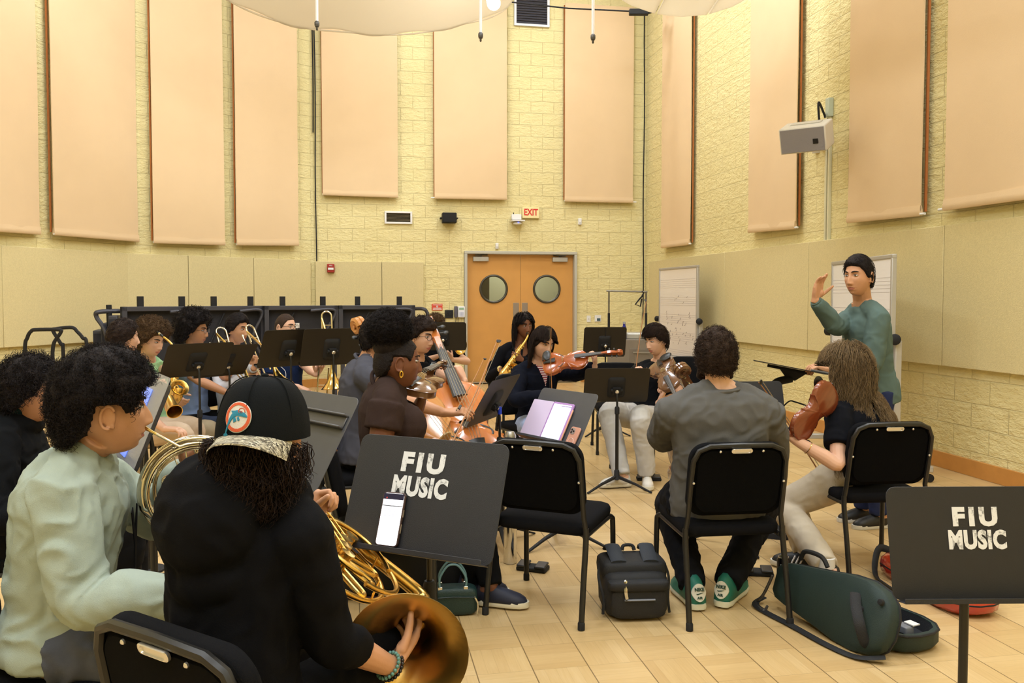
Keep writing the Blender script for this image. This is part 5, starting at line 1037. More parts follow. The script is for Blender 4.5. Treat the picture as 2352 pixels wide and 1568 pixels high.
def person(label, head, Nk, Pv, th, skin, shirt, pants, shoes, rw, lw, ph=None, w=1., belly=0., bust=0., sleeve='long', fem=0., vox=.004, eyes=True, brow=HDK, standing=False, knees=None, ankles=None, feet=None, hand_sc=1., neck_del=None, collar='crew', slouch=.03, shrug=0., fold=.006, shirt_m2=None, cuff=.97, hem=-.16, nose=1., baggy=1., arm=1., face_hair=None, shs=1., sl=.62, eye_open=.78, ribs=True, smile=0.):
    """head: (centre, yaw, pitch, roll); rw / lw: (wrist, elbow hint, hand direction, palm normal, curl)"""
    F_ = Fig(); ph = th if ph is None else ph; Nk, Pv = V(Nk), V(Pv); base = V((Pv.x, Pv.y, 0)); t = empty('person', base, 0, label, 'person'); F_.t, F_.base = t, base
    hc, yaw, pitch, roll = head; hc = V(hc); f = hd(yaw); r = rt(yaw); HM = frame(hc, r, f, V((0, 0, 1))) @ Matrix.Rotation(radians(-pitch), 4, 'X') @ Matrix.Rotation(radians(roll), 4, 'Y'); F_.HM = HM
    tf, tr, pf, pr = hd(th), rt(th), hd(ph), rt(ph); D = (Nk - Pv).length; axis = (Nk - Pv).normalized()
    def C_(u): return Pv.lerp(Nk, u) - tf*(slouch*sin(pi*min(max(u, 0), 1)))
    def rv(u): return (pr.lerp(tr, min(max(u, 0), 1))).normalized()
    def torso(mb, prof, off=0., n=28, e=2.4):
        R = []
        for u, rx, ry, fy in prof:
            c = C_(u); x = rv(u); tn = (C_(u + .05) - C_(u - .05)).normalized(); x = (x - tn*x.dot(tn)).normalized(); y = tn.cross(x); ring = []
            bl = belly*math.exp(-((u - .22)/.22)**2)
            for j in range(n):
                a = 2*pi*j/n; ca, sa = cos(a), sin(a); k = (abs(ca)**e + abs(sa)**e)**(-1/e); yy = (ry + off)*sa*k; yy += bl*max(0, sa) ; ring.append(c + x*((rx*w + off + bl*.25)*ca*k) + y*(yy + fy))
            R.append(ring)
        mb.rings(R)
    TP = [(-.22, .11, .085, 0), (-.12, .155, .115, 0), (0, .172, .125, 0), (.18, .150, .108, 0), (.38, .150, .108, .004), (.58, .168, .118, .010), (.74, .182, .118, .006), (.86, .172, .098, .0), (.93, .125, .076, -.002), (.985, .072, .064, .002), (1.05, .058, .058, .01)]
    if fem: TP = [(u, rx*(1 + .05*fem if u < .1 else 1 - .10*fem), ry*(1 - .06*fem), fy) for u, rx, ry, fy in TP]
    sj = C_(.85) - tf*.005; SR = sj + tr*(.183*w*(1 - .08*fem)) + axis*shrug; SL = sj - tr*(.183*w*(1 - .08*fem)) + axis*shrug; F_.SR, F_.SL = SR, SL
    dn = V((0, 0, -1)); arms = []
    for Sj, spec, sd in ((SR, rw, 1), (SL, lw, -1)):
        if spec is None: spec = (Sj + tf*.22 + dn*.36 - tr*(sd*.02), None, tf, -tr*sd, .6)
        wr, hint, hdv, pn, cu = spec; wr = V(wr); hint = V(hint) if hint is not None else dn*.8 + tr*(sd*.55) - tf*.2; El = ik(Sj, wr, .29*arm, .26*arm, hint); arms.append((Sj, El, wr, hdv, pn, cu, sd))
    F_.arms = arms
    HpR, HpL = Pv + pr*.095*w + dn*.03, Pv - pr*.095*w + dn*.03
    if standing: knees = knees or [HpR + V((0, 0, -.43)) + pf*.02, HpL + V((0, 0, -.43)) + pf*.02]; ankles = ankles or [V((k.x, k.y, .09)) - pf*.02 for k in knees]
    knees = [V(k) for k in knees] if knees else [HpR + pf*.43 + pr*.07 + V((0, 0, .015)), HpL + pf*.43 - pr*.07 + V((0, 0, .015))]; ankles = [V(k) for k in ankles] if ankles else [V((k.x, k.y, .10)) + pf*.02 for k in knees]
    feet = [hd(a) for a in feet] if feet else [pf, pf]
    legs = list(zip((HpR, HpL), knees, ankles, feet)); F_.legs = legs
    # ---- the body
    mb = MB(); torso(mb, TP); head_grid(mb, HM, fem, nose)
    nb = HM @ V((0, -.022, -.055)); mb.tube([Nk - axis*.05, Nk.lerp(nb, .4), nb], [r_*(1 - .1*fem) for r_ in (.068, .057, .056)], 18)
    for sd, Sj in ((1, SR), (-1, SL)): mb.tube([Nk.lerp(nb, .35), Nk.lerp(Sj, .5) + axis*.022, Sj], [.04, .047, .055], 12, round_=True)
    if bust:
        for sd in (-1, 1): mb.ball(C_(.62) + tf*.10 + tr*(sd*.078), (.08*bust, .08*bust, .085*bust), None, 14, 10)
    for Sj, El, wr, hdv, pn, cu, sd in arms:
        k = (.93 if fem else 1.)*arm; up = crom([Sj, Sj.lerp(El, .35), Sj.lerp(El, .75), El, El.lerp(wr, .3), El.lerp(wr, .7), wr], 4); mb.tube(up, [q*k for q in lerpr([.055, .051, .044, .040, .043, .034, .0255], len(up))], 14, round_=True)
        sc = hand_sc*(.93 if fem else 1.); cu2, crl = (cu, None) if not isinstance(cu, (list, tuple)) else (.5, cu); hand(mb, wr + V(hdv).normalized()*.015, hdv, pn, sd, cu2, sc, curls=crl)
    for Hp, Kn, An, ft in legs:
        pt = crom([Hp, Hp.lerp(Kn, .5), Kn, Kn.lerp(An, .35), An], 4); mb.tube(pt, lerpr([.088*w, .075*w, .054, .052, .036], len(pt)), 14, round_=True); mb.tube([An - ft*.03 + dn*.02, An + ft*.06 + dn*.055, An + ft*.15 + dn*.07], [.033, .028, .018], 10, round_=True)
    mb.shift(base); me = remesh(mb, vox, 2, .4); sm, lm = SK[skin]; me.materials.append(sm); me.materials.append(lm)
    co = vco(me); inv = np.array((HM.inverted() @ Matrix.Translation(base))); loc = co @ inv[:3, :3].T + inv[:3, 3]
    ps = np.empty(len(me.polygons)*3, dtype=np.float32); me.polygons.foreach_get('center', ps); ps = ps.reshape(-1, 3) @ inv[:3, :3].T + inv[:3, 3]; x, y, z = ps.T
    lip = (np.abs(x) < .0235 + .0) & (y > .06) & (z > -.0810 + .0080*(x/.0235)**2) & (z < -.0605 - .0080*(x/.0235)**2); me.polygons.foreach_set('material_index', lip.astype(np.int32))
    F_.body = link('body', me, t)
    L2 = lambda p: HM @ V(p) - base
    if eyes:
        for sx in (-1, 1):
            mb = MB(); R3 = HM.to_3x3() @ Matrix.Rotation(-.2*sx, 3, 'Z'); mb.ball(L2((sx*.0315, .0775, .0115)), (.0148, .0095, .0068*eye_open), R3, 14, 10); mb.cur = 1
            mb.ball(L2((sx*.0315 - .001, .0835, .0112)), (.0060, .0045, .0058*eye_open), R3, 12, 8); mb.tube([L2((sx*.0315 + q*.0165, .087 - .3*abs(q)*.02 - (.004 if q*sx > 0 else 0), .0115 + .0078*eye_open*(1 - q*q) - .001)) for q in (-1, -.5, 0, .5, 1)], [.0009, .0018, .002, .0018, .001], 6); mb.build('eye', [M_eye, M_iris], t)
            mb = MB(); mb.tube([L2((sx*(.0125 + .037*q), .0965 - .030*q**2.2, .0315 + .0065*sin(q*2.3) - .004*q*q)) for q in (0, .25, .5, .75, 1)], [.0028, .0042, .004, .0034, .0014], 7, up=HM.to_3x3() @ V((0, 1, 0)), flat=.55); mb.build('eyebrow', brow, t)
    # ---- clothes
    def fabric(mb, m, name, vx=.008, amp=fold, sm=3, dele=None, mats2=None, cls=None):
        mb.shift(base); me = remesh(mb, vx, sm); co = vco(me).copy(); n = len(co); nr = np.empty(n*3, dtype=np.float32); me.vertices.foreach_get('normal', nr); nr = nr.reshape(-1, 3); dz = np.empty(n)
        for i, c in enumerate(co.tolist()):
            p = V((c[0]*7 + base.x*3, c[1]*7, c[2]*10)); a = noise.noise(p); q = V((p.x*2.1 + a*1.3, p.y*2.1, p.z*1.2 - a)); dz[i] = (1 - 2*abs(noise.noise(q)))*.55 + .5*a
        vset(me, co + nr*(dz*amp)[:, None]); me.materials.append(m)
        if mats2 is not None:
            me.materials.append(mats2); pc = np.empty(len(me.polygons)*3, dtype=np.float32); me.polygons.foreach_get('center', pc); pc = pc.reshape(-1, 3) + np.array(base); me.polygons.foreach_set('material_index', cls(pc).astype(np.int32))
        if dele is not None:
            bm = bmesh.new(); bm.from_mesh(me); kill = [fc for fc in bm.faces if dele(fc.calc_center_median() + base)]; bmesh.ops.delete(bm, geom=kill, context='FACES'); bm.to_mesh(me); bm.free()
        me.shade_smooth(); return link(name, me, t)
    F_.fabric = fabric
    o = .014*baggy; mb = MB(); SP = [q for q in TP if q[0] > -.1 and q[0] < .99]; SP = [(hem, SP[0][1]*1.0, SP[0][2], 0)] + [(hem*.4, SP[0][1]*1.02, SP[0][2]*1.04, 0)] + SP; torso(mb, SP, o + .006*(baggy > 1.2))
    for sd, Sj in ((1, SR), (-1, SL)): mb.tube([Nk.lerp(nb, .12), Nk.lerp(Sj, .5) + axis*.022, Sj], [.045, .050 + o*.5, .057 + o], 14, round_=True)
    if bust:
        for sd in (-1, 1): mb.ball(C_(.62) + tf*.10 + tr*(sd*.078), (.08*bust + .01, .08*bust + .01, .085*bust + .012), None, 14, 10)
        mb.ball(C_(.55) + tf*.10, (.12*bust, .07*bust, .09*bust), frame((0, 0, 0), tr, tf, V((0, 0, 1))).to_3x3(), 14, 10)
    for Sj, El, wr, hdv, pn, cu, sd in arms:
        k = arm
        if sleeve == 'long':
            e = El.lerp(wr, cuff); up = crom([Sj, Sj.lerp(El, .4), El, El.lerp(e, .45), e], 6); rr = lerpr([.057 + o*1.1, .054 + o*1.1, .047 + o*1.1, .045 + o, .031 + o*.75], len(up)); mb.tube(up, [q*k for q in rr], 16)
        elif sleeve == 'short':
            e = Sj.lerp(El, sl); up = [Sj, Sj.lerp(e, .5), e]; mb.tube(up, [q*k for q in (.058 + o, .056 + o*1.1, .0545 + o*1.15)], 16)
    if collar in ('crew', 'hood'): mb.tube([Nk - axis*.07, Nk - axis*.02, Nk + axis*.004], [(.071*max(1, w*1.1) + .004)*q for q in (1.12, 1.06, 1.)], 20)
    if collar == 'hood':
        q = Nk - tf*.02 + axis*.02; hb = [q + tr*(.110*cos(a)) + tf*(.095*sin(a)) + axis*(-.012 - .030*max(0, sin(a)) + .022*max(0, -sin(a))) for a in np.linspace(0, 2*pi, 24, endpoint=False)]; mb.tube(hb, .042, 10, closed=True)
        mb.ball(Nk - tf*.14 - axis*.03, (.135, .085, .135), frame((0, 0, 0), tr, tf, axis).to_3x3(), 18, 12); mb.ball(Nk - tf*.125 - axis*.15, (.11, .06, .08), frame((0, 0, 0), tr, tf, axis).to_3x3(), 18, 12)
    F_.shirt = fabric(mb, shirt, 'hoodie' if collar == 'hood' else 'shirt', dele=neck_del, mats2=shirt_m2[0] if shirt_m2 else None, cls=shirt_m2[1] if shirt_m2 else None)
    if collar in ('crew', 'polo', 'v') and ribs:
        nn = (nb - Nk).normalized(); nf_ = (tf - nn*tf.dot(nn)).normalized(); ns = nn.cross(nf_); mb = MB()
        if collar == 'crew': mb.tube([Nk + nn*(-.010 - .006*sin(a)) + ns*(.074*max(1, w*1.1)*cos(a)) + nf_*(.071*max(1, w*1.1)*sin(a) + .004) - base for a in np.linspace(0, 2*pi, 28, endpoint=False)], .0105, 8, closed=True); mb.build('collar', shirt, t)
        else:
            for sd in (-1, 1):
                rows = []
                for k in range(9):
                    a = -pi/2 + sd*(pi*.93)*k/8; z = .035 - .030*(k/8) ; c = Nk + nn*z + ns*(.066*cos(a)) + nf_*(.064*sin(a) + .004); o2 = ns*cos(a) + nf_*sin(a); rows.append([c - base, c + o2*.006 - base, c + o2*(.024 + .02*(k/8)) - nn*(.035 + .028*(k/8)**2) - base, c + o2*(.018 + .02*(k/8)) - nn*(.037 + .028*(k/8)**2) - base])
                mb.rings(rows)
            mb.build('collar', shirt, t)
    if sleeve == 'long' and ribs:
        for Sj, El, wr, hdv, pn, cu, sd in arms:
            d = (wr - El).normalized(); e = El.lerp(wr, cuff); mb = MB(); mb.tube([e - d*.035 - base, e - d*.01 - base, e + d*.012 - base, e + d*.014 - base], [q*arm for q in (.031 + o*.8, .030 + o*.6, .029 + o*.5, .024 + o*.3)], 16); mb.build('cuff', shirt, t)
    mb = MB(); torso(mb, [(-.24, .12*1.0, .10, 0), (-.12, .168, .128, 0), (0, .182, .134, 0), (.10, .168, .122, 0)], .002)
    for Hp, Kn, An, ft in legs:
        e = Kn.lerp(An, 1.0); pt = crom([Hp, Hp.lerp(Kn, .5), Kn, Kn.lerp(e, .4), e], 5); mb.tube(pt, [q*(.6 + .4*baggy) for q in lerpr([.105*w, .09*w, .072, .068, .06], len(pt))], 16)
    F_.pants = fabric(mb, pants, 'trousers', .010, fold*.9)
    if shoes is not None:
        sm_, so_ = shoes
        for Hp, Kn, An, ft in legs:
            s_ = ft.cross(V((0, 0, 1))); gl = An.z - .09; mb = MB(); o3 = V((An.x, An.y, gl)) - ft*.06
            o3 = V((An.x, An.y, gl)) - ft*.06*shs
            mb.rings([[o3 + ft*y*shs + s_*(wd*shs*cos(a)) + V((0, 0, .022*shs + zh*shs*1.15*max(0, sin(a)) + min(0, sin(a))*.006)) - base for a in np.linspace(0, 2*pi, 14, endpoint=False)] for y, wd, zh in ((-.012, .016, .03), (-.002, .031, .062), (.03, .037, .082), (.07, .038, .078), (.11, .041, .058), (.16, .045, .046), (.20, .042, .036), (.228, .028, .022), (.238, .010, .008))]); mb.build('shoe', sm_, t, sharp=1.2)
            mb = MB(); mb.rings([[o3 + ft*y*shs + s_*(wd*shs*cos(a)) + V((0, 0, .014 + .013*(1 if sin(a) > 0 else -1)*(min(1, abs(sin(a))*3)))) - base for a in np.linspace(0, 2*pi, 14, endpoint=False)] for y, wd in ((-.018, .012), (-.012, .028), (.02, .039), (.07, .038), (.12, .043), (.17, .048), (.21, .043), (.238, .026), (.247, .008))]); mb.build('sole', so_, t, sharp=1.)
    return F_
def glasses(F_, m=None):
    L2 = lambda p: F_.HM @ V(p) - F_.base; mb = MB(); m = m or mat('glasses_frame', '4a4038', .35, .5)
    for sx in (-1, 1):
        mb.tube([L2((sx*.033 + .025*cos(a), .104 - .10*abs(sx*.033 + .025*cos(a))**1.5*2.2, .010 + .020*sin(a))) for a in np.linspace(0, 2*pi, 20, endpoint=False)], .0017, 5, closed=True); mb.tube([L2((sx*.058, .092, .016)), L2((sx*.078, .03, .014)), L2((sx*.081, -.015, .01))], .0016, 5)
    mb.tube([L2((-.009, .104, .014)), L2((0, .107, .017)), L2((.009, .104, .014))], .0016, 5); g = mb.build('glasses', m, F_.t)
    mb = MB()
    for sx in (-1, 1): mb.poly([L2((sx*.033 + .024*cos(a), .1035 - .10*abs(sx*.033 + .024*cos(a))**1.5*2.2, .010 + .019*sin(a))) for a in np.linspace(0, 2*pi, 20, endpoint=False)])
    mb.build('lens', mat('glasses_lens', 'f4f2f6', .05, alpha=.13), g)
HF = lambda v, top=0., back=0., front=0.: (lambda dx, dy, dz, ph: v + top*np.clip(dz, 0, 1) + back*np.clip(-dy, 0, 1) + front*np.clip(dy, 0, 1)*np.clip(dz, 0, 1))
cloth = lambda n, c, **k: mat('cloth_' + n, c, .92, bump=.35, bscale=500, var=.07, vscale=25, spec=.12, **k)
K_black, K_navy, K_jean, K_khaki, K_grey = cloth('black', '121214'), cloth('navy', '12182c'), mat('denim', '36415c', .9, bump=.5, bscale=420, var=.25, vscale=30), cloth('khaki', 'b9a88c'), cloth('grey_sweat', '5f5d5b')
SH_blk = (mat('shoe_black', '1a1a1c', .5), mat('sole_white', 'd9d4c8', .6)); SH_wht = (mat('shoe_white', 'd9d2c6', .6, bump=.4, bscale=90), mat('sole_cream', 'e2dac4', .6))
UPV = V((0, 0, 1))
# ================================================================== WHO IS WHERE
def seat_chair(P_, a, label): p = V(P_) - hd(a)*.06; return chair(p.x, p.y, a, label)
def zw(px, py, d, dz=0): p = W(px, py, d); p.z += dz; return p
# ---- conductor
s = person('standing person in a green long-sleeved shirt with one hand raised', (W(1972, 636, 5.3), -146, 2, 0), W(1982, 702, 5.38), W(2005, 884, 5.42), 183, 'olive', cloth('green', '5d6f6a'), cloth('blue_jeans', '2c3457'), SH_blk,
  (W(1873, 690, 5.25), (.2, -.2, -1), V((.16, -.1, 1)), V((.55, -.8, .1)), [.12, .2, .3, .25]), (W(1908, 852, 5.2), (.9, -.1, -.75), V((-.9, -.05, .3)), V((-.1, .1, -1)), [.5, .6, .65, .6]), ph=190, standing=True, w=.9, baggy=.9, vox=.003, brow=HBLK, fold=.009, cuff=.95, slouch=.01, hem=-.2)
hair_shell(s.HM, lambda dx, dy, dz, ph: .008 + .020*np.clip(dz, 0, 1)**2 + .014*np.clip(dy, 0, 1)*np.clip(dz, 0, 1), HBLK, 'hair', s.t, s.base, noise_a=.003, noise_f=70)
combed(s.HM, s.base, s.t, HBLK, 1600, HF(.010, .018), .018, (0, .6, .3), .0010)
# ---- sage sweatshirt horn player
P_ = W(150, 1440, 2.36); M_sage = cloth('sage', 'a2ac9f'); NB_ = W(192, 1042, 2.38)
s = person('seated person in a sage green sweatshirt with black curly hair playing a silver horn', (W(250, 947, 2.35), 33, -2, 0), NB_, P_, 18, 'olive', M_sage, mat('denim_grey', '4a4d57', .9, bump=.5, bscale=420, var=.25, vscale=30), SH_blk,
  (W(420, 1370, 2.12), (-.1, -.2, -1), V((.9, .3, .1)), V((0, 1, .2)), .4), (W(425, 1085, 2.56), (.2, .6, -.8), V((.5, .1, .8)), V((.5, -.8, .1)), .85), vox=.0032, sleeve='long', fold=.020, baggy=1.35, hem=-.12, eyes=True, brow=HBLK, w=.98)
hf = lambda dx, dy, dz, ph: .024 + .046*np.clip(dz, 0, 1) + .004*np.clip(dy, 0, 1)*np.clip(dz + .1, 0, 1) + .020*np.clip(-dy, 0, 1)
lowB = lambda p, k=0: np.interp(np.abs(p), [0, .75, 1.0, 1.15, 1.35, 1.95, 2.15, 2.5, pi], [.50, .45, .20, -.02, .26, .28, -.2, -.46, -.5])
hair_shell(s.HM, hf, HBLK, 'hair', s.t, s.base, noise_a=.012, noise_f=32, low=lowB); curls(s.HM, s.base, s.t, HBLK, 7000, hf, L=.026, r=.0052, turns=1.8, rad=.0009, inset=.8, low=lowB)
mb = MB(); c_ = s.SR*0; A_ = NB_*.48 + P_*.52 + hd(18)*.158 - rt(18)*.02; R3 = frame((0, 0, 0), -rt(18), UPV, hd(18)).to_3x3()
mb.slab([(-.07, .09), (-.04, .10), (.0, .02), (.05, .09), (.07, .085), (.03, -.02), (.0, -.10), (-.03, -.09), (-.015, -.02)], 0, .003, Matrix.Translation(A_ - s.base) @ R3.to_4x4()); mb.box(A_ - s.base - UPV*.135, (.09, .004, .018), frame((0, 0, 0), -rt(18), hd(18), UPV).to_3x3()); mb.build('chest_print', K_black, s.t)
seat_chair(P_, 16, 'black cushioned chair under the person in the sage sweatshirt')
x = V((.93, .36, -.06)).normalized(); z = V((.05, .02, 1)); z = (z - x*z.dot(x)).normalized(); HM_ = frame(W(452, 1122, 2.46), x, z.cross(x), z) @ Matrix.Scale(.9, 4); mw = HM_.inverted() @ (s.HM @ V((0, .112, -.07)))
french_horn(HM_, 'silver french horn held by the person in the sage sweatshirt', M_silver, M_silver, mouth=mw, bell=(V((-.02, -.03, -.17)), V((.12, -.17, -.24))), lead=(112, 10))
# ---- capped horn player
Pc, Nc = V((-.635, 1.85, .56)), V((-.604, 1.93, 1.05)); Hc = W(606, 1012, 1.88); M_hood = cloth('hoodie_black', '0d0d10')
ez = V((-.78, .03, .62)).normalized(); ex = V((-.02, -1, .05)); ex = (ex - ez*ex.dot(ez)).normalized(); HMC = frame(W(792, 1278, 2.30), ex, ez.cross(ex), ez); rimC, thC = HMC @ V((.215, -.02, -.275)), HMC @ V((-.05, 0, -.255)); dC = (thC - rimC).normalized(); wC = rimC - dC*.03 + V((-.035, 0, -.02))
s = person('seated person in a black hoodie and a backwards cap playing a gold horn', (Hc, 69, 6, 0), Nc, Pc, 62, 'olive', M_hood, K_black, SH_blk,
  (wC, (-.25, -.25, -1), dC*.8 + V((.32, 0, .22)), V((-.5, .2, .6)), .3), (W(700, 1222, 2.12), (-.6, .2, -.8), V((.35, .25, .75)), V((.8, -.3, -.2)), .9), ph=70, vox=.0032, collar='hood', fold=.014, baggy=1.0, cuff=.50, eyes=False, w=.88, shrug=-.015, arm=.92)
hf = lambda dx, dy, dz, ph: (.012 + .012*np.clip(-dz, 0, 1) + .008*np.clip(-dy, 0, 1))*(1 - .97*sstep(-.10, .08, dz))
lowc = lambda phi, k=0: np.interp(np.abs(phi), [0, .9, 1.2, 1.5, 1.9, 2.4, pi], [.6, .5, .2, -.1, -.6, -.85, -.88])
hair_shell(s.HM, hf, HDK, 'hair', s.t, s.base, noise_a=.008, noise_f=36, low=lowc)
D0 = lambda phi, k=0: lowc(phi)
curls(s.HM, s.base, s.t, HDK, 420, hf, L=.034, r=.010, turns=.8, rad=.0011, low=D0, inset=.8, flat=.6, name='loose_curls', zmax=-.18)
falling(s.HM, s.base, s.t, HDK, 4200, .075, rad=.0010, low=lowc, spread=.020, wave=.016, K=16, keep=lambda D: D[:, 2] < .04, lift0=.024)
def cap(F_, m_crown, m_bill):
    M, base, t = F_.HM @ Matrix.Rotation(radians(18), 4, 'Z') @ Matrix.Scale(1.05, 4), F_.base, F_.t; L = lambda p: M @ V(p) - base; n = 48; rings = []
    for k in range(15):
        u = k/14; zz = .012 + .128*sin(u*pi/2); rr = cos(u*pi/2)**.62; ring = []
        for j in range(n):
            a = 2*pi*j/n; seam = 1 - .012*max(0, 1 - abs(((a/(pi/3)) % 1) - 0)*9) ; bx = .0945 + .004*(1-u); by = .112; ring.append(L((bx*rr*cos(a)*seam, (by*rr*sin(a))*seam - .004 - .012*u, zz + .006*(1-u)*sin(a))))
        rings.append(ring)
    mb = MB(); mb.rings(rings, cap=False); o = mb.build('cap_crown', m_crown, t, sharp=.6)
    mb = MB()
    for a in (30, 90, 150, 210, 270, 330): mb.tube([L((.0955*cos(u)**.62*cos(radians(a)), .1125*cos(u)**.62*sin(radians(a)) - .004 - .012*sin(u), .013 + .129*sin(u))) for u in np.linspace(.02, 1.5, 12)], .0014, 5)
    mb.ball(L((0, -.016, .142)), (.009, .009, .005), M.to_3x3(), 12, 6); mb.build('cap_seam', m_crown, o)
    top, botm = [], []; mb = MB(); rows = []                              # the bill points backwards (-y) and curves down at the sides
    for k in range(9):
        v = k/8; row = []
        for j in range(17):
            a = -1 + 2*j/16; ang = -pi/2 + a*1.06; x = .093*cos(ang)*(1 - .0*v); y = .110*sin(ang) - .004; ext = .066*v*(1 - .42*abs(a)**3.2); row.append((x*(1 + .03*v), y - ext, .016 - .012*v - .030*v*0 - .036*(abs(a)**2.0)*(.35 + .65*v) + .004))
        rows.append(row)
    k0 = len(mb.v)
    for dz in (0, -.003):
        for row in rows: mb.v += [L((q[0], q[1], q[2] + dz)) for q in row]
    N_ = 9*17
    for k in range(8):
        for j in range(16):
            a = k*17 + j; mb.f.append((a, a+1, a+18, a+17)); mb.m.append(0); mb.f.append((N_+a, N_+a+17, N_+a+18, N_+a+1)); mb.m.append(0)
    for j in range(16): a = 8*17 + j; mb.f.append((a, a+1, N_+a+1, N_+a)); mb.m.append(0)
    for j in (0, 16):
        for k in range(8): a = k*17 + j; mb.f.append((a, a+17, N_+a+17, N_+a)); mb.m.append(0)
    mb.build('cap_bill', m_bill, o, sharp=1.0)
    # emblem patch on the front panel, which sits above the nape
    ec = (radians(-101), .36)
    def surf(x, y, h=.0016):              # patch coordinates -> cap surface
        a = ec[0] + x/.108; u = ec[1] + y/.132; rr = cos(u)**.62; p = V(((.0945)*rr*cos(a), .112*rr*sin(a) - .004 - .012*sin(u), .012 + .128*sin(u))); nn = V((p.x, p.y, .35*p.z*sin(u) + .02*0)).normalized(); return L(p + nn*h)
    def flat(out, h, m, nm, par):
        mb = MB(); c = V((sum(p[0] for p in out)/len(out), sum(p[1] for p in out)/len(out), 0)); nr = 6; k = 0
        ring = [[surf(c.x + (p[0]-c.x)*s_, c.y + (p[1]-c.y)*s_, h) for p in out] for s_ in (1, .8, .6, .4, .2, .01)]; ring = [[surf(c.x + (p[0]-c.x), c.y + (p[1]-c.y), h - .0012) for p in out]] + ring; mb.rings(ring); return mb.build(nm, m, par, sharp=0)
    C_ = lambda r, n_=36, x0=0., y0=0.: [(x0 + r*cos(2*pi*k/n_), y0 + r*sin(2*pi*k/n_)) for k in range(n_)]
    e = flat(C_(.0355), .0018, mat('patch_white', 'e8e2da', .9, bump=.6, bscale=900), 'emblem', o)
    mb = MB(); N2 = 48; mb.rings([[surf(r*cos(2*pi*k/N2), r*sin(2*pi*k/N2), h) for k in range(N2)] for r, h in ((.0335, .0012), (.0335, .0028), (.030, .0030), (.0265, .0028), (.0265, .0012))], cap=False); mb.build('emblem_ring', mat('patch_orange', 'e2643c', .9, bump=.6, bscale=900), e)
    Mt, Mt2 = mat('patch_teal', '2f8db0', .9, bump=.6, bscale=900), mat('patch_helmet', 'ece6e0', .9)
    spine = crom([(-.030, -.041), (-.024, -.022), (-.016, -.004), (-.004, .007), (.009, .007), (.019, .003), (.025, -.0005)], 6); wd = lerpr([.0012, .0022, .0042, .0066, .0066, .0040, .0012], len(spine)); mb = MB(); rws = []
    for i, p in enumerate(spine):
        q = spine[min(i+1, len(spine)-1)] - spine[max(i-1, 0)]; q = V((-q.y, q.x, 0)).normalized(); rws.append([surf(p.x + q.x*wd[i]*s_, p.y + q.y*wd[i]*s_, hh) for s_, hh in ((-1, .0012), (-1, .0032), (-.4, .0040), (.4, .0040), (1, .0032), (1, .0012))])
    mb.rings(rws); mb.build('emblem_dolphin', Mt, e)
    for nm, tri in (('emblem_fin', [(-.014, .006), (-.006, .013), (-.019, .012)]), ('emblem_fin', [(-.006, .0), (.0, -.010), (-.008, -.014), (-.010, -.004)]), ('emblem_fin', [(.004, .0), (.008, -.008), (.003, -.010), (.0, -.002)]), ('emblem_fin', [(-.028, -.036), (-.022, -.041), (-.034, -.047), (-.036, -.040)])): flat(tri, .0030, Mt, nm, e)
    flat(C_(.0075, 20, .010, .011), .0034, Mt2, 'emblem_helmet', e); mb = MB(); mb.tube([surf(.0025 + .0165*0 + .0085*cos(a_)*.95 + .0085, .0115 + .0085*sin(a_)*.95, .0042) for a_ in np.linspace(-.1, pi + .3, 12)], .0009, 5); mb.build('emblem_stripe', mat('patch_orange', 'e2643c', .9), e)
    mb = MB(); mb.tube([surf(.0072, .008, .0046), surf(.0078, .0135, .0046), surf(.010, .010, .0046), surf(.0122, .0135, .0046), surf(.0128, .008, .0046)], .0007, 5); mb.build('emblem_letter', mat('patch_orange', 'e2643c', .9), e)
m = bpy.data.materials.new('reed_camouflage'); m.use_nodes = True; g = NT(m); tc = g.n('TexCoord')
def streak(rot, sc, w0):
    mp = g.n('Mapping'); mp.inputs['Rotation'].default_value = rot; mp.inputs['Scale'].default_value = sc; g.l(tc.outputs['Object'], mp.inputs[0]); n = g.n('TexNoise', Scale=1., Detail=3., Distortion=.6); g.l(mp.outputs[0], n.inputs['Vector']); return g.math('LESS_THAN', g.math('ABSOLUTE', g.math('SUBTRACT', n.outputs['Fac'], .5)), w0)
nb_ = g.n('TexNoise', Scale=60., Detail=4.); g.l(tc.outputs['Object'], nb_.inputs['Vector']); cr = g.n('ValToRGB'); e = cr.color_ramp.elements; e[0].position = .35; e[0].color = (*lin('4a4236'), 1); e[1].position = .65; e[1].color = (*lin('a2967c'), 1); g.l(nb_.outputs['Fac'], cr.inputs[0]); col = cr.outputs[0]
for i, (rot, sc, w0) in enumerate((((0, 0, .5), (16, 110, 40), .022), ((0, .2, -.6), (18, 95, 60), .02), ((.3, 0, 1.2), (14, 100, 50), .018))): col = g.mix(streak(rot, sc, w0), col, lin(('cfc7ae', 'd8d0b8', '2e2820')[i]))
g.l(col, g.b.inputs['Base Color']); g.b.inputs['Roughness'].default_value = .8
cap(s, cloth('cap_black', '131517'), m)
chair(-.547, 1.83, 58, 'black cushioned chair at the bottom edge under the person in the cap')
mb = MB(); Ee, Wr_ = s.arms[0][1], s.arms[0][2]; d = (Wr_ - Ee).normalized(); u = d.orthogonal().normalized(); v_ = d.cross(u); bc = Wr_ + d*.004
for nm, off, rr, m_, k in (('bead_bracelet', 0., .0335, mat('bead_dark', '26211f', .25), 22), ('bead_bracelet', -.017, .034, mat('bead_teal', '5f8f86', .3, var=.5, vscale=60), 20)):
    for q in range(k):
        a = 2*pi*q/k
    mb = MB()
    for q in range(k): a = 2*pi*q/k; mb.ball(bc + d*off + (u*cos(a) + v_*sin(a)*.85)*rr - s.base, .0052, None, 8, 6)
    mb.build(nm, m_, s.t)
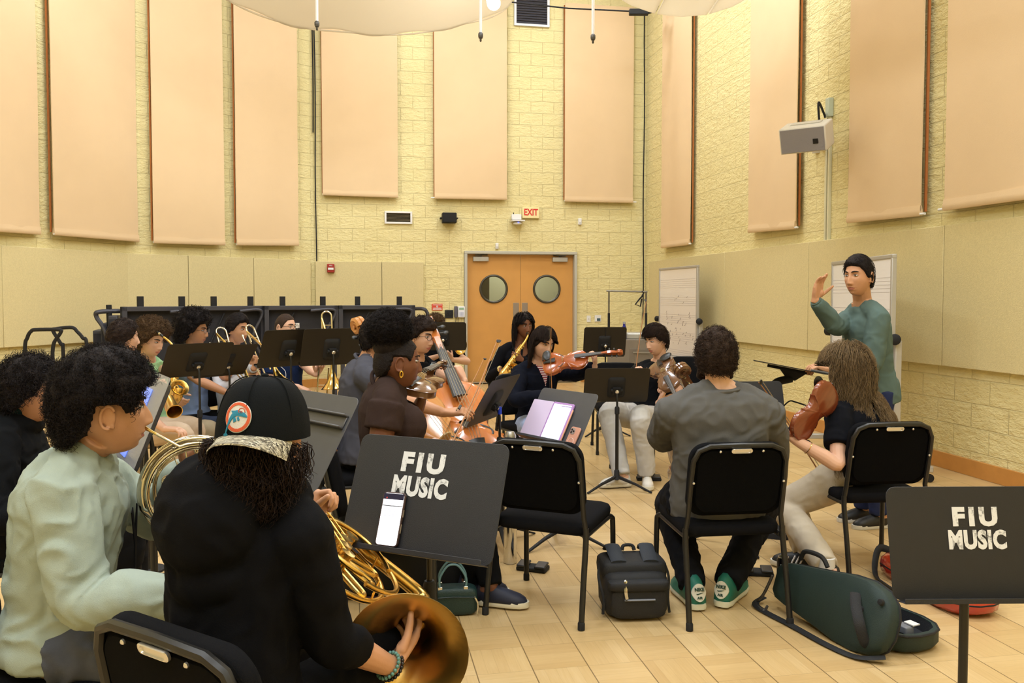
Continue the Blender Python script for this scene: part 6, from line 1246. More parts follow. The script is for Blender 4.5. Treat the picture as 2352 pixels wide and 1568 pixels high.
mw = HMC.inverted() @ (s.HM @ V((0, .105, -.068)))
french_horn(HMC, 'gold french horn held by the person in the backwards cap', M_brass, M_brass, mouth=mw, bell=(V((-.05, -.0, -.255)), V((.215, -.02, -.275))))
# ---- far left person
P_ = W(20, 1212, 3.45)
s = person('seated person in a black hooded jacket at the left edge, behind the sage sweatshirt', (W(70, 903, 3.42), 24, 4, 0), W(32, 962, 3.45), P_, 20, 'tan', cloth('jacket_black', '111214'), K_black, SH_blk,
  (W(150, 1180, 3.3), None, V((.8, .2, .2)), V((0, .5, -.6)), .6), None, vox=.005, collar='hood', fold=.014, baggy=1.6, eyes=False)
hf = HF(.018, .02, .012, .012); hair_shell(s.HM, hf, HBLK, 'hair', s.t, s.base, noise_a=.010, noise_f=34); curls(s.HM, s.base, s.t, HBLK, 1800, hf, L=.035, r=.007, rad=.0014, inset=.75)
Na = W(32, 962, 3.45); mb = MB(); mb.tube([Na - s.base + UPV*(.055 + .015*cos(a)) - hd(20)*(.085*cos(a)) + rt(20)*(.10*sin(a)) for a in np.linspace(-2, 2, 14)], .026, 10, round_=True); mb.build('hood_lining', cloth('dark_green', '16302a'), s.t)
seat_chair(P_, 20, 'black cushioned chair under the person at the left edge')
t = empty('clarinet', F(340, 1310, 0), 0, 'black clarinet with silver keys standing behind the silver horn', 'clarinet'); mb = MB(); mb.lathe([(.036, .02), (.034, .03), (.02, .09), (.0145, .13), (.0145, .60), (.012, .64), (.006, .70)], (0, 0, 0), (0, 0, 1), 18); mb.build('body_tube', M_ebony, t); mb = MB(); mb.lathe([(.09, 0), (.09, .012), (.02, .02), (.012, .06)], (0, 0, 0)); mb.build('peg_base', M_blackm, t)
for k in range(9): mb = MB(); a = -1.9 + .35*(k % 3); q = V((cos(a), sin(a), 0)); mb.lathe([(.0075, .013), (.0085, .017), (.0075, .020), (.001, .021)], V((0, 0, .16 + .05*k)), q, 10); mb.build('key', M_silver, t)
for x in (-.4, .25): mb = MB(); a = -pi/2 + x; mb.cyl((.018*cos(a), .018*sin(a), .14), (.018*cos(a), .018*sin(a), .58), .0026, 6); mb.build('key_rod', M_silver, t)
# ---- brown shirt viola player
P_ = W(900, 1128, 3.95); M_brown = cloth('brown_tee', '3b2d29'); Nd = W(888, 878, 3.95)
s = person('seated person in a brown T-shirt with a black puff of hair and a gold earring', (W(916, 832, 3.93), 20, 3, 0), Nd, P_, 14, 'dark', M_brown, K_black, (mat('shoe_navy', '1d2238', .6), SH_wht[1]),
  (W(1012, 1050, 3.68), (.0, -.3, -1), V((.7, .3, .4)), V((0, .3, -1)), .8), (W(966, 922, 4.2), (-.1, .1, -1), V((.25, .15, .8)), V((-.7, -.5, .1)), .9), vox=.0035, sleeve='short', fem=1., bust=1.12, w=1.06, fold=.006, arm=1.22, baggy=.85, sl=.34, ankles=[V((-.2, 4.1, .1)), F(1128, 1345, .10)], feet=[0, -12])
hf = lambda dx, dy, dz, ph: .008 + .010*np.clip(-dy, 0, 1); hair_shell(s.HM, hf, HBLK, 'hair', s.t, s.base, noise_a=.003, noise_f=60, low=lambda p, k=0: np.interp(np.abs(p), [0, .75, 1.0, 1.15, 1.35, 1.95, 2.15, 2.5, pi], [.58, .5, .25, .05, .24, .26, -.25, -.5, -.55]))
mb = MB(); c_ = s.HM @ V((0, -.055, .155)) - s.base; mb.ball(c_, (.098, .098, .088), s.HM.to_3x3(), 24, 16); mb.ball(s.HM @ V((0, -.05, .08)) - s.base, (.08, .08, .07), s.HM.to_3x3(), 20, 12); mb.build('hair_puff', HBLK, s.t)
D_ = RNG.normal(size=(2600, 3)); D_ /= np.linalg.norm(D_, axis=1, keepdims=True); tt = np.linspace(0, 1, 12); ax_ = D_ + .5*RNG.normal(size=D_.shape); ax_ /= np.linalg.norm(ax_, axis=1, keepdims=True); A_ = np.cross(ax_, RNG.normal(size=D_.shape)); A_ /= np.linalg.norm(A_, axis=1, keepdims=True); B_ = np.cross(ax_, A_)
PP = (D_*np.array([.095, .095, .086]))[:, None] + ax_[:, None]*(tt[None, :, None]*.024) + .005*(A_[:, None]*np.cos(tt*11)[None, :, None] + B_[:, None]*np.sin(tt*11)[None, :, None]); vv, qq = strands(PP, np.linspace(.0011, .0006, 12)); link('puff_curls', np_mesh('puff_curls', vv + np.array(c_), qq, HBLK), s.t)
Mg = mat('gold', 'd8b050', .2, 1.); mb = MB(); ec_ = s.HM @ V((.083, -.004, -.050)) - s.base; mb.tube([ec_ + (s.HM.to_3x3() @ V((.002*sin(a), .007*cos(a), .014*sin(a)))) for a in np.linspace(0, 2*pi, 18, endpoint=False)], .0038, 8, closed=True); mb.build('earring', Mg, s.t)
mb = MB(); nn = (Nd - P_).normalized(); mb.tube([Nd - s.base + nn*(.03 - .05*max(0, sin(a)) - .018*sin(a)) + rt(14)*(.060*cos(a)) + hd(14)*(.072*sin(a) + .022) for a in np.linspace(0, 2*pi, 36, endpoint=False)], .0022, 6, closed=True); mb.build('necklace', Mg, s.t)
seat_chair(P_, 14, 'black cushioned chair under the person in the brown T-shirt')
fiddle('viola', .40, W_brn, 'brown viola under the chin of the person in the brown T-shirt', 'viola', axes(W(940, 893, 3.98), V((.16, .97, .09)), V((.12, -.5, .85))), chin=True)
bow(W(1032, 1030, 3.72), W(1143, 779, 4.15), V((.9, .2, -.3)), 'nearest violin bow pointing up in front of the orange cello')
# ---- grey T-shirt cellist
P_ = W(835, 1028, 5.0)
s = person('seated person in a dark grey T-shirt half hidden behind the brown T-shirt', (W(872, 775, 5.05), 8, 4, 0), W(842, 828, 5.05), P_, 14, 'tan', cloth('slate_tee', '4b4b54'), K_black, SH_blk,
  (W(1020, 948, 4.55), (.1, -.5, -.8), V((.9, -.1, .1)), V((0, .3, -1)), [.3, .4, .5, .5]), (W(868, 838, 5.35), (-.2, .5, -.8), V((.2, .3, .9)), V((-.3, -.9, 0)), .8), vox=.005, sleeve='short', fold=.010, baggy=1.3, eyes=False, w=1.06)
hf = HF(.012, .014, .006); hair_shell(s.HM, hf, HBLK, 'hair', s.t, s.base, noise_a=.004); combed(s.HM, s.base, s.t, HBLK, 900, hf, .03, (0, .8, -.2), .0014)
seat_chair(P_, 14, 'black cushioned chair under the person in the dark grey T-shirt')
def cello(tail, scroll, n, wd, label, end=.2, **k):
    tail, scroll = V(tail), V(scroll); L = (scroll - tail).length/1.70; return fiddle('cello', L, wd, label, 'cello', axes(tail, scroll - tail, n), rib=.15, chin=False, end=end, **k)
cello(W(1092, 1132, 4.62), W(824, 748, 5.18), V((.55, -.75, .35)), W_gold, 'pale orange cello with its scroll left of the black puff of hair', end=.25)
bow(W(1050, 938, 4.5), W(1112, 822, 4.95), V((.9, .2, -.3)), 'thin cello bow held by a bare hand behind the nearest bow')
# ---- cellist with glasses
P_ = W(952, 985, 6.05)
s = person('seated person with glasses and a black polo shirt playing the orange cello', (W(968, 773, 6.0), -34, 8, 0), W(954, 826, 6.08), P_, -30, 'pale', cloth('polo_black', '14151d'), K_khaki, SH_blk,
  (W(1000, 952, 5.75), None, V((.8, -.4, 0)), V((0, 0, -1)), .5), (W(1066, 874, 5.78), (.5, .2, -.8), V((-.35, .2, .8)), V((-.6, .3, 0)), [.7, .8, .85, .9]), vox=.004, sleeve='short', collar='polo', neck_del=lambda p: False, fold=.007, brow=HBLK)
hf = lambda dx, dy, dz, ph: .014 + .020*np.clip(dz, 0, 1) + .026*np.clip(dy, 0, 1)*np.clip(dz, 0, 1); hair_shell(s.HM, hf, HDK, 'hair', s.t, s.base, noise_a=.009, noise_f=42, low=lambda p, k=0: np.interp(np.abs(p), [0, .75, 1.05, 1.35, 1.6, 1.95, 2.4, pi], [.48, .45, .3, .0, -.1, -.4, -.55, -.6])); curls(s.HM, s.base, s.t, HDK, 1500, hf, L=.026, r=.006, rad=.0013)
glasses(s)
mb = MB(); pc = W(995, 842, 5.86); mb.lathe([(.028, 0), (.028, .003), (.001, .004)], pc - s.base, (hd(-30)*.9 + V((.1, -.5, .25))), 20); mb.build('badge', mat('badge_silver', '9fb0b8', .5, var=.4, vscale=60), s.t)
seat_chair(P_, -30, 'black cushioned chair under the cellist with glasses')
cello(W(1120, 1098, 5.1), W(985, 745, 6.12), V((.20, -.85, .5)), W_org, 'glossy orange cello held by the person with glasses')
# ---- back row
def minor(label, head, N, P, th, skin, shirtm, pantm, hf, hm, rw=None, lw=None, n=900, na=.006, cur=None, comb=None, low=hair_low, gl=False, nm=None, **k):
    global s; s = person(label, head, N, P, th, skin, shirtm, pantm, SH_blk, rw, lw, vox=k.pop('vox', .005), **k)
    hair_shell(s.HM, hf, hm, 'hair', s.t, s.base, noise_a=na, low=low)
    if cur: curls(s.HM, s.base, s.t, hm, n, hf, L=cur[0], r=cur[1], rad=.0020, low=low, inset=.9)
    if comb: combed(s.HM, s.base, s.t, hm, n, hf, comb[0], comb[1], .0014, low=low)
    if gl: glasses(s)
    seat_chair(P, th, 'black cushioned chair under ' + nm); return s
minor('seated person with short dark hair and beige trousers, left of the green shirt', (W(285, 776, 6.05), 48, 2, 0), W(272, 832, 6.1), W(292, 985, 6.1), 8, 'pale', cloth('white_tee', 'd8d6d2'), cloth('beige_pink', 'cdb59c'), HF(.014, .012, .006), HDK, (W(378, 985, 5.85), None, V((.9, -.1, 0)), V((0, 0, -1)), .4), (W(345, 900, 6.1), None, V((.6, .3, .4)), V((0, -.7, -.3)), .6), comb=(.028, (.3, .5, -.3)), nm='the person in beige trousers', sleeve='short', eyes=False)
minor('seated person in a light green shirt with big curly brown hair', (W(349, 783, 6.75), -22, 14, 0), W(338, 828, 6.85), W(352, 985, 6.9), -10, 'pale', cloth('light_green', 'a4cf9c'), K_khaki, HF(.046, .026, .026, .012), HBR, (W(400, 905, 6.55), None, V((.5, -.3, -.4)), V((.3, .8, 0)), .7), (W(396, 838, 6.55), (.3, .2, -.9), V((.25, .0, .8)), V((.8, .3, 0)), .8), n=1700, na=.014, cur=(.034, .008), nm='the person in the green shirt', collar='polo', sleeve='short', w=.95)
saxophone([W(359, 760, 6.63), W(392, 787, 6.55), W(402, 815, 6.5), W(398, 918, 6.3)], W(413, 890, 6.22), 'gold saxophone played by the person in the light green shirt', 1.0)
saxophone([W(352, 900, 6.0), W(362, 880, 5.98), W(372, 886, 5.95), W(386, 938, 5.86)], W(401, 945, 5.68), 'second gold saxophone with its bell opening towards the camera, on the beige lap', .8)
minor('seated person with a big black afro and glasses in a light blue shirt', (W(450, 760, 7.3), -6, 4, 0), W(440, 808, 7.35), W(445, 965, 7.4), -14, 'tan', cloth('light_blue', '9db4e0'), K_jean, HF(.05, .03, .045, -.01), HBLK, (W(518, 900, 7.0), (.2, -.5, -.8), V((.9, -.2, -.2)), V((0, 0, -1)), .5), (W(522, 868, 7.1), (.3, .3, -.9), V((.3, 0, .8)), V((.6, -.6, 0)), .8), n=1700, na=.012, cur=(.034, .007), gl=True, nm='the person with the afro', sleeve='short', collar='polo')
trombone(W(578, 905, 6.9), V((.32, -.30, -.86)), W(497, 762, 7.25), W(487, 795, 7.2), W(585, 905, 6.85), 'trombone of the person in light blue, its round tuning slide above the music stands', V((1, .1, 0)))
minor('seated person with short black hair in a white shirt playing a trombone', (W(546, 757, 7.45), -22, 4, 0), W(534, 802, 7.5), W(545, 952, 7.5), -20, 'olive', cloth('white_shirt', 'dcdce2'), K_black, HF(.012, .024, .004, .008), HBLK, (W(566, 868, 7.1), (.2, -.5, -.8), V((.8, -.2, .3)), V((0, .6, -.3)), .9), (W(582, 846, 7.05), (.5, .3, -.8), V((.1, .1, .9)), V((-.5, -.5, 0)), .9), comb=(.03, (0, .8, .4)), n=900, nm='the person in the white shirt', collar='polo', vox=.0042)
trombone(W(648, 888, 6.65), V((.40, -.20, -.86)), W(566, 757, 7.2), W(560, 778, 7.28), W(608, 884, 6.9), 'gold trombone crossing the white shirt with its bell pointing down', V((.55, .8, 0)))
minor('seated person with cropped hair and glasses in a navy shirt', (W(656, 752, 7.55), -24, 2, 0), W(650, 797, 7.62), W(668, 938, 7.62), -24, 'pale', cloth('navy_shirt', '1b2a4e'), cloth('blue_trousers', '26306a'), HF(.004, .003), HMB, (W(684, 888, 7.3), (-.3, -.4, -.8), V((.9, -.2, -.3)), V((0, 0, -1)), .35), (W(727, 860, 7.2), (.4, .3, -.9), V((.3, .0, .8)), V((.4, -.8, 0)), [.9, .9, .9, .9]), gl=True, n=10, na=.001, nm='the person in the navy shirt', sleeve='short', vox=.0042)
mb = MB(); mb.tube([p - s.base for p in crom([W(640, 838, 7.3), W(655, 852, 7.3), W(654, 870, 7.28), W(632, 872, 7.3), W(630, 866, 7.3)], 6)], .003, 5); mb.build('earphone_cable', mat('cable_white', 'd0ced0', .5), s.t)
trombone(W(765, 893, 7.05), V((.06, -.15, -.98)), W(739, 726, 7.3), W(733, 832, 7.2), W(726, 945, 7.1), 'trombone held upright, its long tuning slide above the stand with the brass pole', V((1, .05, 0)))
minor('person at the back with dark brown hair, only the forehead showing above the black puff', (W(908, 738, 9.0), -50, 0, 0), W(902, 770, 9.05), W(902, 905, 9.1), -50, 'tan', K_black, K_black, HF(.008, .006), HBR, comb=(.02, (0, .6, .3)), nm='the person hidden at the back', sleeve='short', vox=.007)
minor('seated person with curly brown hair behind the music stand under the wall phone', (W(1001, 752, 9.6), -85, 6, 0), W(1000, 788, 9.65), W(1000, 915, 9.7), -85, 'pale', K_black, K_black, HF(.022, .02, .01), HBR, (W(1005, 818, 9.3), (-.9, 0, -.5), V((.6, -.2, .1)), V((0, 0, -1)), .7), (W(1040, 826, 9.3), (1, 0, -.4), V((-.5, -.2, .5)), V((0, .7, 0)), .8), n=700, na=.012, cur=(.03, .008), nm='the curly-haired person under the wall phone', sleeve='short', vox=.006)
trombone(W(1058, 794, 9.4), V((.75, -.65, -.05)), W(1010, 782, 9.85), W(1005, 768, 9.42), W(1050, 868, 8.9), 'trombone whose gold bell shows right of the music stand under the wall phone', V((-1, .05, .1)))
# ---- black top saxophonist
Pn = W(1192, 893, 8.5); s = minor('seated person in a black scoop-neck top playing a gold saxophone by the door', (W(1203, 748, 8.45), -62, 6, 4), W(1190, 793, 8.52), Pn, -68, 'brown', cloth('black_top', '101016'), K_black, HF(.010, .006), HBLK, (W(1147, 848, 8.2), (-.5, .1, -.9), V((.35, -.3, -.8)), V((.8, .3, .2)), .5), (W(1200, 826, 8.15), (.9, .1, -.6), V((-.6, -.3, .3)), V((-.2, .9, 0)), .7), nm='the saxophonist in the black top', na=.002, n=10, fem=1., collar='scoop', fold=.003, baggy=.55, vox=.0045, brow=HBLK, neck_del=lambda p: ((p - Nn0).dot(UPV) > -.115 and (p - Nn0).dot(hd(-68)) > .0 and abs((p - Nn0).dot(rt(-68))) < .085 and ((p - Nn0).dot(UPV) + .115) > ((p - Nn0).dot(rt(-68))/.085)**2*.05)) if not globals().update(Nn0=W(1190, 793, 8.52)) else None
falling(s.HM, s.base, s.t, HBLK, 1100, .27, rad=.0022, spread=.03, wave=.008, K=20, blockers=[(tuple(W(1190, 815, 8.53)), (.19, .12, .12), [[1, 0, 0], [0, 1, 0], [0, 0, 1]])])
mb = MB()
for sx in (-1, 1): mb.tube(crom([W(1190 + sx*13, 785, 8.45) - s.base, W(1190 + sx*9, 805, 8.36) - s.base, W(1197, 832, 8.28) - s.base], 5), .011, 6, flat=.3)
mb.build('neck_strap', K_black, s.t); mb = MB(); q = s.arms[0]; d = (q[2] - q[1]).normalized(); mb.tube([q[2] - d*.02 - s.base, q[2] + d*.02 - s.base], .031, 12); mb.build('wrist_band', M_silver, s.t)
saxophone([W(1211, 763, 8.33), W(1212, 772, 8.25), W(1203, 788, 8.2), W(1152, 862, 8.0)], W(1181, 850, 7.85), 'gold saxophone held across the black scoop-neck top', 1.05)
# ---- violinist in navy
Po = W(1232, 968, 6.85); No = W(1238, 836, 6.86); Kst = mat('striped_knit', 'c8b8b8', .9); g = NT(Kst); tc = g.n('TexCoord'); sp_ = g.n('SeparateXYZ'); g.l(tc.outputs['Object'], sp_.inputs[0]); g.l(g.mix(g.math('GREATER_THAN', g.math('FRACT', g.math('MULTIPLY', sp_.outputs['Z'], 55.)), .5), lin('8e2f3c'), lin('d8c8c8')), g.b.inputs['Base Color'])
s = person('seated person with long dark hair in a navy top playing a red-brown violin', (W(1247, 787, 6.76), -58, 20, -7), No, Po, -62, 'pale', cloth('navy_top', '10131f'), mat('light_denim', '9aa9cc', .9, var=.15, vscale=20), SH_wht,
  (W(1250, 908, 6.45), (-.8, -.1, -.6), V((.6, -.2, .1)), V((0, 0, -1)), .7), (W(1366, 842, 6.5), (.25, .1, -1), V((.05, -.05, 1)), V((-.8, .1, .2)), [.75, .8, .85, .9]), fem=1., vox=.0038, fold=.008, collar='v', ribs=False, knees=[W(1222, 985, 6.42), W(1280, 985, 6.42)], ankles=[F(1228, 1100, .1), F(1286, 1098, .1)], brow=HBLK, eye_open=.6, cuff=.96,
  shirt_m2=(Kst, lambda p: ((p - np.array(No)) @ np.array(hd(-62)) > .03) & ((p - np.array(No))[:, 2] > -.17) & (np.abs((p - np.array(No)) @ np.array(rt(-62))) < .055*((p - np.array(No))[:, 2] + .17)/.17)))
lowO = lambda p, k=0: np.interp(np.abs(p), [0, .35, .9, 1.2, 1.6, 2.4, pi], [.62, .5, .30, -.1, -.4, -.62, -.66])
hair_shell(s.HM, HF(.010, .008), HDK, 'hair', s.t, s.base, noise_a=.001, low=lowO)
falling(s.HM, s.base, s.t, HDK, 4200, .36, rad=.0011, spread=.022, low=lowO, wave=.004, K=26, blockers=[(tuple(No - UPV*.09), (.20, .12, .13), [[1, 0, 0], [0, 1, 0], [0, 0, 1]])])
seat_chair(Po, -62, 'black cushioned chair under the violinist in navy')
fiddle('violin', .36, W_red, 'glossy red-brown violin held by the person in the navy top', 'violin', axes(W(1247, 836, 6.52), W(1412, 813, 6.38) - W(1250, 838, 6.52), V((-.05, -.72, .68))))
bow(W(1268, 905, 6.36), W(1266, 750, 6.40), V((-1, .1, 0)), 'violin bow standing vertically in front of the navy top')
# ---- violist in sweatpants
Pp = W(1482, 952, 7.12); Np = W(1517, 838, 7.22); M_sw = cloth('sweatpants', 'c6c2bd')
s = person('seated smiling person in a black shirt and pale grey sweatpants with a viola', (W(1507, 783, 7.15), -146, 10, 3), Np, Pp, -124, 'pale', cloth('shirt_black', '0f1014'), M_sw, SH_wht,
  (W(1462, 868, 6.72), (-.8, .1, -.7), V((-.1, -.4, .5)), V((.3, .2, -.8)), .7), (W(1512, 925, 6.72), (.7, -.2, -.8), V((.35, -.15, .7)), V((-.5, .2, .5)), [.8, .85, .9, .95]), ph=-150, vox=.0035, fold=.009, sleeve='short', knees=[W(1398, 948, 6.7), W(1470, 958, 6.45)], ankles=[F(1428, 1090, .1), F(1486, 1088, .1)], feet=[-168, -95], baggy=1.35, brow=HBLK, eye_open=.55)
hf = lambda dx, dy, dz, ph: .016 + .024*np.clip(dz, 0, 1) + .014*np.clip(dy, 0, 1)*np.clip(dz + .2, 0, 1); hair_shell(s.HM, hf, HDK, 'hair', s.t, s.base, noise_a=.006, low=lambda p, k=0: np.interp(np.abs(p), [0, .6, .95, 1.25, 1.6, 1.95, 2.4, pi], [.36, .38, .40, .05, .0, -.35, -.55, -.6])); combed(s.HM, s.base, s.t, HDK, 1700, hf, .045, (.15, .8, -.2), .0014, lift=.35, jit=.4, low=lambda p, k=0: np.interp(np.abs(p), [0, .9, 1.25, 1.6, 1.95, 2.4, pi], [.45, .42, .1, .0, -.35, -.55, -.6]))
seat_chair(V((Pp.x, Pp.y, 0)), -140, 'black cushioned chair under the person in pale sweatpants')
fiddle('viola', .41, W_brn, 'dark brown viola pointing down in front of the person in sweatpants', 'viola', axes(W(1512, 828, 6.98), W(1556, 925, 6.45) - W(1510, 832, 6.98), V((-.42, -.75, .5))))
bow(W(1459, 862, 6.68), W(1485, 688, 6.85), V((-1, .2, 0)), 'viola bow pointing up left of the person in sweatpants')
# ---- curly-haired cellist in grey, from behind
Pq = W(1648, 1128, 3.98); Nq = W(1650, 892, 3.93)
s = person('seated broad person in a grey sweatshirt seen from behind', (W(1645, 822, 3.95), 84, 2, 0), Nq, Pq, 93, 'pale', K_grey, cloth('charcoal', '17171b'), (mat('shoe_green', '1f6f5e', .55), mat('sole_offwhite', 'd8d4bc', .6)),
  (W(1700, 1040, 4.4), (.75, -.3, -.7), V((-.5, .7, .1)), V((0, 0, -1)), .7), (W(1560, 985, 4.45), (-.75, -.2, -.7), V((.3, .6, .6)), V((.4, -.6, 0)), .8), w=1.2, belly=.06, vox=.004, fold=.016, baggy=1.25, eyes=False, arm=1.12, shrug=-.035, hem=-.2, shs=1.3, knees=[W(1752, 1165, 4.42), W(1540, 1165, 4.42)], ankles=[F(1662, 1346, .1) + V((.03, .05, 0)), F(1596, 1350, .1) + V((0, .05, 0))], feet=[58, 97])
hf = HF(.014, .014, .004); lowq = lambda p, k=0: np.interp(np.abs(p), [0, .75, 1.05, 1.35, 1.6, 1.95, 2.4, pi], [.6, .55, .34, -.02, -.1, -.40, -.56, -.58]); hair_shell(s.HM, hf, HMB, 'hair', s.t, s.base, noise_a=.008, noise_f=44, low=lowq); curls(s.HM, s.base, s.t, HMB, 2600, hf, L=.022, r=.0055, rad=.0012, low=lowq)
lowb = lambda p, k=0: np.where((np.abs(p) < 1.25), -.98, 2.)
D_ = []
mb = MB(); mb.tube([s.HM @ V((.074, .02, -.035)) - s.base, s.HM @ V((.070, .045, -.085)) - s.base, s.HM @ V((.03, .088, -.115)) - s.base, s.HM @ V((-.03, .088, -.115)) - s.base, s.HM @ V((-.070, .045, -.085)) - s.base, s.HM @ V((-.074, .02, -.035)) - s.base], [.008, .02, .024, .024, .02, .008], 10, round_=True); mb.build('beard', HDK, s.t)
for (An, ft) in ((s.legs[0][2], hd(58)), (s.legs[1][2], hd(97))):   # heel patches with lettering
    s_ = ft.cross(UPV); o3 = V((An.x, An.y, 0)) - ft*.06; c0 = An*0 + V((An.x, An.y, 0)) - ft*.092 + UPV*.092 - s.base; R3 = frame((0, 0, 0), s_, (UPV*.97 - ft*-.24).normalized(), -(ft*.97 - UPV*.24)).to_3x3(); Mh = Matrix.Translation(c0) @ R3.to_4x4()
    mb = MB(); rr_ = [[Mh @ V((x*k_, y*k_, .004 - 8.5*(x*k_)**2 + dz_)) for x, y in [(.036*cos(a)*(1 - .18*abs(sin(a))), .042*sin(a)) for a in np.linspace(0, 2*pi, 22, endpoint=False)]] for k_, dz_ in ((1, -.006), (1, .003), (.8, .0035), (.5, .0037), (.02, .0038))]; mb.rings(rr_); hp = mb.build('heel_patch', mat('heel_white', 'd9d6ca', .6), s.t)
    text_mesh('NIKE', .022, mat('heel_green', '123c34', .6), 'lettering', hp, Mh @ Matrix.Translation((0, .014, .0085)), bold=.0008, depth=.0012); text_mesh('AIR', .017, mat('heel_green', '123c34', .6), 'lettering', hp, Mh @ Matrix.Translation((0, -.024, .0085)), bold=.0005, depth=.0012)
    mb = MB(); mb.slab([(-.017, -.004), (-.012, -.0095), (.004, -.006), (.018, .001), (.002, -.002), (-.009, -.0045)], .0075, .0092, Mh); mb.build('heel_mark', mat('heel_green', '123c34', .6), hp)
cello(W(1604, 1150, 5.05), W(1567, 852, 4.45), V((.92, .30, .2)), W_brn, 'cello with silver pegs, its scroll left of the grey sweatshirt\'s curly head', end=.12, scroll_col=W_brn, sling=True)
# ---- long-haired violinist
Pr = V((1.95, 4.66, .54)); Nr = W(1958, 930, 4.66)
s = person('seated person with very long light brown hair and a black T-shirt', (W(1944, 848, 4.68), 128, 8, 0), Nr, Pr, 128, 'pale', cloth('black_tee', '111218'), cloth('cream_jeans', 'c2b49f'), SH_blk,
  (W(1938, 1085, 4.85), (.4, .2, -1), V((-.7, .1, .1)), V((0, 0, -1)), .8), (W(1822, 1008, 4.42), (.5, -.5, -.9), V((-.6, .3, .35)), V((.2, .3, .8)), [.35, .45, .5, .6]), fem=.8, vox=.0035, sleeve='short', fold=.008, baggy=1.3, eyes=False, hem=-.18, knees=[W(1822, 1158, 4.95), W(1806, 1165, 4.72)], ankles=[F(1850, 1268, .1), F(1898, 1302, .1)], feet=[150, 165])
lowR = lambda p, k=0: np.interp(np.abs(p), [0, .5, .9, 1.2, 1.6, 2.4, pi], [.60, .5, .25, -.2, -.4, -.62, -.66])
hair_shell(s.HM, HF(.010, .008), HLT, 'hair', s.t, s.base, noise_a=.001, low=lowR)
falling(s.HM, s.base, s.t, HLT, 6500, .60, rad=.0010, spread=.055, low=lowR, wave=.022, K=34, blockers=[(tuple(Nr - UPV*.10), (.225, .145, .14), [[1, 0, 0], [0, 1, 0], [0, 0, 1]]), (tuple(Nr*.5 + Pr*.5), (.20, .15, .30), [[1, 0, 0], [0, 1, 0], [0, 0, 1]])])
for (An, ft) in ((s.legs[0][2], hd(150)), (s.legs[1][2], hd(165))):
    s_ = ft.cross(UPV); o3 = V((An.x, An.y, 0)) - ft*.06
    for sd in (-1, 1):
        for k in range(3): mb = MB(); a0 = o3 + ft*(.085 + .022*k); mb.tube([a0 + s_*(sd*.043) + UPV*.03 - s.base, a0 - ft*.012 + s_*(sd*.039) + UPV*.06 - s.base, a0 - ft*.022 + s_*(sd*.028) + UPV*.082 - s.base], .0045, 5); mb.build('shoe_stripe', M_white, s.t)
    mb = MB(); mb.tube([An + UPV*.0 - s.base, An + UPV*.05 - s.base], [.044, .042], 12); mb.build('sock', mat('sock_white', 'd8d2cc', .9), s.t)
q = s.arms[1]; d = (q[2] - q[1]).normalized(); mb = MB(); p = q[2] - d*.09; uu = d.orthogonal().normalized(); ww = d.cross(uu); mb.tube([p + (uu*cos(a) + ww*sin(a))*.035 - s.base for a in np.linspace(0, 2*pi, 20, endpoint=False)], .0018, 5, closed=True); mb.build('bracelet', Mg, s.t)
fiddle('violin', .36, wood('varnish_dark_red', '6f3218', '8d4526'), 'red-brown violin seen from its back beside the long light brown hair', 'violin', axes(W(1908, 890, 4.50), W(1800, 1022, 4.38) - W(1906, 893, 4.5), V((-.30, .85, .30))))
bow(W(1890, 1098, 4.72), W(1743, 877, 4.62), V((1, .2, .3)), 'violin bow pointing up left beside the long-haired person')
# ---- empty chairs further back
c = W(1418, 1000, 8.0); chair(1.05, 8.05, -90, 'empty black chair behind the red-brown violin, left of the person in sweatpants'); chair(1.93, 8.9, -100, 'empty black chair in front of the low cart, near the back corner')
# ================================================================== BAGS AND SMALL THINGS ON THE FLOOR
def pad(mb, c, d, R=None, e=.28, n=20, m=10):      # soft rounded block
    c = V(c); rings = []
    sp = lambda v: math.copysign(abs(v)**e, v)
    for i in range(m+1):
        t_ = -pi/2 + pi*min(max(i/m, .01), .99); rings.append([c + ((R or Matrix.Identity(3)) @ V((d[0]/2*sp(cos(t_))*sp(cos(2*pi*j/n)), d[1]/2*sp(cos(t_))*sp(sin(2*pi*j/n)), d[2]/2*sp(sin(t_))))) for j in range(n)])
    return mb.rings(rings)
M_nyl = mat('black_nylon', '141416', .7, bump=.5, bscale=320, var=.15, vscale=12); M_nyl2 = mat('charcoal_nylon', '262b33', .75, bump=.4, bscale=320)
# backpack
p = F(1452, 1400); t = empty('backpack', p, radians(4), 'black backpack with two grey shoulder straps standing on the floor between the chairs', 'backpack'); mb = MB(); pad(mb, (0, .0, .125), (.30, .26, .25), e=.35); mb.build('body', M_nyl, t)
mb = MB(); pad(mb, (0, .03, .235), (.315, .22, .12), e=.4); mb.build('top_compartment', M_nyl, t)
mb = MB(); pad(mb, (0, -.125, .10), (.255, .07, .17), e=.4); mb.build('front_pocket', M_nyl, t); mb = MB(); pad(mb, (0, -.12, .195), (.28, .10, .055), e=.4); mb.build('flap', M_nyl, t)
mb = MB(); mb.tube([(-.07, -.163, .125), (.07, -.163, .125)], .006, 6); mb.build('pocket_trim', mat('zip_grey', '6d6f76', .4, .4), t)
for sx in (-1, 1):
    mb = MB(); mb.tube(crom([(sx*.075, -.055, .292), (sx*.078, .02, .312), (sx*.082, .09, .335), (sx*.085, .13, .30)], 6), .036, 10, flat=.30, up=(0, 0, 1)); mb.build('shoulder_strap', M_nyl2, t)
mb = MB(); mb.tube(crom([(-.03, .1, .3), (-.02, .11, .325), (.02, .11, .325), (.03, .1, .3)], 5), .009, 8); mb.build('carry_handle', M_nyl, t)
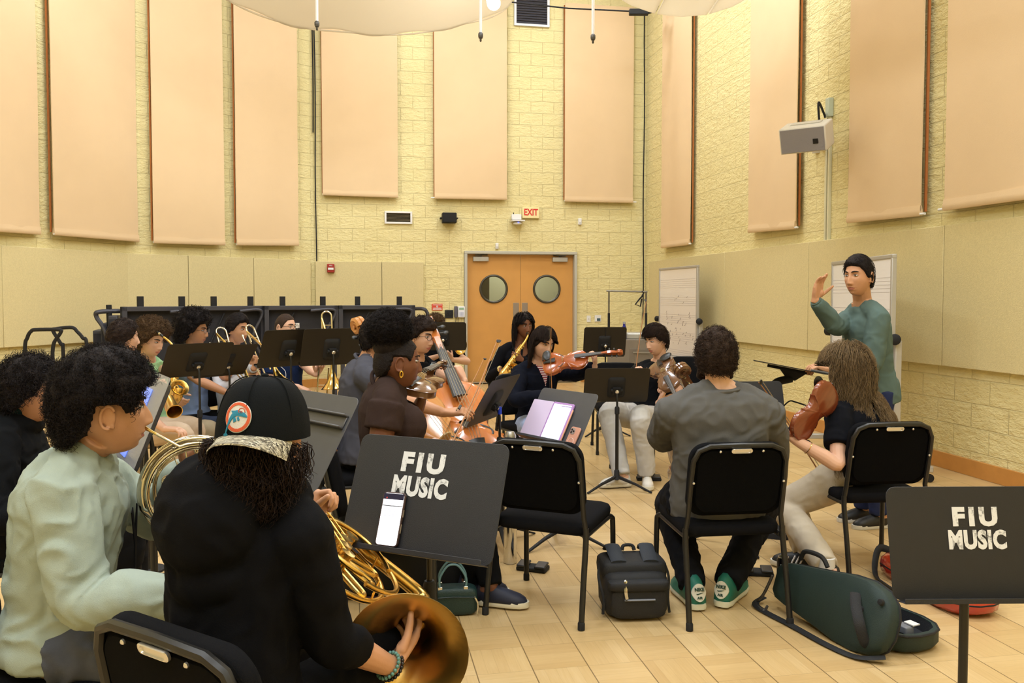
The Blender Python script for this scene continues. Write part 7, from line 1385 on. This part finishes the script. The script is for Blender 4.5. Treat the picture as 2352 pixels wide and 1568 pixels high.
mb = MB(); mb.tube([(-.065, -.155, .225), (-.066, -.168, .17), (-.062, -.170, .14)], .009, 7, round_=True); mb.build('zip_pull', M_chrome, t)
for sx in (-1, 1): mb = MB(); mb.tube(crom([(sx*.15, .02, .27), (sx*.165, -.03, .2), (sx*.15, -.08, .1), (sx*.155, -.09, .02)], 6), .007, 5, flat=.5); mb.build('compression_strap', M_nyl, t)
t.scale = (1.02, 1, .86)
# green violin case, lid half closed
Mg1, Mg2 = mat('case_green', '182c28', .6, bump=.5, bscale=420, var=.15, vscale=10), mat('case_lining', '17191f', .9, bump=.4, bscale=260)
a, b = F(1818, 1388), F(2078, 1512); ax = (b - a); L = ax.length*1.02; ax.normalize(); sd = V((-ax.y, ax.x, 0)); t = empty('violin_case', (a + b)/2, 0, 'dark green shaped violin case lying open on the floor at the lower right', 'violin case'); M = frame((0, 0, 0), ax, sd, V((0, 0, 1)))
def case_out(k=1.):
    hw = [(-.5, .055), (-.46, .085), (-.36, .10), (-.2, .115), (-.05, .13), (.12, .15), (.28, .155), (.40, .135), (.47, .095), (.5, .04)]; return [(x*L, y*k) for x, y in hw] + [(x*L, -y*k) for x, y in reversed(hw)]
def shell(z0, z1, Mx, m, nm, lin_=True, par=None):
    o = case_out(); mb = MB(); rs = [(.02, z0), (.80, z0), (.96, z0 + (z1-z0)*.12), (1, z0 + (z1-z0)*.35), (1, z1)]; mb.rings([[Mx @ V((x*s_, y*s_, z)) for x, y in o] for s_, z in rs + [(.93, z1), (.90, z0 + (z1-z0)*.3), (.02, z0 + (z1-z0)*.25)]]); q = mb.build(nm, m, t, sharp=.8)
    mb = MB(); mb.rings([[Mx @ V((x*s_, y*s_, z)) for x, y in o] for s_, z in ((.925, z1 - .004), (.88, z0 + (z1-z0)*.32), (.5, z0 + (z1-z0)*.30), (.02, z0 + (z1-z0)*.30))], cap=False); mb.build('lining', Mg2, q, sharp=.8)
    mb = MB(); mb.tube([Mx @ V((x*1.0, y*1.0, z1 - .003)) for x, y in o], .006, 6, closed=True); mb.build('piping', M_nyl, q); return q
base = shell(0, .085, M @ Matrix.Translation((0, .12, 0)), Mg1, 'case_base')
lidM = M @ Matrix.Translation((0, -.07, .135)) @ Matrix.Rotation(radians(-108), 4, 'X') @ Matrix.Translation((0, .0, -.05)); lid = shell(0, .075, lidM, Mg1, 'case_lid')
mb = MB(); pad(mb, M @ V((.22, .12, .06)), (.07, .05, .05), M.to_3x3()); mb.build('tuner', mat('tuner_grey', '77797f', .4), base); mb = MB(); mb.box(M @ V((.235, .15, .09)), (.05, .04, .006), M.to_3x3()); mb.build('paper_tag', M_white, base, bevel=.001)
mb = MB(); mb.tube(crom([M @ V((.16, .09, .04)), M @ V((.24, .06, .05)), M @ V((.30, .08, .05)), M @ V((.27, .11, .05)), M @ V((.18, .07, .055))], 5), .006, 6); mb.build('shoulder_rest', M_chrome, base)
mb = MB(); mb.tube(crom([M @ V((-.24, -.03, .255)), M @ V((-.21, -.03, .30)), M @ V((-.12, -.02, .30)), M @ V((-.08, -.02, .262))], 6), .011, 8); mb.build('carry_handle', M_nyl, t)
mb = MB(); mb.tube(crom([M @ V((.16, -.10, .235)), M @ V((.19, -.13, .2)), M @ V((.24, -.16, .14)), M @ V((.26, -.15, .07)), M @ V((.27, -.12, .05))], 6), .022, 8, flat=.25); mb.build('closing_strap', M_nyl, t)
mb = MB(); mb.tube(crom([M @ V((-.40, -.11, .03)), M @ V((-.36, -.19, .012)), M @ V((-.1, -.20, .010)), M @ V((.12, -.21, .010)), M @ V((.26, -.19, .012)), M @ V((.34, -.12, .03))], 8), .017, 8, flat=.3, up=(0, 0, 1)); mb.build('shoulder_strap', M_nyl, t)
mb = MB(); mb.tube(crom([M @ V((-.33, -.12, .16)), M @ V((-.36, -.15, .06)), M @ V((-.39, -.17, .015)), M @ V((-.30, -.2, .012)), M @ V((-.33, -.15, .014))], 8), .007, 6); mb.build('beaded_charm', mat('charm_beads', '3a3634', .4, var=.8, vscale=90), t)
for x in (.2, .29): mb = MB(); mb.lathe([(.001, .016), (.012, .014), (.014, 0)], lidM @ V((x, -.03 - .06*(x > .25), .0)), lidM.to_3x3() @ V((0, 0, -1)), 12); mb.build('rubber_foot', M_blackm, lid)
# drinks can
p = F(1806, 1352); t = empty('drinks_can', p + V((0, .05, 0)), 0, 'black drinks can with a green tab standing behind the green violin case', 'can'); mb = MB(); mb.lathe([(.025, 0), (.032, .008), (.033, .012), (.033, .135), (.027, .148), (.027, .152), (.024, .15), (.001, .149)], (0, 0, 0), (0, 0, 1), 24); mb.build('can_body', mat('can_black', '15161a', .25, .3), t)
mb = MB(); mb.lathe([(.027, .148), (.0275, .153), (.024, .153), (.0235, .149)], (0, 0, 0), (0, 0, 1), 24); mb.build('rim', M_chrome, t); mb = MB(); mb.slab(rrect(.018, .026, .008, 4, 0, .004), .151, .1535); mb.build('tab', mat('tab_green', '8fc22c', .3), t)
mb = MB()
for k in range(9): a_ = -pi/2 + random.uniform(-.8, .8); z = random.uniform(.03, .12); mb.box((.0333*cos(a_), .0333*sin(a_), z), (.002, .009, .012), Matrix.Rotation(a_, 3, 'Z'))
mb.build('label_print', mat('can_print', '8d9298', .4), t)
# red violin case
p, q = F(2050, 1318), F(2255, 1418); ax = (q - p).normalized(); sd = V((-ax.y, ax.x, 0)); L = (q - p).length*1.1; M = frame((0, 0, 0), ax, sd, V((0, 0, 1))); t = empty('violin_case', (p + q)/2, 0, 'glossy red violin case lying behind the right FIU MUSIC stand', 'violin case')
o = [(x, y*.9) for x, y in case_out()]; mb = MB(); mb.rings([[M @ V((x*s_, y*s_, z)) for x, y in o] for s_, z in ((.02, .0), (.85, .002), (.98, .03), (1, .062))]); Mr = mat('case_red', 'b5301c', .12, coat=.8); mb.build('case_base', Mr, t, sharp=1.)
mb = MB(); mb.rings([[M @ V((x*s_, y*s_, z)) for x, y in o] for s_, z in ((1, .068), (.98, .10), (.88, .125), (.6, .14), (.02, .145))]); mb.build('case_lid', Mr, t, sharp=1.)
mb = MB(); mb.rings([[M @ V((x*s_, y*s_, z)) for x, y in o] for s_, z in ((.995, .060), (1.004, .062), (1.004, .068), (.995, .070))]); mb.build('seal', M_blackm, t)
mb = MB(); mb.tube(crom([M @ V((-.46*L, .02, .03)), M @ V((-.54*L, .05, .09)), M @ V((-.57*L, -.02, .12)), M @ V((-.53*L, -.07, .06)), M @ V((-.40*L, -.13, .012)), M @ V((-.2*L, -.17, .012)), M @ V((.05*L, -.19, .012))], 7), .02, 8, flat=.4); mb.build('shoulder_strap', M_nyl, t)
# long soft cello bag
a, b = F(820, 1415), F(1140, 1400); a, b = W(775, 1330, 4.15), W(1120, 1340, 4.32); a.z = b.z = 0; ax = (b - a).normalized(); sd = V((-ax.y, ax.x, 0)); L = (b-a).length; M = frame((0, 0, 0), ax, sd, V((0, 0, 1))); t = empty('cello_bag', (a + b)/2, 0, 'long black soft cello bag with maroon piping lying under the FIU MUSIC stand', 'instrument bag')
mb = MB(); mb.rings([[M @ V((x*L, y, max(.002, z))) for y, z in [(hw*math.copysign(abs(cos(g_))**.5, cos(g_)), ht*.5 + ht*.5*math.copysign(abs(sin(g_))**.5, sin(g_))) for g_ in np.linspace(0, 2*pi, 24, endpoint=False)]] for x, hw, ht in ((-.5, .08, .10), (-.46, .14, .20), (-.2, .16, .25), (.15, .17, .27), (.40, .16, .26), (.48, .12, .20), (.51, .05, .08))]); mb.build('bag_body', mat('bag_black', '101013', .8, bump=.5, bscale=300), t, sharp=1.2)
mp = mat('maroon_piping', '451c22', .6)
for z, y in ((.262, -.12), (.012, -.165)): mb = MB(); mb.tube(crom([M @ V((-.46*L, y*.7, z*.75 if z > .1 else z)), M @ V((-.15*L, y, z*.96)), M @ V((.2*L, y, z*1.02)), M @ V((.43*L, y*.85, z*.98)), M @ V((.505*L, y*.2, z*.5 + .02))], 8), .008, 6); mb.build('piping', mp, t)
# green handbag
p = F(1040, 1408); t = empty('handbag', p, radians(6), 'small dark green handbag with two thin handles in front of the black cello bag', 'handbag'); Mh = mat('handbag_green', '173230', .5, bump=.4, bscale=200); mb = MB(); pad(mb, (0, 0, .068), (.235, .10, .135), e=.4); mb.build('bag_body', Mh, t)
for y in (-.035, .035):
    mb = MB(); mb.tube(crom([(-.06, y, .13), (-.062, y, .18), (-.03, y*.8, .232), (.0, y*.7, .242), (.03, y*.8, .232), (.062, y, .18), (.06, y, .13)], 6), .0055, 8); mb.build('handle', mat('handle_teal', '5d8188', .4), t)
    for x in (-.06, .06): mb = MB(); mb.box((x, y, .132), (.022, .012, .02)); mb.build('handle_ring', M_chrome, t, bevel=.003)
mb = MB(); mb.tube([(-.105, -.052, .092), (0, -.056, .098), (.105, -.052, .092)], .003, 5); mb.build('zip', mat('zip_dark', '0e2422', .5), t); mb = MB(); mb.tube(crom([(.10, -.05, .095), (.116, -.05, .06), (.112, -.052, .015)], 5), .004, 6); mb.build('zip_pull', M_chrome, t); mb = MB(); mb.ball((-.105, -.02, .14), (.012, .008, .018)); mb.build('charm', M_chrome, t)
# foot pedals
for (px, py, rz, lb) in ((1224, 1308, -.35, 'black page-turner pedal under the empty chair in the middle'), (1738, 1318, -.15, 'black page-turner pedal right of the green shoes'), (1490, 1102, -.05, 'flat dark pedal board in front of the white sneaker')):
    p = F(px, py); t = empty('foot_pedal', p, rz, lb, 'pedal'); w_ = .17 if px != 1490 else .2; mb = MB(); mb.box((0, 0, .012), (w_, .09, .024)); mb.build('base', M_blackm, t, bevel=.008)
    for sx in (-1, 1): mb = MB(); mb.box((sx*w_*.3, -.005, .032), (w_*.36, .085, .014), Matrix.Rotation(.1, 3, 'X')); mb.build('pedal_key', mat('pedal_grey', '2e2e33', .35), t, bevel=.006)
# dark bag by the violinist
p = F(1180, 1050); p = W(1175, 985, 5.75); p.z = 0; t = empty('soft_bag', p, radians(10), 'dark grey soft bag on the floor beside the violinist in navy', 'bag'); mb = MB(); pad(mb, (0, 0, .15), (.52, .3, .30), e=.5); mb.build('bag_body', mat('bag_charcoal', '1e1e22', .8, bump=.5, bscale=260), t); mb = MB(); mb.tube(crom([(-.15, -.1, .27), (-.1, -.14, .33), (.08, -.14, .33), (.14, -.1, .27)], 6), .012, 6); mb.build('strap', M_nyl, t)
# steel bottle by the chair
p = W(1172, 1000, 4.62); t = empty('steel_flask', (p.x, p.y, 0), 0, 'shiny steel flask with a rounded lid behind the empty chair', 'flask'); mb = MB(); mb.lathe([(.034, 0), (.038, .006), (.038, p.z - .06), (.03, p.z - .03)], (0, 0, 0), (0, 0, 1), 20); mb.build('flask_body', M_chrome, t); mb = MB(); mb.lathe([(.031, p.z - .03), (.033, p.z), (.022, p.z + .022), (.001, p.z + .026)], (0, 0, 0), (0, 0, 1), 20); mb.build('lid', M_steel, t)
